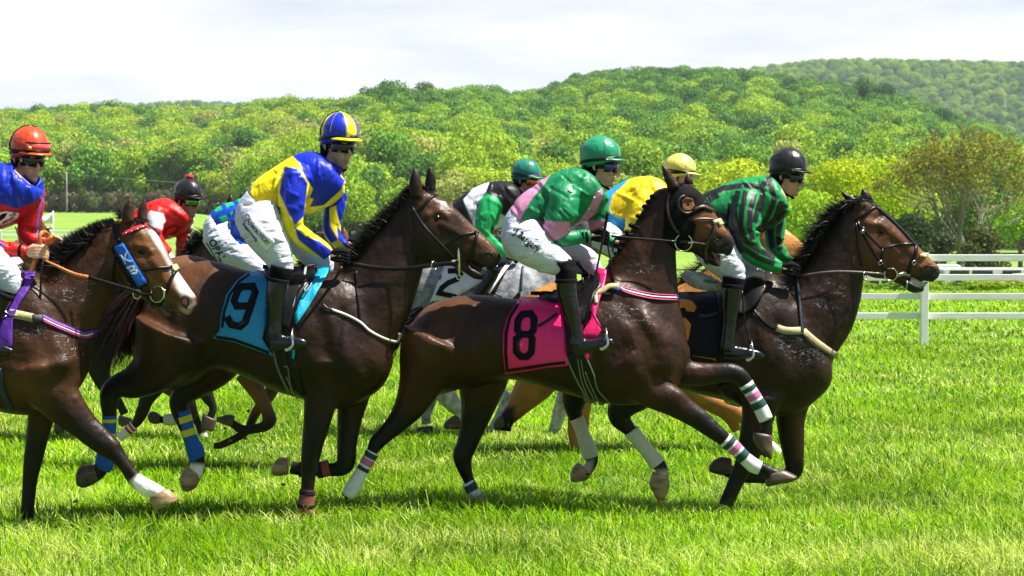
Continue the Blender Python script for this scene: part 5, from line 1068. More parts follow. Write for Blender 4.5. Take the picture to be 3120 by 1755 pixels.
strap('breastplate_edge', [(CDD.pts([(1100,650),(1180,720),(1300,805)]), 14)], S4, Y4, cmat((.13,.095,.045), .6), H4, off=.015, thick=.004)
strap('breastplate_buckle', [(CDD.pts([(708,460),(760,520),(810,570),(880,610)]), 7), (CDD.pts([(740,480),(800,545),(890,600)]), 3)], S4, Y4, M_blk, H4, off=.014, thick=.006, mirror=True)
strap('neck_strap', [(CDD.pts([(1035,235),(1050,380),(1062,500),(1075,635)]), 8)], S4, Y4, cmat((.02,.03,.04), .4), H4, off=.014, thick=.006, mirror=True)
strap('girth', [(C7.pts([(1150,330),(1190,400),(1250,465)]), 28)], S4, Y4, M_blk, H4, off=.014, thick=.012, mirror=True)
br = strap('bridle', [(C4.pts([(1072,530),(1130,490),(1170,455),(1200,442)]), 9), (C4.pts([(1200,442),(1280,510),(1360,590),(1430,670)]), 6), (C4.pts([(1085,530),(1120,600),(1170,690),(1220,770),(1260,820)]), 9), (C4.pts([(1078,540),(1090,660),(1110,790)]), 6), (C4.pts([(1110,560),(1160,620),(1230,690)]), 8), (C4.pts([(1235,692),(1320,670),(1425,660)]), 8), (C4.pts([(1235,692),(1228,760)]), 7), (C4.pts([(1435,662),(1430,730),(1400,790),(1385,840)]), 9)], S4, Y4, M_blk, H4, off=.010, thick=.006, mirror=True)
strap('noseband_pad', [(C4.pts([(1455,735),(1475,725),(1488,740)]), 10)], S4, Y4, M_tan, br, off=.014, thick=.008)
strap('buckle', [(C4.pts([(1208,770),(1228,760),(1236,778),(1216,788)]), 1.6, True, 1), (C4.pts([(1408,768),(1424,760),(1434,778),(1416,786)]), 1.6, True, 1), (C4.pts([(1104,588),(1122,582),(1126,596),(1108,602)]), 1.6, True, 1)], S4, Y4, M_steel, br, off=.018, thick=.004)
pb = S4.hit(*C4.pts([(1282,843)])[0], Y4, .02); mkobj('bit_ring', join([torus(pb, .046, .0045), wtube([pb+[.045,0,0], pb+[.10,.01,.01]], [.009,.007])]), M_met, br)
pr = P(*C4.pts([(1132,852)])[0], Y4-.14); mkobj('martingale_ring', torus(pr, .034, .004, (.8,-.5,0)), M_met, br)
ribbon3('rein', C4.pts([(750,852),(900,832),(1050,830),(1240,845)]), [9,10,10,12], Y4, -.15, M_brn, H4, .008)
strands('mane', C4.pts([(1120,395),(1040,420),(980,450),(930,510),(880,600),(830,690),(770,790)]), Y4, M_hair, H4, 3000, [(-.6,.5),(-.8,.35),(-.85,.4),(-.8,.3),(-.9,.25)], [30,40,55,60,62,60], .007, .35, -.04, .05, .3, .6, 7)
strands('forelock', C4.pts([(1060,385),(1120,400),(1160,420)]), Y4, M_hair, H4, 420, [(.9,.25),(.8,.6)], 34, .006, .25)
strands('tail', D.pts([(1490,790),(1480,830)]), Y4, M_hair, H4, 500, [(-.5,.86)], 150, .007, .12)
wrap(H4, C7, [(620,598,46),(655,645,42),(700,700,41),(748,760,46),(775,795,50)], -.14, Y4, (.62,.58,.50), [])
wrap(H4, C7, [(300,525,44),(325,580,41),(345,640,42),(372,710,49),(386,755,46)], .14, Y4, (.62,.58,.50), [])
hoofs(H4, C7, [(838,860,745,840,.045),(845,905,728,890,.052),(838,945,728,925,.052),(815,1000,770,1000,.04)], -.14, Y4, M_hooft)
hoofs(H4, C7, [(385,850,312,785,.045),(372,878,280,810,.05),(340,893,264,850,.05),(290,900,265,892,.035)], .14, Y4, M_hooft)
hoofs(H4, C7, [(1205,760,1200,862,.045),(1150,752,1150,860,.05),(1105,772,1100,848,.05),(1075,805,1078,838,.04)], .14, Y4, M_hoof)
hoofs(H4, C7, [(1195,1070,1110,1070,.045),(1205,1100,1102,1095,.052),(1215,1150,1095,1150,.055)], -.14, Y4, M_hoof)
foam(H4, S4, Y4, CDD, [([(1180,300),(1260,350),(1370,355)], 18), ([(1265,262),(1310,300),(1385,285)], 20), ([(1160,390),(1240,440),(1310,470)], 36), ([(920,680),(1000,780),(1100,830)], 50), ([(1020,700),(1130,790),(1240,800)], 50)], 44)
# ================================================================== JOCKEYS
SKIN = (.60, .32, .21)
def hand_parts(T, c0, ang, Y, yo, px_m, s=1.0, side=-1):
    """closed fist seen from its back: c0 wrist in crop px, ang heading (radians, image), thumb up; returns world-space parts"""
    w0 = P(*T.pts([c0])[0], Y+yo); f = np.array([math.cos(ang), 0, -math.sin(ang)]); u = np.array([math.sin(ang), 0, math.cos(ang)]); yv = np.array([0, 1.0, 0])*(-side)
    k = s; parts = []
    # metacarpals / palm
    for i in range(4):
        b = (1.5-i)*.019*k
        parts.append(wtube([w0+u*b*.6, w0+f*.045*k+u*b-yv*.004, w0+f*.078*k+u*b*1.05-yv*.002], [.015*k, .0155*k, .0125*k], n=10, flat=.9))
        L = [.040, .043, .040, .033][i]*k; q0 = w0+f*.076*k+u*b*1.05
        q1 = q0+f*L*.75-u*L*.25+yv*.006; q2 = q1+f*.004-u*.012*k+yv*.026*k; q3 = q2-f*.024*k+yv*.006
        parts.append(wtube([q0, (q0+q1)/2-yv*.003, q1, q2, q3], [.0122*k, .0108*k, .0108*k, .0098*k, .0085*k], n=10))
    t0 = w0+f*.022*k+u*.026*k; parts.append(wtube([t0, t0+f*.030*k+u*.016*k+yv*.008, t0+f*.058*k+u*.010*k+yv*.018, t0+f*.080*k+u*.000*k+yv*.020], [.0150*k, .0130*k, .0112*k, .009*k], n=10))
    return parts
def head_parts():
    S = [(.075,.080,-.105,.068), (.0,.100,-.112,.077), (-.045,.104,-.105,.075), (-.075,.094,-.092,.071), (-.105,.092,-.078,.067), (-.135,.090,-.060,.061), (-.165,.087,-.045,.053), (-.188,.080,-.018,.043), (-.208,.068,.008,.028), (-.214,.056,.02,.012)]
    A = catmull(S, 3); th = np.linspace(0, 2*math.pi, 24, endpoint=False); R = []
    for z, xf_, xb, hw in A:
        R.append(np.stack([(xf_+xb)/2+np.cos(th)*(xf_-xb)/2, np.sin(th)*hw, np.full(24, z)], 1))
    parts = [loft(R)]
    parts.append(wtube([(.092,0,-.062), (.106,0,-.095), (.118,0,-.118), (.108,0,-.134)], [.012,.011,.014,.012]))
    for s in (-1, 1):
        parts.append(ellipsoid((.103, s*.014, -.128), (.012,.010,.009)))
        parts.append(wtube([(.096, s*.05, -.052), (.105, s*.028, -.050), (.100, s*.008, -.055)], [.008,.010,.009]))   # brow
        parts.append(ellipsoid((.072, s*.048, -.112), (.022,.020,.020)))       # cheek
        parts.append(wtube([(-.030, s*.060, -.13), (0.0, s*.052, -.178), (.045, s*.030, -.205)], [.012,.014,.013]))  # jaw
        parts.append(wtube([(-.028, s*.078, -.062), (-.036, s*.086, -.078), (-.026, s*.080, -.108)], [.008,.012,.007]))  # ear
    parts.append(wtube([(.082,-.024,-.160), (.094,0,-.156), (.082,.024,-.160)], [.004,.0075,.004]))
    parts.append(wtube([(.080,-.022,-.170), (.092,0,-.172), (.080,.022,-.170)], [.004,.0085,.004]))
    parts.append(ellipsoid((.074, 0, -.200), (.020,.024,.015)))
    return parts
def helmet_mesh(n=48, m=14):
    rings = []
    for i in range(m+1):
        a = (math.pi*.5+.42)*(1-i/m)+.02; z = math.cos(a); r = math.sin(a); th = np.linspace(0, 2*math.pi, n, endpoint=False)
        k = 1-.10*max(0, (a-1.4))
        x = .143*r*np.cos(th)*k-.004; y = .118*r*np.sin(th)*k; zz = z*.135
        zz = np.full(n, zz)+(0.0 if a < 1.5 else 1)*(.030*np.cos(th)-.012)*((a-1.5)/.5)
        rings.append(np.stack([x, y, zz], 1))
    return loft(rings)
def brim_mesh():
    V = []; Fc = []; n = 18
    for i in range(n+1):
        t = -1.15+2.3*i/n; c, s = math.cos(t), math.sin(t); L = .050*max(0, math.cos(t*1.30))**.6
        V += [(.132*c-.004, .110*s, -.020), ((.138+L)*c-.004, (.112+L*.55)*s, -.034), ((.138+L)*c-.004, (.112+L*.55)*s, -.040), (.130*c-.004, .108*s, -.034)]
    for i in range(n):
        for q in range(4):
            a = i*4+q; b = i*4+(q+1) % 4; Fc.append((a, b, b+4, a+4))
    Fc += [(0, 1, 2, 3), (n*4+3, n*4+2, n*4+1, n*4)]
    return np.array(V), Fc
def band(z0, z1, a0, a1, rx, ry, th=.004, n=24, cx=0.0, tilt=0.0):
    V = []; Fc = []
    for i in range(n+1):
        t = a0+(a1-a0)*i/n; c, s = math.cos(t), math.sin(t)
        for r, z in ((0, z0), (0, z1), (th, z1), (th, z0)): V.append((cx+(rx+r)*c, (ry+r)*s, z+tilt*c))
    for i in range(n):
        for q in range(4):
            a = i*4+q; b = i*4+(q+1) % 4; Fc.append((a, b, b+4, a+4))
    Fc += [(3, 2, 1, 0), (n*4, n*4+1, n*4+2, n*4+3)]
    return np.array(V), Fc
def jockey(label, Y, T, hc, yaw, pitch, hs, torso, arms, hips, thighs, boots, jersey_base, jersey_paint, helmet_cols, brim_col, opt={}):
    """hc: helmet centre in crop px, yaw towards the camera, pitch nose down, hs head scale"""
    c0 = P(*T.pts([hc])[0], Y+opt.get('hy', 0))
    M = Matrix.Translation(Vector(c0)) @ Matrix.Rotation(-yaw, 4, 'Z') @ Matrix.Rotation(pitch, 4, 'Y') @ Matrix.Scale(hs, 4)
    hp = [(xf(M, v), f) for v, f in head_parts()]
    neckb = P(*T.pts([opt['neck']])[0], Y); nt_ = xf(M, [(-.035, 0, -.10)])[0]
    hp.append(wtube([nt_+np.array([.0,0,.03]), nt_, (nt_+neckb)/2, neckb], [.052,.055,.058,.065], n=14))
    body = list(hp)
    body.append(ribs([tuple(np.array(r[:4])+np.array([(r[2]-r[0])*.06, (r[3]-r[1])*.06, -(r[2]-r[0])*.06, -(r[3]-r[1])*.06]))+(r[4]*.9,) for r in T.ribs(torso)], Y))
    for L, yo in arms: body.append(tube([(p[0], p[1], p[2]*.62)+tuple(p[3:]) for p in T.tube(L)], Y, yo, .9))
    body.append(ribs([tuple(r[:4])+(r[4]*.85,) for r in T.ribs(hips)], Y)) if hips else None
    for L, yo in thighs: body.append(tube([(p[0], p[1], p[2]*.75)+tuple(p[3:]) for p in T.tube(L)], Y, yo, .9))
    bare = opt.get('bare', False); gl = []
    for h in opt.get('hands', []): 
        hp_ = hand_parts(T, h[0], h[1], Y, h[2], 0, h[3] if len(h) > 3 else 1.0, -1 if h[2] < 0 else 1)
        if bare: body += hp_
        else:
            body.append(wtube([P(*T.pts([h[0]])[0], Y+h[2]), P(*T.pts([h[0]])[0], Y+h[2])+np.array([math.cos(h[1])*.07, 0, -math.sin(h[1])*.07])], [.022,.02])); gl.append(hp_)
    V, Fc, Nn = remesh(body, .0062, 3)
    W = xf(M.inverted(), V); V = V+Nn*(-.004*np.exp(-((W[:, 2]+.165)/.003)**2)*(W[:, 0] > .07)*(abs(W[:, 1]) < .026))[:, None]
    o = mkobj('person', (V, Fc), M_skin)
    C = np.tile(np.array(opt.get('skin', SKIN)), (len(V), 1)); lip = np.exp(-((W[:, 2]+.165)/.011)**2)*(W[:, 0] > .068)*np.clip(1.6-abs(W[:, 1])/.020, 0, 1)
    lip = np.clip(lip, 0, 1)*.6; C = C*(1-lip[:, None])+np.array([.42,.12,.10])*lip[:, None]
    inh = (W[:, 2] > -.22) & (abs(W[:, 1]) < .12) & (abs(W[:, 0]) < .16)
    nose = np.exp(-((W[:, 0]-.115)**2+(W[:, 2]+.118)**2)/.02**2)*.35; C = C*(1-nose[:, None])+np.array([.52,.20,.13])*nose[:, None]
    stub = np.clip((-(W[:, 2])-.140)/.03, 0, 1)*np.clip((W[:, 0]+.06)/.03, 0, 1)*inh*opt.get('stubble', .25); C = C*(1-stub[:, None])+np.array([.22,.13,.09])*stub[:, None]
    hair = (W[:, 0] < -.045) & (W[:, 2] > -.10) & inh; C[hair] = opt.get('hair', (.05,.03,.02))
    setcol(o, C); tag(o, label, 'jockey', 'jockeys riding in the race')
    # jersey
    jp = [ribs(T.ribs(torso), Y)]+[tube(T.tube(L), Y, yo, .95, n=24) for L, yo in arms]
    jp.append(wtube([neckb, (nt_*.30+neckb*.70)], [.085,.064], n=20))
    V, Fc, Nn = remesh(jp, opt.get('vox', .0068), 3)
    k = np.zeros(len(V)); Q = proj(V)
    for i in range(26):                                # soft silk folds
        x, y = Q[rnd.randrange(len(Q))]; a = opt.get('fold', .5)+rnd.gauss(0, .5); l = rnd.uniform(25, 60); r = rnd.uniform(4, 8)
        k += rnd.choice([-.006, .007])*np.exp(-(seg_d(Q, (x, y), (x+l*math.cos(a), y+l*math.sin(a)))/r)**2)
    V = V+Nn*np.clip(k, -.010, .012)[:, None]; V = sculpt(V, Nn, Y, opt.get('fold_lines', []))
    j = mkobj('jersey', (V, Fc), M_silk, o); setcol(j, paint(V, Y, jersey_base, jersey_paint)); SJ = Surf([(V, Fc)])
    # breeches
    SB = None
    bp = ([ribs(T.ribs(hips), Y)] if hips else [])+[tube(T.tube(L), Y, yo, .95, n=24) for L, yo in thighs]
    if bp:
        V, Fc, Nn = remesh(bp, .0075, 3); k = np.zeros(len(V)); Q = proj(V)
        for i in range(22):
            x, y = Q[rnd.randrange(len(Q))]; a = rnd.uniform(-1, .3); l = rnd.uniform(15, 45); r = rnd.uniform(3, 6)
            k += rnd.choice([-.007, .007])*np.exp(-(seg_d(Q, (x, y), (x+l*math.cos(a), y+l*math.sin(a)))/r)**2)
        V = V+Nn*np.clip(k, -.010, .010)[:, None]
        bo = mkobj('breeches', (V, Fc), M_breech, o); SB = Surf([(V, Fc)])
    for L, yo in opt.get('socks', []): mkobj('sock', tube(T.tube(L), Y, yo, .95, n=22), M_sock, o)
    for bt in boots:
        shin, foot, yo = bt
        ps = [tube(T.tube(shin), Y, yo, .9, n=22)]
        if foot: ps.append(tube(T.tube(foot), Y, yo, .75, n=20))
        V, Fc, Nn = remesh(ps, .0085, 3); b = mkobj('boot', (V, Fc), M_boot, o)
        A = T.tube(shin)[:2]; mkobj('boot_cuff', tube([(A[0][0], A[0][1]-2, A[0][2]*1.06), ((A[0][0]*3+A[1][0])/4, (A[0][1]*3+A[1][1])/4, A[0][2]*1.07)], Y, yo, .9, n=22), M_sock, b)
    # helmet
    V, Fc = helmet_mesh(); Mh = M @ Matrix.Translation((-.004, 0, .004))
    h = mkobj('helmet', (xf(Mh, V), Fc), opt.get('hmat', M_cap), o)
    th = np.arctan2(V[:, 1], V[:, 0]+.004); C = np.tile(np.array(helmet_cols[0]), (len(V), 1))
    if len(helmet_cols) > 1:
        sec = (abs(np.degrees(th)) > 14) & (abs(np.degrees(th)) < 98); C[sec] = helmet_cols[1]
    if len(helmet_cols) == 99:
        sec = (np.floor((th+math.pi/8)/(math.pi/4)).astype(int)) % 2 == 1; C[sec] = helmet_cols[1]
    C[V[:, 2] < -.012] = helmet_cols[-1] if len(helmet_cols) < 3 else helmet_cols[2]
    setcol(h, C)
    mkobj('helmet_brim', (xf(Mh, brim_mesh()[0]), brim_mesh()[1]), cmat(brim_col, .35, 'shell'), h)
    mkobj('helmet_button', (lambda e: (xf(Mh, e[0]), e[1]))(ellipsoid((-.002, 0, .133), (.012,.012,.006))), cmat(opt.get('button', helmet_cols[0]), .5, 'shell'), h)
    # seams raised on the cap
    sm = []
    for q in range(8):
        a = q*math.pi/4+math.pi/8; pts = [(.144*math.sin(p_)*math.cos(a)-.004, .119*math.sin(p_)*math.sin(a), .1355*math.cos(p_)) for p_ in np.linspace(.05, 1.55, 9)]
        sm.append(wtube(pts, [.0012]*9, n=5, sub=2))
    mkobj('helmet_seams', (lambda e: (xf(Mh, e[0]), e[1]))(join(sm)), cmat(tuple(x*.55 for x in helmet_cols[0]), .6, 'shell'), h)
    rim = band(-.046, -.026, 0, 2*math.pi, .1375, .113, .004, 40, -.004, .018); mkobj('helmet_rim', (xf(Mh, rim[0]), rim[1]), opt.get('rimmat', M_blk), h)
    if opt.get('strap_over', True):
        g2 = band(-.030, -.018, .5, 2*math.pi-.5, .1425, .118, .003, 40, -.004, -.004); mkobj('goggle_strap', (xf(Mh, g2[0]), g2[1]), M_blk, h)
    # harness
    ps = []
    for s in (-1, 1):
        ps.append(ellipsoid((-.062, s*.070, -.108), (.034,.016,.052)))
        ps.append(wtube([(-.09, s*.060, -.04), (-.088, s*.066, -.09), (-.050, s*.066, -.150), (.000, s*.054, -.192), (.045, s*.032, -.222)], [.012,.014,.012,.008,.007]))
        ps.append(wtube([(-.01, s*.082, -.035), (-.014, s*.083, -.075), (-.030, s*.072, -.140)], [.007,.007,.008]))
    ps.append(wtube([(.045,-.032,-.222), (.056,0,-.228), (.045,.032,-.222)], [.007,.010,.007])); ps.append(wtube([(-.09,-.06,-.07), (-.105,0,-.085), (-.09,.06,-.07)], [.016,.018,.016]))
    mkobj('chin_harness', (lambda e: (xf(M, e[0]), e[1]))(join(ps)), M_sock, h)
    # goggles: a wrapped frame, a lens shell and a strap
    if opt.get('goggles', True):
        fr = join([band(-.113, -.106, -1.25, 1.25, .104, .080, .012, 24), band(-.052, -.045, -1.25, 1.25, .110, .082, .012, 24)])
        g = mkobj('goggles', (xf(M, fr[0]), fr[1]), opt.get('fmat', M_blk), o)
        V = []; Fc = []
        for i in range(25):
            t = -1.24+2.48*i/24; dip = .014*math.exp(-(t/.16)**2)
            for q in range(5):
                z = -.109+.062*q/4+dip*(1-q/4); bul = .013*math.sin(math.pi*q/4)
                V.append(((.110+bul)*math.cos(t)*(.98+.02*q/4), (.084+bul*.6)*math.sin(t), z))
            if i:
                for q in range(4): a = (i-1)*5+q; Fc.append((a, a+1, a+6, a+5))
        solid(mkobj('lens', (xf(M, V), Fc), opt.get('lens', M_gog), g), .003)
        st = join([band(-.092, -.066, 1.15, 2.0, .100, .081, .004, 10), band(-.092, -.066, -2.0, -1.15, .100, .081, .004, 10)])
        mkobj('goggle_band', (xf(M, st[0]), st[1]), M_blk, g)
    for q in gl:
        V, Fc, Nn = remesh([(v+0, f) for v, f in q], .0042, 2); V = V+Nn*.0015; gg = mkobj('glove', (V, Fc), opt.get('gmat', M_sock), o)
    return o, SJ, SB, j, M, h, Mh
M_cap = mat('helmet_silk', attr=True, rough=.33, spec=.5, sheen=.1, noise=(60, .93, 1.05), bump=[(10, .5, .02, (1, 1, 1), (0, 0, 0), 1), (90, .15, .003)])
M_lens_b = mat('blue_mirror_lens', (.01, .015, .12), rough=.05, metal=.6, coat=1, coat_r=.03)
M_lens_o = mat('amber_mirror_lens', (.55, .12, .01), rough=.06, metal=.7, coat=1, coat_r=.03)
M_lens_g = mat('green_mirror_lens', (.10, .35, .03), rough=.06, metal=.7, coat=1, coat_r=.03)
GRN = (.003, .19, .065); PNK = (.62, .24, .40); BLUE = (.003, .025, .42); YLW = (.78, .60, .006); RED = (.50, .006, .008); BLACK = (.008, .008, .010); WHITE = (.72, .70, .76)

# ---- jockey on number 8 (green and pink)
j3t = [(392,495,465,592,.15),(445,425,555,622,.165),(540,355,660,628,.175),(640,290,780,595,.19),(730,257,885,540,.20),(800,250,955,478,.185),(852,268,965,420,.13),(885,310,935,385,.07)]
J3 = jockey('jockey in green and pink silks with green helmet riding the pink number 8', Y3, C3, (930,182), .22, .02, 1.0, j3t,
  [([(745,375,70,.0),(715,430,92,-.04),(700,500,92,-.07),(672,565,84,-.09),(660,620,66,-.09),(700,668,50,-.06),(765,668,42,-.03),(830,660,38,-.02),(868,652,34,-.02)], -.17),
   ([(880,400,60),(905,470,68),(915,540,62),(905,600,52),(935,650,38),(990,692,32),(1040,700,28)], .13)],
  [(395,490,482,612,.15),(352,570,490,705,.175),(342,680,480,785,.165),(372,780,450,805,.08)],
  [([(455,640,118,.05),(520,715,118,0),(585,765,98,0),(650,800,84,0),(705,838,70,0),(722,880,58,0)], -.27), ([(560,680,90,-.1),(680,735,78,0),(780,765,72,0),(850,795,66,0),(880,850,58,0),(885,900,50,0)], .25)],
  [([(725,915,60),(728,980,57),(745,1060,50),(765,1140,44),(780,1200,42),(786,1250,44),(780,1295,48)], [(765,1318,50),(820,1308,46),(890,1296,38),(960,1285,32),(1005,1280,20)], -.37)],
  GRN, [
   (C3.pts([(360,560),(395,470),(460,400),(560,330),(640,285),(600,345),(520,440),(470,530),(448,568),(440,620)]), PNK, 3),
   (C3.pts([(444,566),(600,568),(745,574),(745,640),(620,700),(600,655),(480,640)]), PNK, 3, 'b'),
   (C3.pts([(610,566),(748,574),(690,640),(622,690),(600,640)]), PNK, 3),
   (C3.pts([(740,612),(800,575),(870,470),(900,400),(935,375),(940,420),(900,520),(840,570),(760,625)]), PNK, 3),
   (C3.pts([(830,565),(950,560),(960,590),(930,625),(820,640)]), PNK, 3, 'f')],
  [(.010,.25,.12)], (.010,.22,.10),
  dict(neck=(885,345), hands=[((872,650), .05, -.20, 1.05), ((1010,690), .1, .10, 1.0)], socks=[([(745,790,38),(722,840,60),(724,880,62),(726,930,60)], -.28), ([(862,850,55),(868,900,55),(860,960,50)], .26)], lens=M_lens_b, strap_over=False, fold=.6,
    fold_lines=[(C3.pts([(820,300),(740,420),(690,520)]), 10, -.009, 'n'), (C3.pts([(600,420),(640,500),(600,580)]), 12, -.010, 'n'), (C3.pts([(700,300),(640,330),(560,420)]), 8, .006)]))
o3, SJ3, SB3 = J3[:3]
lettering('leg_lettering', 'J.Bargary', *C3.pts([(412,640),(556,752)]), 22, SB3, Y3, cmat((.006,.006,.008), .6, 'print'), [c_ for c_ in o3.children if c_.name.startswith('breeches')][0], .004)
drape('knee_patch', C3.pts([(665,805),(700,812),(752,792),(782,830),(785,925),(672,925),(690,850)]), SB3, Y3, M_sock, o3, off=.006, res=8, thick=.004)
drape('sleeve_mark', C3.pts([(745,358),(758,368),(768,395),(752,398),(735,385)]), SJ3, Y3, cmat((.55,.75,.65), .6, 'print'), J3[3], off=.005, res=6, thick=.002)
for x in (822, 845): mkobj('wrist_band', tube(C3.tube([(x-7,658,40),(x+7,657,40)]), Y3, -.19, .95, n=18), M_sock, J3[3])
mkobj('button_row', join([ellipsoid(SJ3.hit(*C3.pts([q])[0], Y3, .004), (.007,.005,.007)) for q in [(858,495),(890,430),(915,395)]]), M_white, J3[3])
# ---- jockey on number 9 (blue and yellow)
j2t = [(285,500,375,612,.15),(338,440,480,642,.165),(425,380,580,645,.178),(522,320,685,615,.195),(602,294,775,565,.205),(668,298,822,505,.185),(718,330,818,455,.13),(738,365,790,442,.07)]
SBL, SYL = (.003,.020,.44), (.80,.66,.004)
J2 = jockey('jockey in blue and yellow silks and quartered blue and yellow cap on number 9', Y2, C2, (787,196), .82, .10, 1.06, j2t,
  [([(560,380,60,0),(542,440,82,-.05),(530,520,84,-.08),(528,600,72,-.09),(532,690,62,-.09),(572,755,56,-.07),(640,805,54,-.04),(700,842,46,-.02),(728,868,34,-.02)], -.16),
   ([(765,470,55),(768,540,60),(758,610,58),(745,690,52),(755,750,50),(795,792,40),(835,802,28)], .14)],
  [(282,505,392,612,.15),(225,590,405,705,.175),(213,680,400,770,.165),(248,765,350,810,.08)],
  [([(330,640,122,.06),(365,720,120,0),(410,800,102,0),(448,870,82,0),(466,925,68,0),(462,968,58,0)], -.26), ([(470,700,88,-.1),(540,770,80,0),(620,845,76,0),(690,900,66,0),(700,960,52,0)], .25)],
  [([(452,1000,56),(440,1060,56),(434,1130,52),(432,1200,44),(430,1260,42),(428,1310,44)], [(405,1345,44),(455,1348,46),(520,1350,38),(575,1352,30),(608,1354,16)], -.36)],
  SYL, [
   (C2.pts([(520,310),(600,285),(720,285),(850,420),(850,560),(640,640),(600,600),(640,500),(590,420),(570,360)]), SBL, 3),
   (C2.pts([(600,460),(625,500),(640,560),(620,600),(700,590),(800,500),(815,455),(835,470),(830,520),(740,590),(640,640),(560,640),(560,480)]), SYL, 3, 'b', lambda V: (V[:, 1] > Y2-.165)*1.0),
   (C2.pts([(485,375),(560,390),(610,470),(600,560),(590,650),(540,700),(500,620),(455,520)]), SBL, 3, 'n', lambda V: (V[:, 1] < Y2-.10)*1.0),
   (C2.pts([(535,705),(600,760),(680,790),(770,860),(740,900),(700,890),(610,820),(560,780)]), SBL, 3, 'n', lambda V: (V[:, 1] < Y2-.10)*1.0),
   (C2.pts([(285,500),(298,480),(300,500),(290,520)]), SBL, 3), (C2.pts([(370,600),(460,600),(460,680),(380,660)]), SBL, 3),
   (C2.pts([(695,580),(730,570),(735,700),(780,780),(740,800),(690,720)]), SBL, 3, 'f'), (C2.pts([(770,470),(830,470),(820,600),(800,690),(790,700),(770,620)]), SBL, 3, 'f'), (C2.pts([(770,700),(800,740),(850,790),(830,830),(780,780)]), SBL, 3, 'f')],
  [SYL, SBL, SBL], SYL,
  dict(neck=(745,405), hands=[((738,868), .0, -.19, 1.05), ((830,800), .2, .12, 1.0)], socks=[([(470,930,62),(462,965,62),(454,1005,56)], -.31)], strap_over=False, fold=.9, skin=(.60,.33,.24), stubble=.5,
    fold_lines=[(C2.pts([(480,400),(470,520),(470,640)]), 8, -.010, 'n'), (C2.pts([(600,480),(610,580),(600,680)]), 8, -.010, 'n'), (C2.pts([(520,720),(600,700)]), 8, -.009, 'n'), (C2.pts([(330,480),(480,420)]), 6, .005), (C2.pts([(360,560),(470,500)]), 6, -.005)]))
o2, SJ2, SB2 = J2[:3]; bre = [c_ for c_ in o2.children if c_.name.startswith('breeches')][0]
drape('leg_patch', C2.pts([(290,625),(318,640),(320,668),(432,790),(380,850),(262,700),(280,640)]), SB2, Y2, cmat((.80,.80,.82), .6), bre, off=.0025, res=9, thick=.002)
lettering('leg_lettering', 'Brown', *C2.pts([(252,655),(320,740)]), 17, SB2, Y2, cmat((.01,.012,.08), .6, 'print'), bre, .006)
lettering('leg_lettering', 'ADVISORY', *C2.pts([(318,735),(388,812)]), 13, SB2, Y2, cmat((.05,.06,.16), .6, 'print'), bre, .006)
lettering('leg_lettering', 'Thoughtful Investing', *C2.pts([(246,690),(328,790)]), 8, SB2, Y2, cmat((.02,.02,.05), .6, 'print'), bre, .006)
drape('leg_badge', C2.pts([(258,645),(290,638),(292,668),(262,678)]), SB2, Y2, cmat((.01,.012,.08), .6, 'print'), bre, off=.008, res=8, thick=.002)
lettering('leg_lettering', 'B', *C2.pts([(264,672),(287,664)]), 13, SB2, Y2, cmat((.8,.8,.82), .6, 'print'), bre, .011)
# ---- right jockey (green, black stripes)
j4t = [(165,375,262,545,.15),(235,335,352,592,.165),(325,300,442,612,.178),(412,278,542,592,.195),(492,264,625,545,.205),(562,262,678,482,.18),(602,292,672,420,.125),(622,318,655,402,.07)]
SG = (.004,.23,.055)
def stripes4():
    L = []
    for pts in [[(180,380),(300,335),(420,318),(530,330)],[(210,405),(270,375)],[(560,265),(600,400),(560,500),(500,590)],[(640,410),(600,520),(520,600)],[(665,430),(640,500),(580,560)],[(250,480),(300,500),(360,520)],[(270,560),(360,560)],[(540,290),(520,420),(500,480)]]:
        L.append((*stroke(C4.pts(pts), 17), 'b', None))
    for pts in [[(385,350),(360,450),(370,560),(400,680),(500,745),(600,780)],[(430,350),(405,470),(400,560),(430,650),(520,705),(600,745)],[(480,370),(455,470),(450,560),(470,640)],[(340,420),(335,520),(350,600),(400,720)],[(520,400),(495,480),(480,540)]]:
        L.append((*stroke(C4.pts(pts), 17), 'n', lambda V: (V[:, 1] < Y4-.12)*1.0))
    for pts in [[(590,500),(575,600),(590,690)],[(640,520),(620,600),(630,700)]]:
        L.append((*stroke(C4.pts(pts), 17), 'f', None))
    return [([tuple(p) for p in a]+[tuple(p) for p in reversed(b_)], BLACK, 2.5, s)+((f,) if f else ()) for a, b_, s, f in L]
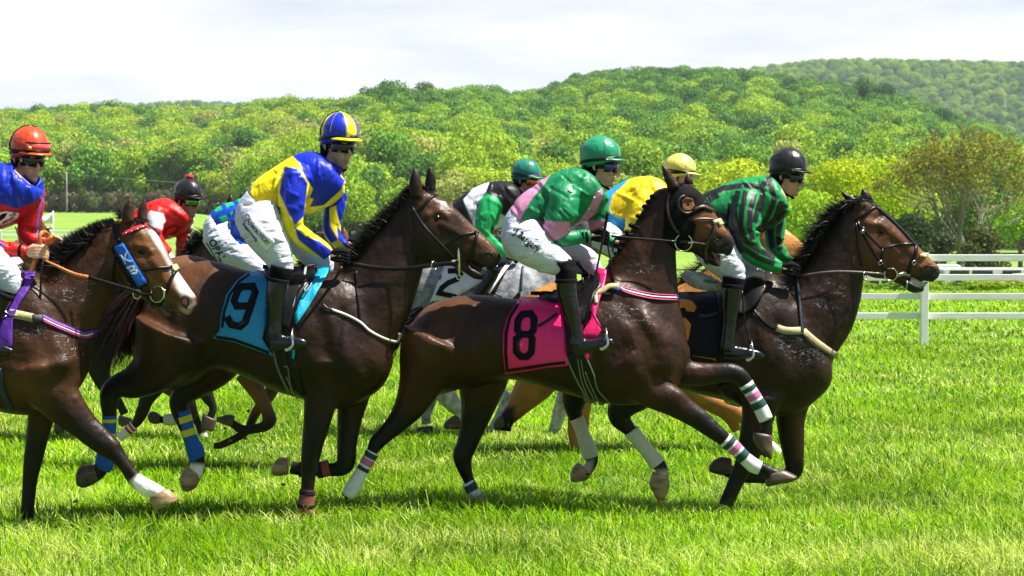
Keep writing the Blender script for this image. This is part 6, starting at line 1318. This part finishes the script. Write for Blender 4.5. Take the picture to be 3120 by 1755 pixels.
J4 = jockey('jockey in green silks with black stripes and a plain black helmet on the rightmost horse', Y4, C4, (683,208), .38, .10, .98, j4t,
  [([(455,370,70,0),(435,440,90,-.05),(422,520,94,-.08),(425,600,86,-.09),(445,675,72,-.08),(500,735,60,-.05),(560,772,50,-.03),(605,792,42,-.02),(640,800,32,-.02)], -.16),
   ([(590,450,60),(600,530,64),(600,600,60),(598,660,52),(640,720,42),(690,765,30)], .14)],
  [(165,380,262,520,.15),(110,470,282,620,.17),(110,560,290,690,.16),(150,650,260,740,.1)],
  [([(200,620,120,.05),(262,715,112,0),(318,780,96,0),(352,835,80,0),(356,880,66,0)], -.26), ([(330,680,80,-.1),(440,760,72,0),(520,830,62,0),(560,860,50,0)], .25)],
  [([(352,905,60),(345,980,56),(337,1060,48),(332,1140,42),(325,1200,42),(320,1250,44),(315,1285,46)], [(292,1305,38),(350,1305,44),(430,1310,38),(500,1318,28),(540,1330,14)], -.37)],
  SG, stripes4(), [BLACK], BLACK,
  dict(neck=(625,365), hands=[((645,808), .1, -.20, 1.1), ((700,775), .2, .10, 1.0)], socks=[([(362,860,66),(356,895,64),(350,925,61)], -.34)], rimmat=M_blk, strap_over=False, fold=.2, skin=(.60,.30,.21), stubble=.1, hair=(.06,.03,.02),
   fold_lines=[(C4.pts([(350,400),(345,500),(360,600)]), 8, -.010, 'n'), (C4.pts([(500,440),(500,540),(480,640)]), 8, -.010, 'n'), (C4.pts([(430,660),(520,680)]), 7, -.008, 'n')]))
# ---- left jockey (orange helmet)
j1t = [(-430,640,-290,860,.15),(-340,520,-160,830,.165),(-230,420,-30,790,.18),(-110,350,100,742,.195),(0,325,215,660,.205),(80,325,285,570,.19),(130,360,285,520,.14),(150,400,240,500,.075)]
J1 = jockey('jockey in red and blue silks with an orange helmet and spare goggles, left edge', Y1, C1, (202,222), .78, .12, 1.0, j1t,
  [([(-90,430,80,0),(-130,540,100,-.05),(-170,650,96,-.08),(-200,760,80,-.09),(-150,850,66,-.08),(-50,893,56,-.05),(50,910,52,-.03),(130,920,46,-.02),(185,930,36,-.02)], -.17),
   ([(200,450,80,-.06),(222,530,84,0),(222,620,78,0),(205,720,72,0),(185,800,68,0),(225,848,54,0),(290,862,44,0),(340,872,32,0)], .06)],
  [(-430,640,-290,860,.15),(-460,760,-280,960,.17),(-440,880,-270,1010,.16)],
  [([(-300,860,140,.05),(-180,930,130,0),(-60,1010,118,0),(30,1075,100,0),(60,1140,80,0),(50,1200,64,0)], -.27), ([(-250,860,120,-.1),(-100,940,110,0),(40,1010,95,0),(110,1060,80,0)], .25)],
  [([(30,1215,70),(-20,1300,62),(-60,1390,54),(-90,1480,50),(-100,1540,50)], [(-90,1590,40),(-30,1595,44),(30,1600,36),(90,1606,16)], -.34)],
  RED, [(C1.pts([(-400,300),(300,300),(300,540),(220,600),(110,640),(0,600),(-60,540),(-400,560)]), BLUE, 3, 'b', lambda V: (V[:, 1] > Y1-.5)*1.0),
        (C1.pts([(-300,700),(-100,840),(20,870),(20,960),(-200,960),(-360,800)]), BLUE, 3, 'n', lambda V: (V[:, 1] < Y1-.15)*(V[:, 0] < P(60, 800, Y1)[0])*1.0),
        (stroke(C1.pts([(292,540),(262,680),(250,780),(262,840)]), 5)[0]+stroke(C1.pts([(292,540),(262,680),(250,780),(262,840)]), 5)[1][::-1], (.05,.10,.60), 3)],
  [(.62,.055,.008)], (.66,.09,.012),
  dict(neck=(150,450), bare=True, hands=[((190,928), -.02, -.20, 1.05), ((318,868), .1, .05, 1.0)], fold=1.2, skin=(.64,.33,.22), stubble=.12, hair=(.2,.12,.07), button=(.7,.2,.03),
   fold_lines=[(C1.pts([(60,400),(90,520),(120,600)]), 10, -.008), (C1.pts([(180,480),(170,560)]), 8, -.007), (C1.pts([(150,760),(240,800)]), 8, -.008)]))
o1, SJ1, SB1, j1, M1, h1_, Mh1 = J1
drape('chest_badge', C1.pts([(-60,670),(40,655),(130,668),(120,700),(60,735),(0,752),(-60,760)]), SJ1, Y1, cmat((.78,.77,.80), .6), j1, off=.006, res=8, thick=.003)
drape('chest_badge_mark', C1.pts([(-30,700),(20,672),(50,668),(30,700),(0,720),(-30,740)]), SJ1, Y1, cmat((.008,.008,.01), .6), j1, off=.010, res=8, thick=.003)
lettering('chest_badge_lettering', 'THE', *C1.pts([(70,700),(112,678)]), 9, SJ1, Y1, cmat((.01,.01,.02), .6, 'print'), j1, .010)
lettering('chest_badge_lettering', 'IMPERTINENT', *C1.pts([(20,742),(100,705)]), 7, SJ1, Y1, cmat((.01,.01,.02), .6, 'print'), j1, .010)
for x, yy in ((75,912), (140,922)): mkobj('wrist_band', tube(C1.tube([(x-9,yy-1,49 if x < 100 else 45),(x+9,yy+1,48 if x < 100 else 44)]), Y1, -.195, .95, n=20), M_sock, j1)
rg = band(-.024, .024, -.75, .75, .146, .121, .008, 20, -.004); sg = mkobj('spare_goggles', (xf(Mh1 @ Matrix.Rotation(-.08, 4, 'Y'), rg[0]), rg[1]), mat('pink_clear_lens', (.55,.06,.07), rough=.06, coat=1, coat_r=.03), o1)
rg = join([band(-.030, -.024, -.78, .78, .146, .121, .010, 20, -.004), band(.024, .029, -.78, .78, .146, .121, .010, 20, -.004)]); mkobj('goggle_frame', (xf(Mh1 @ Matrix.Rotation(-.08, 4, 'Y'), rg[0]), rg[1]), M_blk, sg)
e_ = ellipsoid((.126, -.070, .002), (.012,.012,.012)); mkobj('goggle_vent', (xf(Mh1, e_[0]), e_[1]), cmat((.70,.42,.02), .4, 'shell'), sg)
vb = wtube([(.0+.143*math.sin(p_)*-.35, -.119*math.sin(p_)*.95, .1375*math.cos(p_)) for p_ in np.linspace(-.3, 1.7, 9)], [.004]*9, n=6); mkobj('helmet_cord', (xf(Mh1, vb[0]), vb[1]), M_sock, h1_)
e_ = ellipsoid((.066, -.094, -.078), (.011,.006,.011)); mkobj('goggle_vent', (xf(M1, e_[0]), e_[1]), cmat((.70,.42,.02), .4, 'shell'), [c_ for c_ in o1.children if c_.name.startswith('goggles')][0])
vb = wtube([(-.004+.143*math.sin(p_)*-.30, -.119*math.sin(p_)*.96, .1375*math.cos(p_)) for p_ in np.linspace(-.1, 1.7, 9)], [.004]*9, n=6)
mkobj('helmet_cord', (xf(J2[6], vb[0]), vb[1]), M_sock, J2[5])

# whips (held: things of their own)
wp = wtube([P(*C3.pts([(970,510)])[0], Y3-.235), P(*C3.pts([(955,600)])[0], Y3-.235), P(*C3.pts([(935,700)])[0], Y3-.26), P(*C3.pts([(895,900)])[0], Y3-.34), P(*C3.pts([(835,1170)])[0], Y3-.42)], [.012,.010,.008,.007,.012], n=10)
tag(mkobj('riding_whip', wp, M_blk), 'thin black riding whip held upright by the green and pink jockey', 'whip')
wr = mkobj('riding_whip', wtube([P(*C1.pts([(345,860)])[0], Y1+.05), P(*C1.pts([(330,800)])[0], Y1+.05), P(*C1.pts([(322,778)])[0], Y1+.05)], [.010,.010,.011], n=10), M_blk)
tag(wr, 'riding whip with a round silver capped handle held by the orange helmeted jockey', 'whip')
mkobj('whip_cap', ellipsoid(P(*C1.pts([(320,768)])[0], Y1+.05), (.021,.021,.012)), M_steel, wr)
# stirrups belong to the saddle, so to the horse
def stirrup(o, T, Lt, c_, Y, yo, r=.055, ang=.4):
    ribbon3('stirrup_leather', Lt, 4.5, Y, yo, M_blk, o, .006)
    p = P(*T.pts([c_])[0], Y+yo); mkobj('stirrup_iron', join([wtube([p+np.array([0,0,.07]), p+np.array([.0,-.045,.03]), p+np.array([.008,-.055,-.03]), p+np.array([-.02,-.05,-.06]), p+np.array([-.045,-.045,-.065])], [.006,.007,.009,.012,.010]),
       wtube([p+np.array([0,0,.07]), p+np.array([0,.045,.03]), p+np.array([.0,.055,-.04])], [.006,.007,.009]), wtube([p+np.array([-.03,-.055,-.068]), p+np.array([-.02,.055,-.068])], [.013,.013], flat=.5)]), M_steel, o)
stirrup(H2, C2, C2.pts([(600,1000),(560,1060),(540,1150),(535,1260)]), (528,1330), Y2, -.42)
stirrup(H3, C3, C3.pts([(820,900),(850,1050),(900,1150),(955,1230)]), (960,1260), Y3, -.42)
stirrup(H4, C4, C4.pts([(408,940),(415,1050),(430,1150),(450,1250)]), (462,1290), Y4, -.43)
# ================================================================== HORSES AND JOCKEYS BEHIND
def shift(L, ref, s, new):                            # template in photo px moved and scaled about the withers
    return [tuple([(p[0]-ref[0])*s+new[0], (p[1]-ref[1])*s+new[1], (p[2]-ref[0])*s+new[0], (p[3]-ref[1])*s+new[1]])+tuple(p[4:]) for p in L]
def shift_t(L, ref, s, new):
    return [((p[0]-ref[0])*s+new[0], (p[1]-ref[1])*s+new[1], p[2]*s)+tuple(p[3:]) for p in L]
REF = D.pts([(840, 672)])[0]
def back_horse(label, Y, wx, wy, legs, base, paints, hair, headdrop=(0, 0)):
    s = Y2/Y; n = D.pts([(wx, wy)])[0]; sh = lambda L: shift(L, REF, s, n); dx, dy = headdrop[0]/.82564, headdrop[1]/.82564
    mv = lambda L, k=None: [tuple([p[0]+dx*q, p[1]+dy*q, p[2]+dx*q, p[3]+dy*q])+tuple(p[4:]) for p, q in zip(L, k or [1]*len(L))]
    o, S = horse(label, Y, sh(h2_torso), mv(sh(h2_neck), [0, .15, .4, .65, .85, 1]), mv(sh(h2_head)), [(a+dx, b+dy, c_) for a, b, c_ in shift_t(h2_jaw, REF, s, n)], [(mv(sh(e)), yo) for e, yo in h2_ears], legs, base, paints, [], .015)
    mx_ = [((x-REF[0])*s+n[0], (y-REF[1])*s+n[1]) for x, y in C2.pts([(1190,500),(1150,560),(1100,620),(1040,680),(980,750),(900,860),(860,930)])]; mx_ = [(x+dx*q, y+dy*q) for (x, y), q in zip(mx_, (1,.9,.8,.6,.45,.2,.1))]
    strands('mane', mx_, Y, hair, o, 900, [(-.7,-.3),(-.8,-.45),(-.8,.2)], [16,26,34,36], .008, .5)
    tx = [((x-REF[0])*s+n[0], (y-REF[1])*s+n[1]) for x, y in D.pts([(366,700),(356,760)])]
    strands('tail', tx, Y, hair, o, 420, [(-.5,.86),(-.3,.95)], [150,160], .010, .14, 0, .04, .2)
    return o, S, (lambda pts: [((x-REF[0])*s+n[0], (y-REF[1])*s+n[1]) for x, y in pts])
GREY = (.19,.20,.22); CHE = (.34,.145,.035)
# grey horse number 2
Y5 = 16.6
L5 = [(C6.tube([(1020,300,90),(1080,400,60),(1130,460,46),(1172,510,34),(1165,560,34)]), -.1), (C6.tube([(960,380,80),(958,470,44),(955,520,30),(960,560,32)]), .1),
      (C7.tube([(280,340,80),(225,430,50),(196,520,40),(172,585,34),(150,620,28),(130,650,32)]), -.1), (C6.tube([(1480,400,80),(1400,520,46),(1345,600,34),(1345,640,30)]), .1)]
H5, S5, m5 = back_horse('dappled grey horse wearing a white cloth numbered 2 behind the middle pair', Y5, 1305, 642, L5, GREY, [(D.pts([(1000,960),(1560,960),(1560,1200),(1000,1200)]), (.36,.36,.37), 60)], M_hairg)
H5.data.materials[0] = M_grey
for L, yo, mm in [([(1175,515,1175,585,.04),(1120,510,1120,592,.045),(1075,540,1075,588,.045),(1060,560,1060,580,.03)], -.1, M_hoof), ([(905,580,995,570,.04),(895,600,998,625,.045),(920,650,985,665,.045),(950,680,965,684,.02)], .1, M_hoof)]: hoofs(H5, C6, L, yo, Y5, mm)
hoofs(H5, C7, [(120,690,150,640,.035),(95,720,118,615,.045),(62,740,85,620,.045),(58,700,66,650,.03)], -.1, Y5, M_hoof)
hoofs(H5, C6, [(1310,640,1380,650,.035),(1300,665,1392,680,.045),(1298,690,1396,715,.045)], .1, Y5, M_hoof)
cl = drape('saddle_cloth', CE.pts([(545,405),(700,400),(900,430),(1010,470),(1000,560),(900,620),(760,700),(640,780),(400,800),(385,820),(440,700),(490,560)]), S5, Y5, M_white, H5, off=.014, res=12, thick=.006, mirror=True)
SC = Surf([(np.array([v.co[:] for v in cl.data.vertices]), [tuple(p.vertices) for p in cl.data.polygons])])
strap('cloth_number', [(CE.pts([(595,455),(690,450),(735,490),(700,545),(600,585),(530,640),(500,700),(600,722),(700,745)]), 15.5, False, 1)], SC, Y5, cmat((.012,.012,.014), .7), cl, off=.008, thick=.003)
strap('cloth_binding', [(CE.pts([(540,415),(505,550)]), 4, False, 1), (CE.pts([(395,805),(520,800),(640,770)]), 8, False, 1)], SC, Y5, cmat((.03,.012,.015), .7), cl, off=.006, thick=.003)
drape('saddle_flap', CE.pts([(1180,330),(1320,300),(1240,460),(1120,700),(930,715),(1010,640),(1100,480)]), S5, Y5, M_blk, H5, off=.03, res=12, thick=.02)
strap('cloth_edge', [(CE.pts([(1260,380),(1130,560),(1040,700)]), 11)], S5, Y5, M_white, H5, off=.05, thick=.006)
strap('breastplate', [(CE.pts([(1425,400),(1415,520),(1405,680)]), 6), (CE.pts([(1040,620),(1100,690),(1190,740)]), 6)], S5, Y5, cmat((.02,.03,.04), .5), H5, off=.012, thick=.006)
J5 = jockey('jockey in black, white and green silks with green helmet and amber goggles', Y5, C3, (492,285), .30, .12, 1.0,
  [(52,468,150,622,.15),(120,408,232,642,.165),(200,362,322,622,.175),(290,334,402,572,.19),(372,330,452,502,.18),(422,345,472,440,.12),(440,370,468,420,.07)],
  [([(300,420,50,0),(278,470,62,-.04),(250,540,60,-.07),(228,610,52,-.08),(240,665,44,-.07),(290,705,38,-.05),(340,742,34,-.03),(372,765,28,-.02)], -.16), ([(400,440,50),(410,520,50),(380,600,42),(400,680,34)], .14)],
  [(52,470,150,622,.15),(20,540,160,690,.17),(30,620,150,740,.15)],
  [([(80,640,80,.05),(140,710,70,0),(210,770,58,0),(270,820,46,0),(285,850,40,0)], -.26)],
  [([(300,850,38),(280,900,36),(240,960,34),(200,1010,32)], [(190,1030,30),(260,1040,28),(320,1042,16)], -.36)],
  BLACK, [(C3.pts([(120,440),(175,375),(275,330),(250,400),(200,470),(185,600),(150,520)]), WHITE, 3), (C3.pts([(300,500),(400,560),(380,590),(300,620)]), WHITE, 3),
   (C3.pts([(215,440),(260,405),(320,430),(352,480),(330,560),(300,640),(400,760),(380,790),(250,760),(170,640)]), (.01,.36,.10), 3, 'n', lambda V: (V[:, 1] < Y5-.12)*1.0)],
  [(.008,.18,.12)], (.008,.14,.10), dict(neck=(438,400), hands=[((375,768), .2, -.19), ((405,690), .1, .1)], lens=M_lens_o, fold=1.0, vox=.011, skin=(.42,.20,.13), rimmat=cmat((.01,.03,.22), .5)))
# chestnut horse, yellow jockey
Y6 = 15.3
L6 = [(C7.tube([(330,330,95),(318,440,72),(312,550,64),(312,640,60),(340,710,50),(415,785,36),(475,850,34),(530,915,32)]), -.1), (C7.tube([(110,200,130),(75,300,122),(0,400,90),(-60,480,60),(-110,540,46),(-120,600,38)]), .1),
      (C7.tube([(940,330,90),(1020,390,66),(1120,440,54),(1220,490,50),(1290,530,42),(1330,600,30),(1400,660,28),(1450,700,32),(1500,770,34)]), -.1), (C7.tube([(960,330,80),(1060,420,60),(1180,500,44),(1240,600,30)]), .1)]
DK = (C6.pts([(1320,455),(1480,455),(1480,640),(1320,640)]), BLK, 20)
H6, S6, m6 = back_horse('bright chestnut horse with a white blaze behind the pink number 8', Y6, 1668, 716, L6, CHE, [DK, (C7.pts([(400,760),(440,740),(620,940),(500,960)]), (.7,.66,.6), 8), (C7.pts([(1430,640),(1480,650),(1560,800),(1440,830)]), (.72,.66,.62), 8)], M_hairb, (95, -12))
hoofs(H6, C6, [(1452,495,1440,592,.05),(1400,500,1395,598,.05),(1350,550,1352,592,.04)], .1, Y6, M_hoof)
wrap(H6, C7, [(415,785,41),(475,850,38),(535,918,34)], -.1, Y6, (.70,.66,.58), [])
J6 = jockey('jockey in yellow silks with light blue back and plain yellow helmet, partly hidden', Y6, C3, (1398,262), .10, .10, 1.0,
  [(885,440,980,640,.15),(975,385,1070,650,.165),(1070,328,1190,630,.175),(1160,305,1290,575,.19),(1240,308,1350,510,.18),(1290,325,1370,450,.12),(1320,345,1360,420,.07)],
  [([(1190,400,55,0),(1165,470,64,-.04),(1140,550,60,-.07),(1120,630,52,-.08),(1150,690,42,-.06),(1230,730,34,-.04)], -.16), ([(1300,440,50),(1300,560,46),(1290,660,38)], .14)],
  [(885,440,980,640,.15),(850,520,990,700,.17),(850,620,980,760,.15)],
  [([(930,640,88,.05),(1010,700,80,0),(1080,760,66,0),(1120,830,52,0)], -.26)],
  [([(1120,850,44),(1090,930,40),(1060,1010,34),(1050,1080,34)], [(1040,1100,30),(1110,1110,26),(1170,1112,16)], -.36)],
  (.80,.58,.006), [(C3.pts([(860,440),(975,370),(1060,330),(1100,320),(1000,410),(975,500),(1010,540),(1095,560),(1100,640),(960,640),(860,640)]), (.02,.30,.62), 3, 'b', lambda V: (V[:, 1] > Y6-.21)*1.0)],
  [(.82,.68,.13)], (.82,.70,.2), dict(neck=(1325,385), hands=[((1235,732), .1, -.19)], goggles=False, vox=.011, button=(.8,.6,.1)))
lettering('leg_lettering', 'CH', *C3.pts([(985,742),(1050,790)]), 22, J6[2], Y6, cmat((.01,.01,.012), .6, 'print'), [c_ for c_ in J6[0].children if c_.name.startswith('breeches')][0], .005)
# bay horse under the checked silks, between the left horse and number 9
Y7 = 14.1
L7 = [(CG.tube([(1050,120,170),(980,280,120),(900,410,86),(860,520,74),(826,600,70),(780,680,54),(705,750,44),(640,805,44),(590,850,40)]), -.1), (CG.tube([(1100,200,150),(1250,350,100),(1350,480,74),(1400,590,64),(1300,650,46),(1210,640,46),(1140,648,52),(1070,650,42),(1000,625,50)]), .1),
      (CG.tube([(1980,120,130),(2080,280,104),(2165,430,84),(2228,560,74),(2248,650,84),(2200,720,64),(2080,750,54),(1960,762,58),(1870,710,50),(1810,665,48)]), -.1), (CG.tube([(2300,200,100),(2260,360,74),(2130,520,62),(2060,650,54),(2010,760,50),(1900,840,48),(1780,900,46),(1690,935,42),(1630,930,42)]), .1)]
H7, S7, m7 = back_horse('brown bay horse half hidden behind number 9, forelegs folded above the grass', Y7, 735, 655, L7, (.115,.048,.018), [(CG.pts([(560,400),(1060,300),(1060,500),(860,760),(560,900)]), BLK, 20), (CG.pts([(2180,600),(2380,560),(2380,800),(1560,1000),(1560,700),(1740,600)]), BLK, 60), (CG.pts([(850,560),(1400,560),(1400,740),(850,740)]), BLK, 20)], M_hair, (-70, 125))
wrap(H7, CG, [(755,712,60),(705,752,52),(650,800,50),(595,848,48)], -.1, Y7, (.68,.64,.64), [(.12,.24,(.50,.01,.02)),(.34,.46,(.50,.01,.02))])
wrap(H7, CG, [(1215,642,62),(1150,648,66),(1085,650,56)], .1, Y7, (.62,.58,.52), [])
hoofs(H7, CG, [(1050,600,1040,690,.04),(990,560,985,695,.045),(935,560,940,680,.045),(912,590,912,640,.035)], .1, Y7, M_hoof)
hoofs(H7, CG, [(1860,600,1850,720,.04),(1790,590,1800,720,.045),(1720,610,1760,705,.045),(1665,640,1700,680,.03)], -.1, Y7, M_hoof)
strap('tail_strap', [(D.pts([(312,838),(318,868),(332,895),(352,915)]), [8,12,10,6])], S7, Y7, cmat((.50,.02,.015), .6), H7, off=.02, thick=.008)
J7 = jockey('jockey in blue and green checked silks bent low behind number 9', Y7, C2, (575,438), .1, .35, .95,
  [(78,628,140,742,.14),(130,590,230,775,.155),(210,562,330,752,.165),(310,520,425,700,.175),(400,480,510,640,.17),(460,470,560,580,.12),(490,480,550,560,.07)],
  [([(300,590,50,0),(260,650,62,-.05),(236,720,64,-.08),(222,800,56,-.10),(238,880,50,-.09),(290,930,42,-.06),(350,955,36,-.03),(390,965,30,-.02)], -.17)],
  [(85,625,150,745,.14),(45,680,190,800,.17),(35,760,180,860,.155)],
  [([(110,740,92,.05),(170,820,92,0),(250,880,80,0),(330,930,66,0),(380,990,54,0)], -.25)],
  [], (.004,.05,.40), [(C2.pts([(196,842),(300,850),(450,960),(420,1000),(260,960),(170,880)]), (.008,.36,.11), 2, 'n', lambda V: (V[:, 1] < Y7-.12)*1.0)]+[
   (C2.pts([(120+a*62+b*36-10, 500+b*62-a*26+5), (120+a*62+b*36+30, 500+b*62-a*26-13+5), (120+a*62+b*36+48, 500+b*62-a*26+20+5), (120+a*62+b*36+10, 500+b*62-a*26+34+5)]), (.01,.42,.16), 2, 'b', lambda V: (V[:, 1] > Y7-.20)*1.0) for a in range(-1, 5) for b in range(0, 5)],
  [(.01,.2,.35)], (.01,.2,.35), dict(neck=(520,520), goggles=False, vox=.010))
bre = [c_ for c_ in J7[0].children if c_.name.startswith('breeches')][0]
lettering('leg_lettering', 'OPAL', *C2.pts([(62,790),(132,905)]), 22, J7[2], Y7, cmat((.01,.01,.012), .6, 'print'), bre, .005)
lettering('leg_lettering', 'performance', *C2.pts([(50,800),(118,915)]), 6, J7[2], Y7, cmat((.03,.03,.03), .6, 'print'), bre, .005)
# dark horse under the red silks
Y8 = 16.1
L8 = [(D.tube([(250,860,46),(248,910,34),(256,950,24),(275,985,18),(296,1010,13),(308,1030,11),(314,1042,13)]), -.1), (D.tube([(160,860,46),(150,950,34),(140,1010,20),(146,1050,12),(150,1068,12)]), .1),
      (CG.tube([(1480,150,110),(1530,300,90),(1570,400,76),(1615,480,52),(1625,545,44),(1605,600,46),(1595,630,50)]), -.1), (CG.tube([(1340,200,110),(1340,380,90),(1380,500,70),(1430,620,50),(1475,720,44),(1510,800,52),(1535,860,54)]), .1)]
H8, S8, m8 = back_horse('black horse with rough mane under the jockey with the pompom cap', Y8, 432, 668, L8, (.012,.008,.007), [(CG.pts([(1440,830),(1560,790),(1620,860),(1500,920)]), (.6,.57,.5), 8)], M_hair)
hoofs(H8, CG, [(1510,580,1665,650,.04),(1500,640,1655,700,.045),(1500,720,1640,760,.045),(1510,745,1620,778,.04)], -.1, Y8, M_hoof)
hoofs(H8, CG, [(1490,890,1590,860,.04),(1515,940,1608,900,.045),(1540,990,1618,960,.045),(1560,1000,1610,985,.04)], .1, Y8, M_hooft)
hoofs(H8, CG, [(590,600,735,640,.04),(580,650,720,680,.045),(585,690,640,725,.04)], -.1, Y8, M_hoof)
hoofs(H8, C5, [(300,600,360,620,.04),(298,640,352,665,.045),(305,670,340,676,.03)], .1, Y8, M_hoof)
strands('mane', D.pts([(478,640),(490,618),(505,600),(515,590)]), Y8-.25, M_hair, H8, 700, [(-.95,.1),(-.9,.3),(-.9,-.2)], 44, .007, .35)
J8 = jockey('jockey in red, white and black silks with a black cap topped by a red pompom', Y8, C1, (1283,532), .50, .12, 1.0,
  [(865,700,930,860,.14),(925,645,1010,860,.155),(1000,598,1110,850,.165),(1080,570,1230,810,.19),(1160,572,1300,740,.19),(1205,592,1305,690,.14),(1220,620,1280,680,.07)],
  [([(1090,640,50,0),(1060,690,60,-.04),(1050,750,58,-.07),(1050,820,50,-.09),(1080,880,42,-.08),(1150,940,36,-.05)], -.17), ([(1270,690,50),(1258,760,52),(1244,830,48),(1236,900,46),(1232,960,42),(1215,1000,34)], .10)],
  [(865,700,930,860,.14),(820,780,950,920,.16),(820,860,940,980,.15)],
  [([(900,860,80,.05),(980,920,76,0),(1060,980,60,0),(1120,1040,48,0)], -.25), ([(1000,880,70,-.1),(1100,960,60,0),(1170,1010,48,0)], .25)],
  [], (.62,.012,.010), [(C1.pts([(985,690),(1020,650),(1110,670),(1125,720),(1100,780),(980,740)]), WHITE, 3, 'n', lambda V: (V[:, 1] < Y8-.1)*1.0), (C1.pts([(970,712),(1090,800),(1085,835),(960,750)]), BLACK, 2, 'n', lambda V: (V[:, 1] < Y8-.1)*1.0),
   (C1.pts([(1250,740),(1320,680),(1320,1100),(1150,1100),(1180,780)]), WHITE, 3, 'f', lambda V: (V[:, 1] > Y8+.06)*1.0)]+
   [(C1.pts([(1150,y),(1320,y),(1320,y+h_),(1150,y+h_)]), BLACK, 2, 'f', lambda V: (V[:, 1] > Y8+.06)*1.0) for y, h_ in ((775,30),(822,28),(868,30))]+
   [(stroke(C1.pts([(1110,810),(1130,775),(1180,750),(1215,760),(1190,800),(1150,815)]), 5)[0]+stroke(C1.pts([(1110,810),(1130,775),(1180,750),(1215,760),(1190,800),(1150,815)]), 5)[1][::-1], BLACK, 2)],
  [BLACK], BLACK, dict(neck=(1215,650), hands=[((1205,1000), .3, .10)], lens=M_lens_g, vox=.011, button=(.7,.02,.05), skin=(.50,.25,.17)))
mkobj('pompom', (lambda e: (xf(J8[6], e[0]), e[1]))(ellipsoid((-.002, 0, .150), (.033,.033,.024))), cmat((.72,.02,.07), .9, 'cloth'), J8[5])
# chestnut horse at the far left, only its head shows
Y9 = 16.4; s9 = Y2/Y9; n9 = D.pts([(-95, 740)])[0]
h9sh = lambda L: shift(L, REF, s9, n9)
H9, S9 = horse('brown horse at the far left, ears showing past the red sleeve', Y9, h9sh(h2_torso), h9sh(h2_neck), h9sh(h2_head), None,
  [(D.ribs([(52,625,84,610,.03),(42,592,62,588,.02),(33,566,38,566,.006)]), -.09), (D.ribs([(92,618,122,622,.03),(94,585,124,590,.022),(98,552,110,550,.006)]), .09)],
  [(D.tube([(-200,800,50),(-210,900,34),(-200,1000,20),(-190,1080,14)]), -.1), (D.tube([(-180,800,50),(-170,900,34),(-160,1000,20),(-150,1080,14)]), .1), (D.tube([(-60,850,50),(-50,950,30),(-60,1020,16),(-80,1080,14)]), -.1), (D.tube([(-40,850,50),(-20,950,30),(-30,1020,16),(-50,1080,14)]), .1),
   (D.tube([(0,690,40),(50,650,38),(85,635,36)]), 0)],
  (.17,.075,.03), [], [], .015)
strap('bridle', [(D.pts([(40,640),(70,615),(100,608),(118,612)]), 5)], S9, Y9, M_blk, H9, off=.012, thick=.006)

# clods thrown up by the hooves
g_ = np.random.default_rng(3)
for k_ in range(6, 22):
    if k_ < 14: u_, v_, y_ = 1640+g_.random()*520, 540+g_.random()*380, Y7-.25+g_.random()*.5; q_ = P(*CG.pts([(u_, v_)])[0], y_)
    else: q_ = P(*D.pts([[(225,1262),(470,1245),(700,1215),(1230,1268),(1650,1262),(1490,1222),(1820,1318),(905,1262)][k_-14]])[0], [11.0,11.85,11.9,12.1,12.5,12.5,12.4,11.8][k_-14])+np.array([g_.normal()*.1, 0, -.02+abs(g_.normal())*.05])
    V_, F_ = ellipsoid(q_, (.010+.009*g_.random(), .009, .006+.005*g_.random()), n=9, m=6); V_ = V_+g_.normal(size=V_.shape)*.0025
    tag(mkobj('turf_clod', (V_, F_), cmat([(.09,.13,.02), (.05,.035,.02)][k_ % 2], .9), None, smooth=False), 'small clod of turf thrown up by the galloping hooves', 'turf clod', 'clods thrown up by the hooves')
# ---------------------------------------------------------------- air
HAZE = True
if HAZE:
    hz = mkobj('haze', box(-2600, 2600, -60, 5300, -6, 330), None, smooth=False); tag(hz, kind='stuff')
    m = bpy.data.materials.new('air'); m.use_nodes = True; t = m.node_tree; t.nodes.clear(); o = N(t, 'ShaderNodeOutputMaterial'); pv = N(t, 'ShaderNodeVolumePrincipled', Density=.00011); pv.inputs['Color'].default_value = (.80,.88,1,1)
    t.links.new(pv.outputs[0], o.inputs['Volume']); hz.data.materials.append(m)
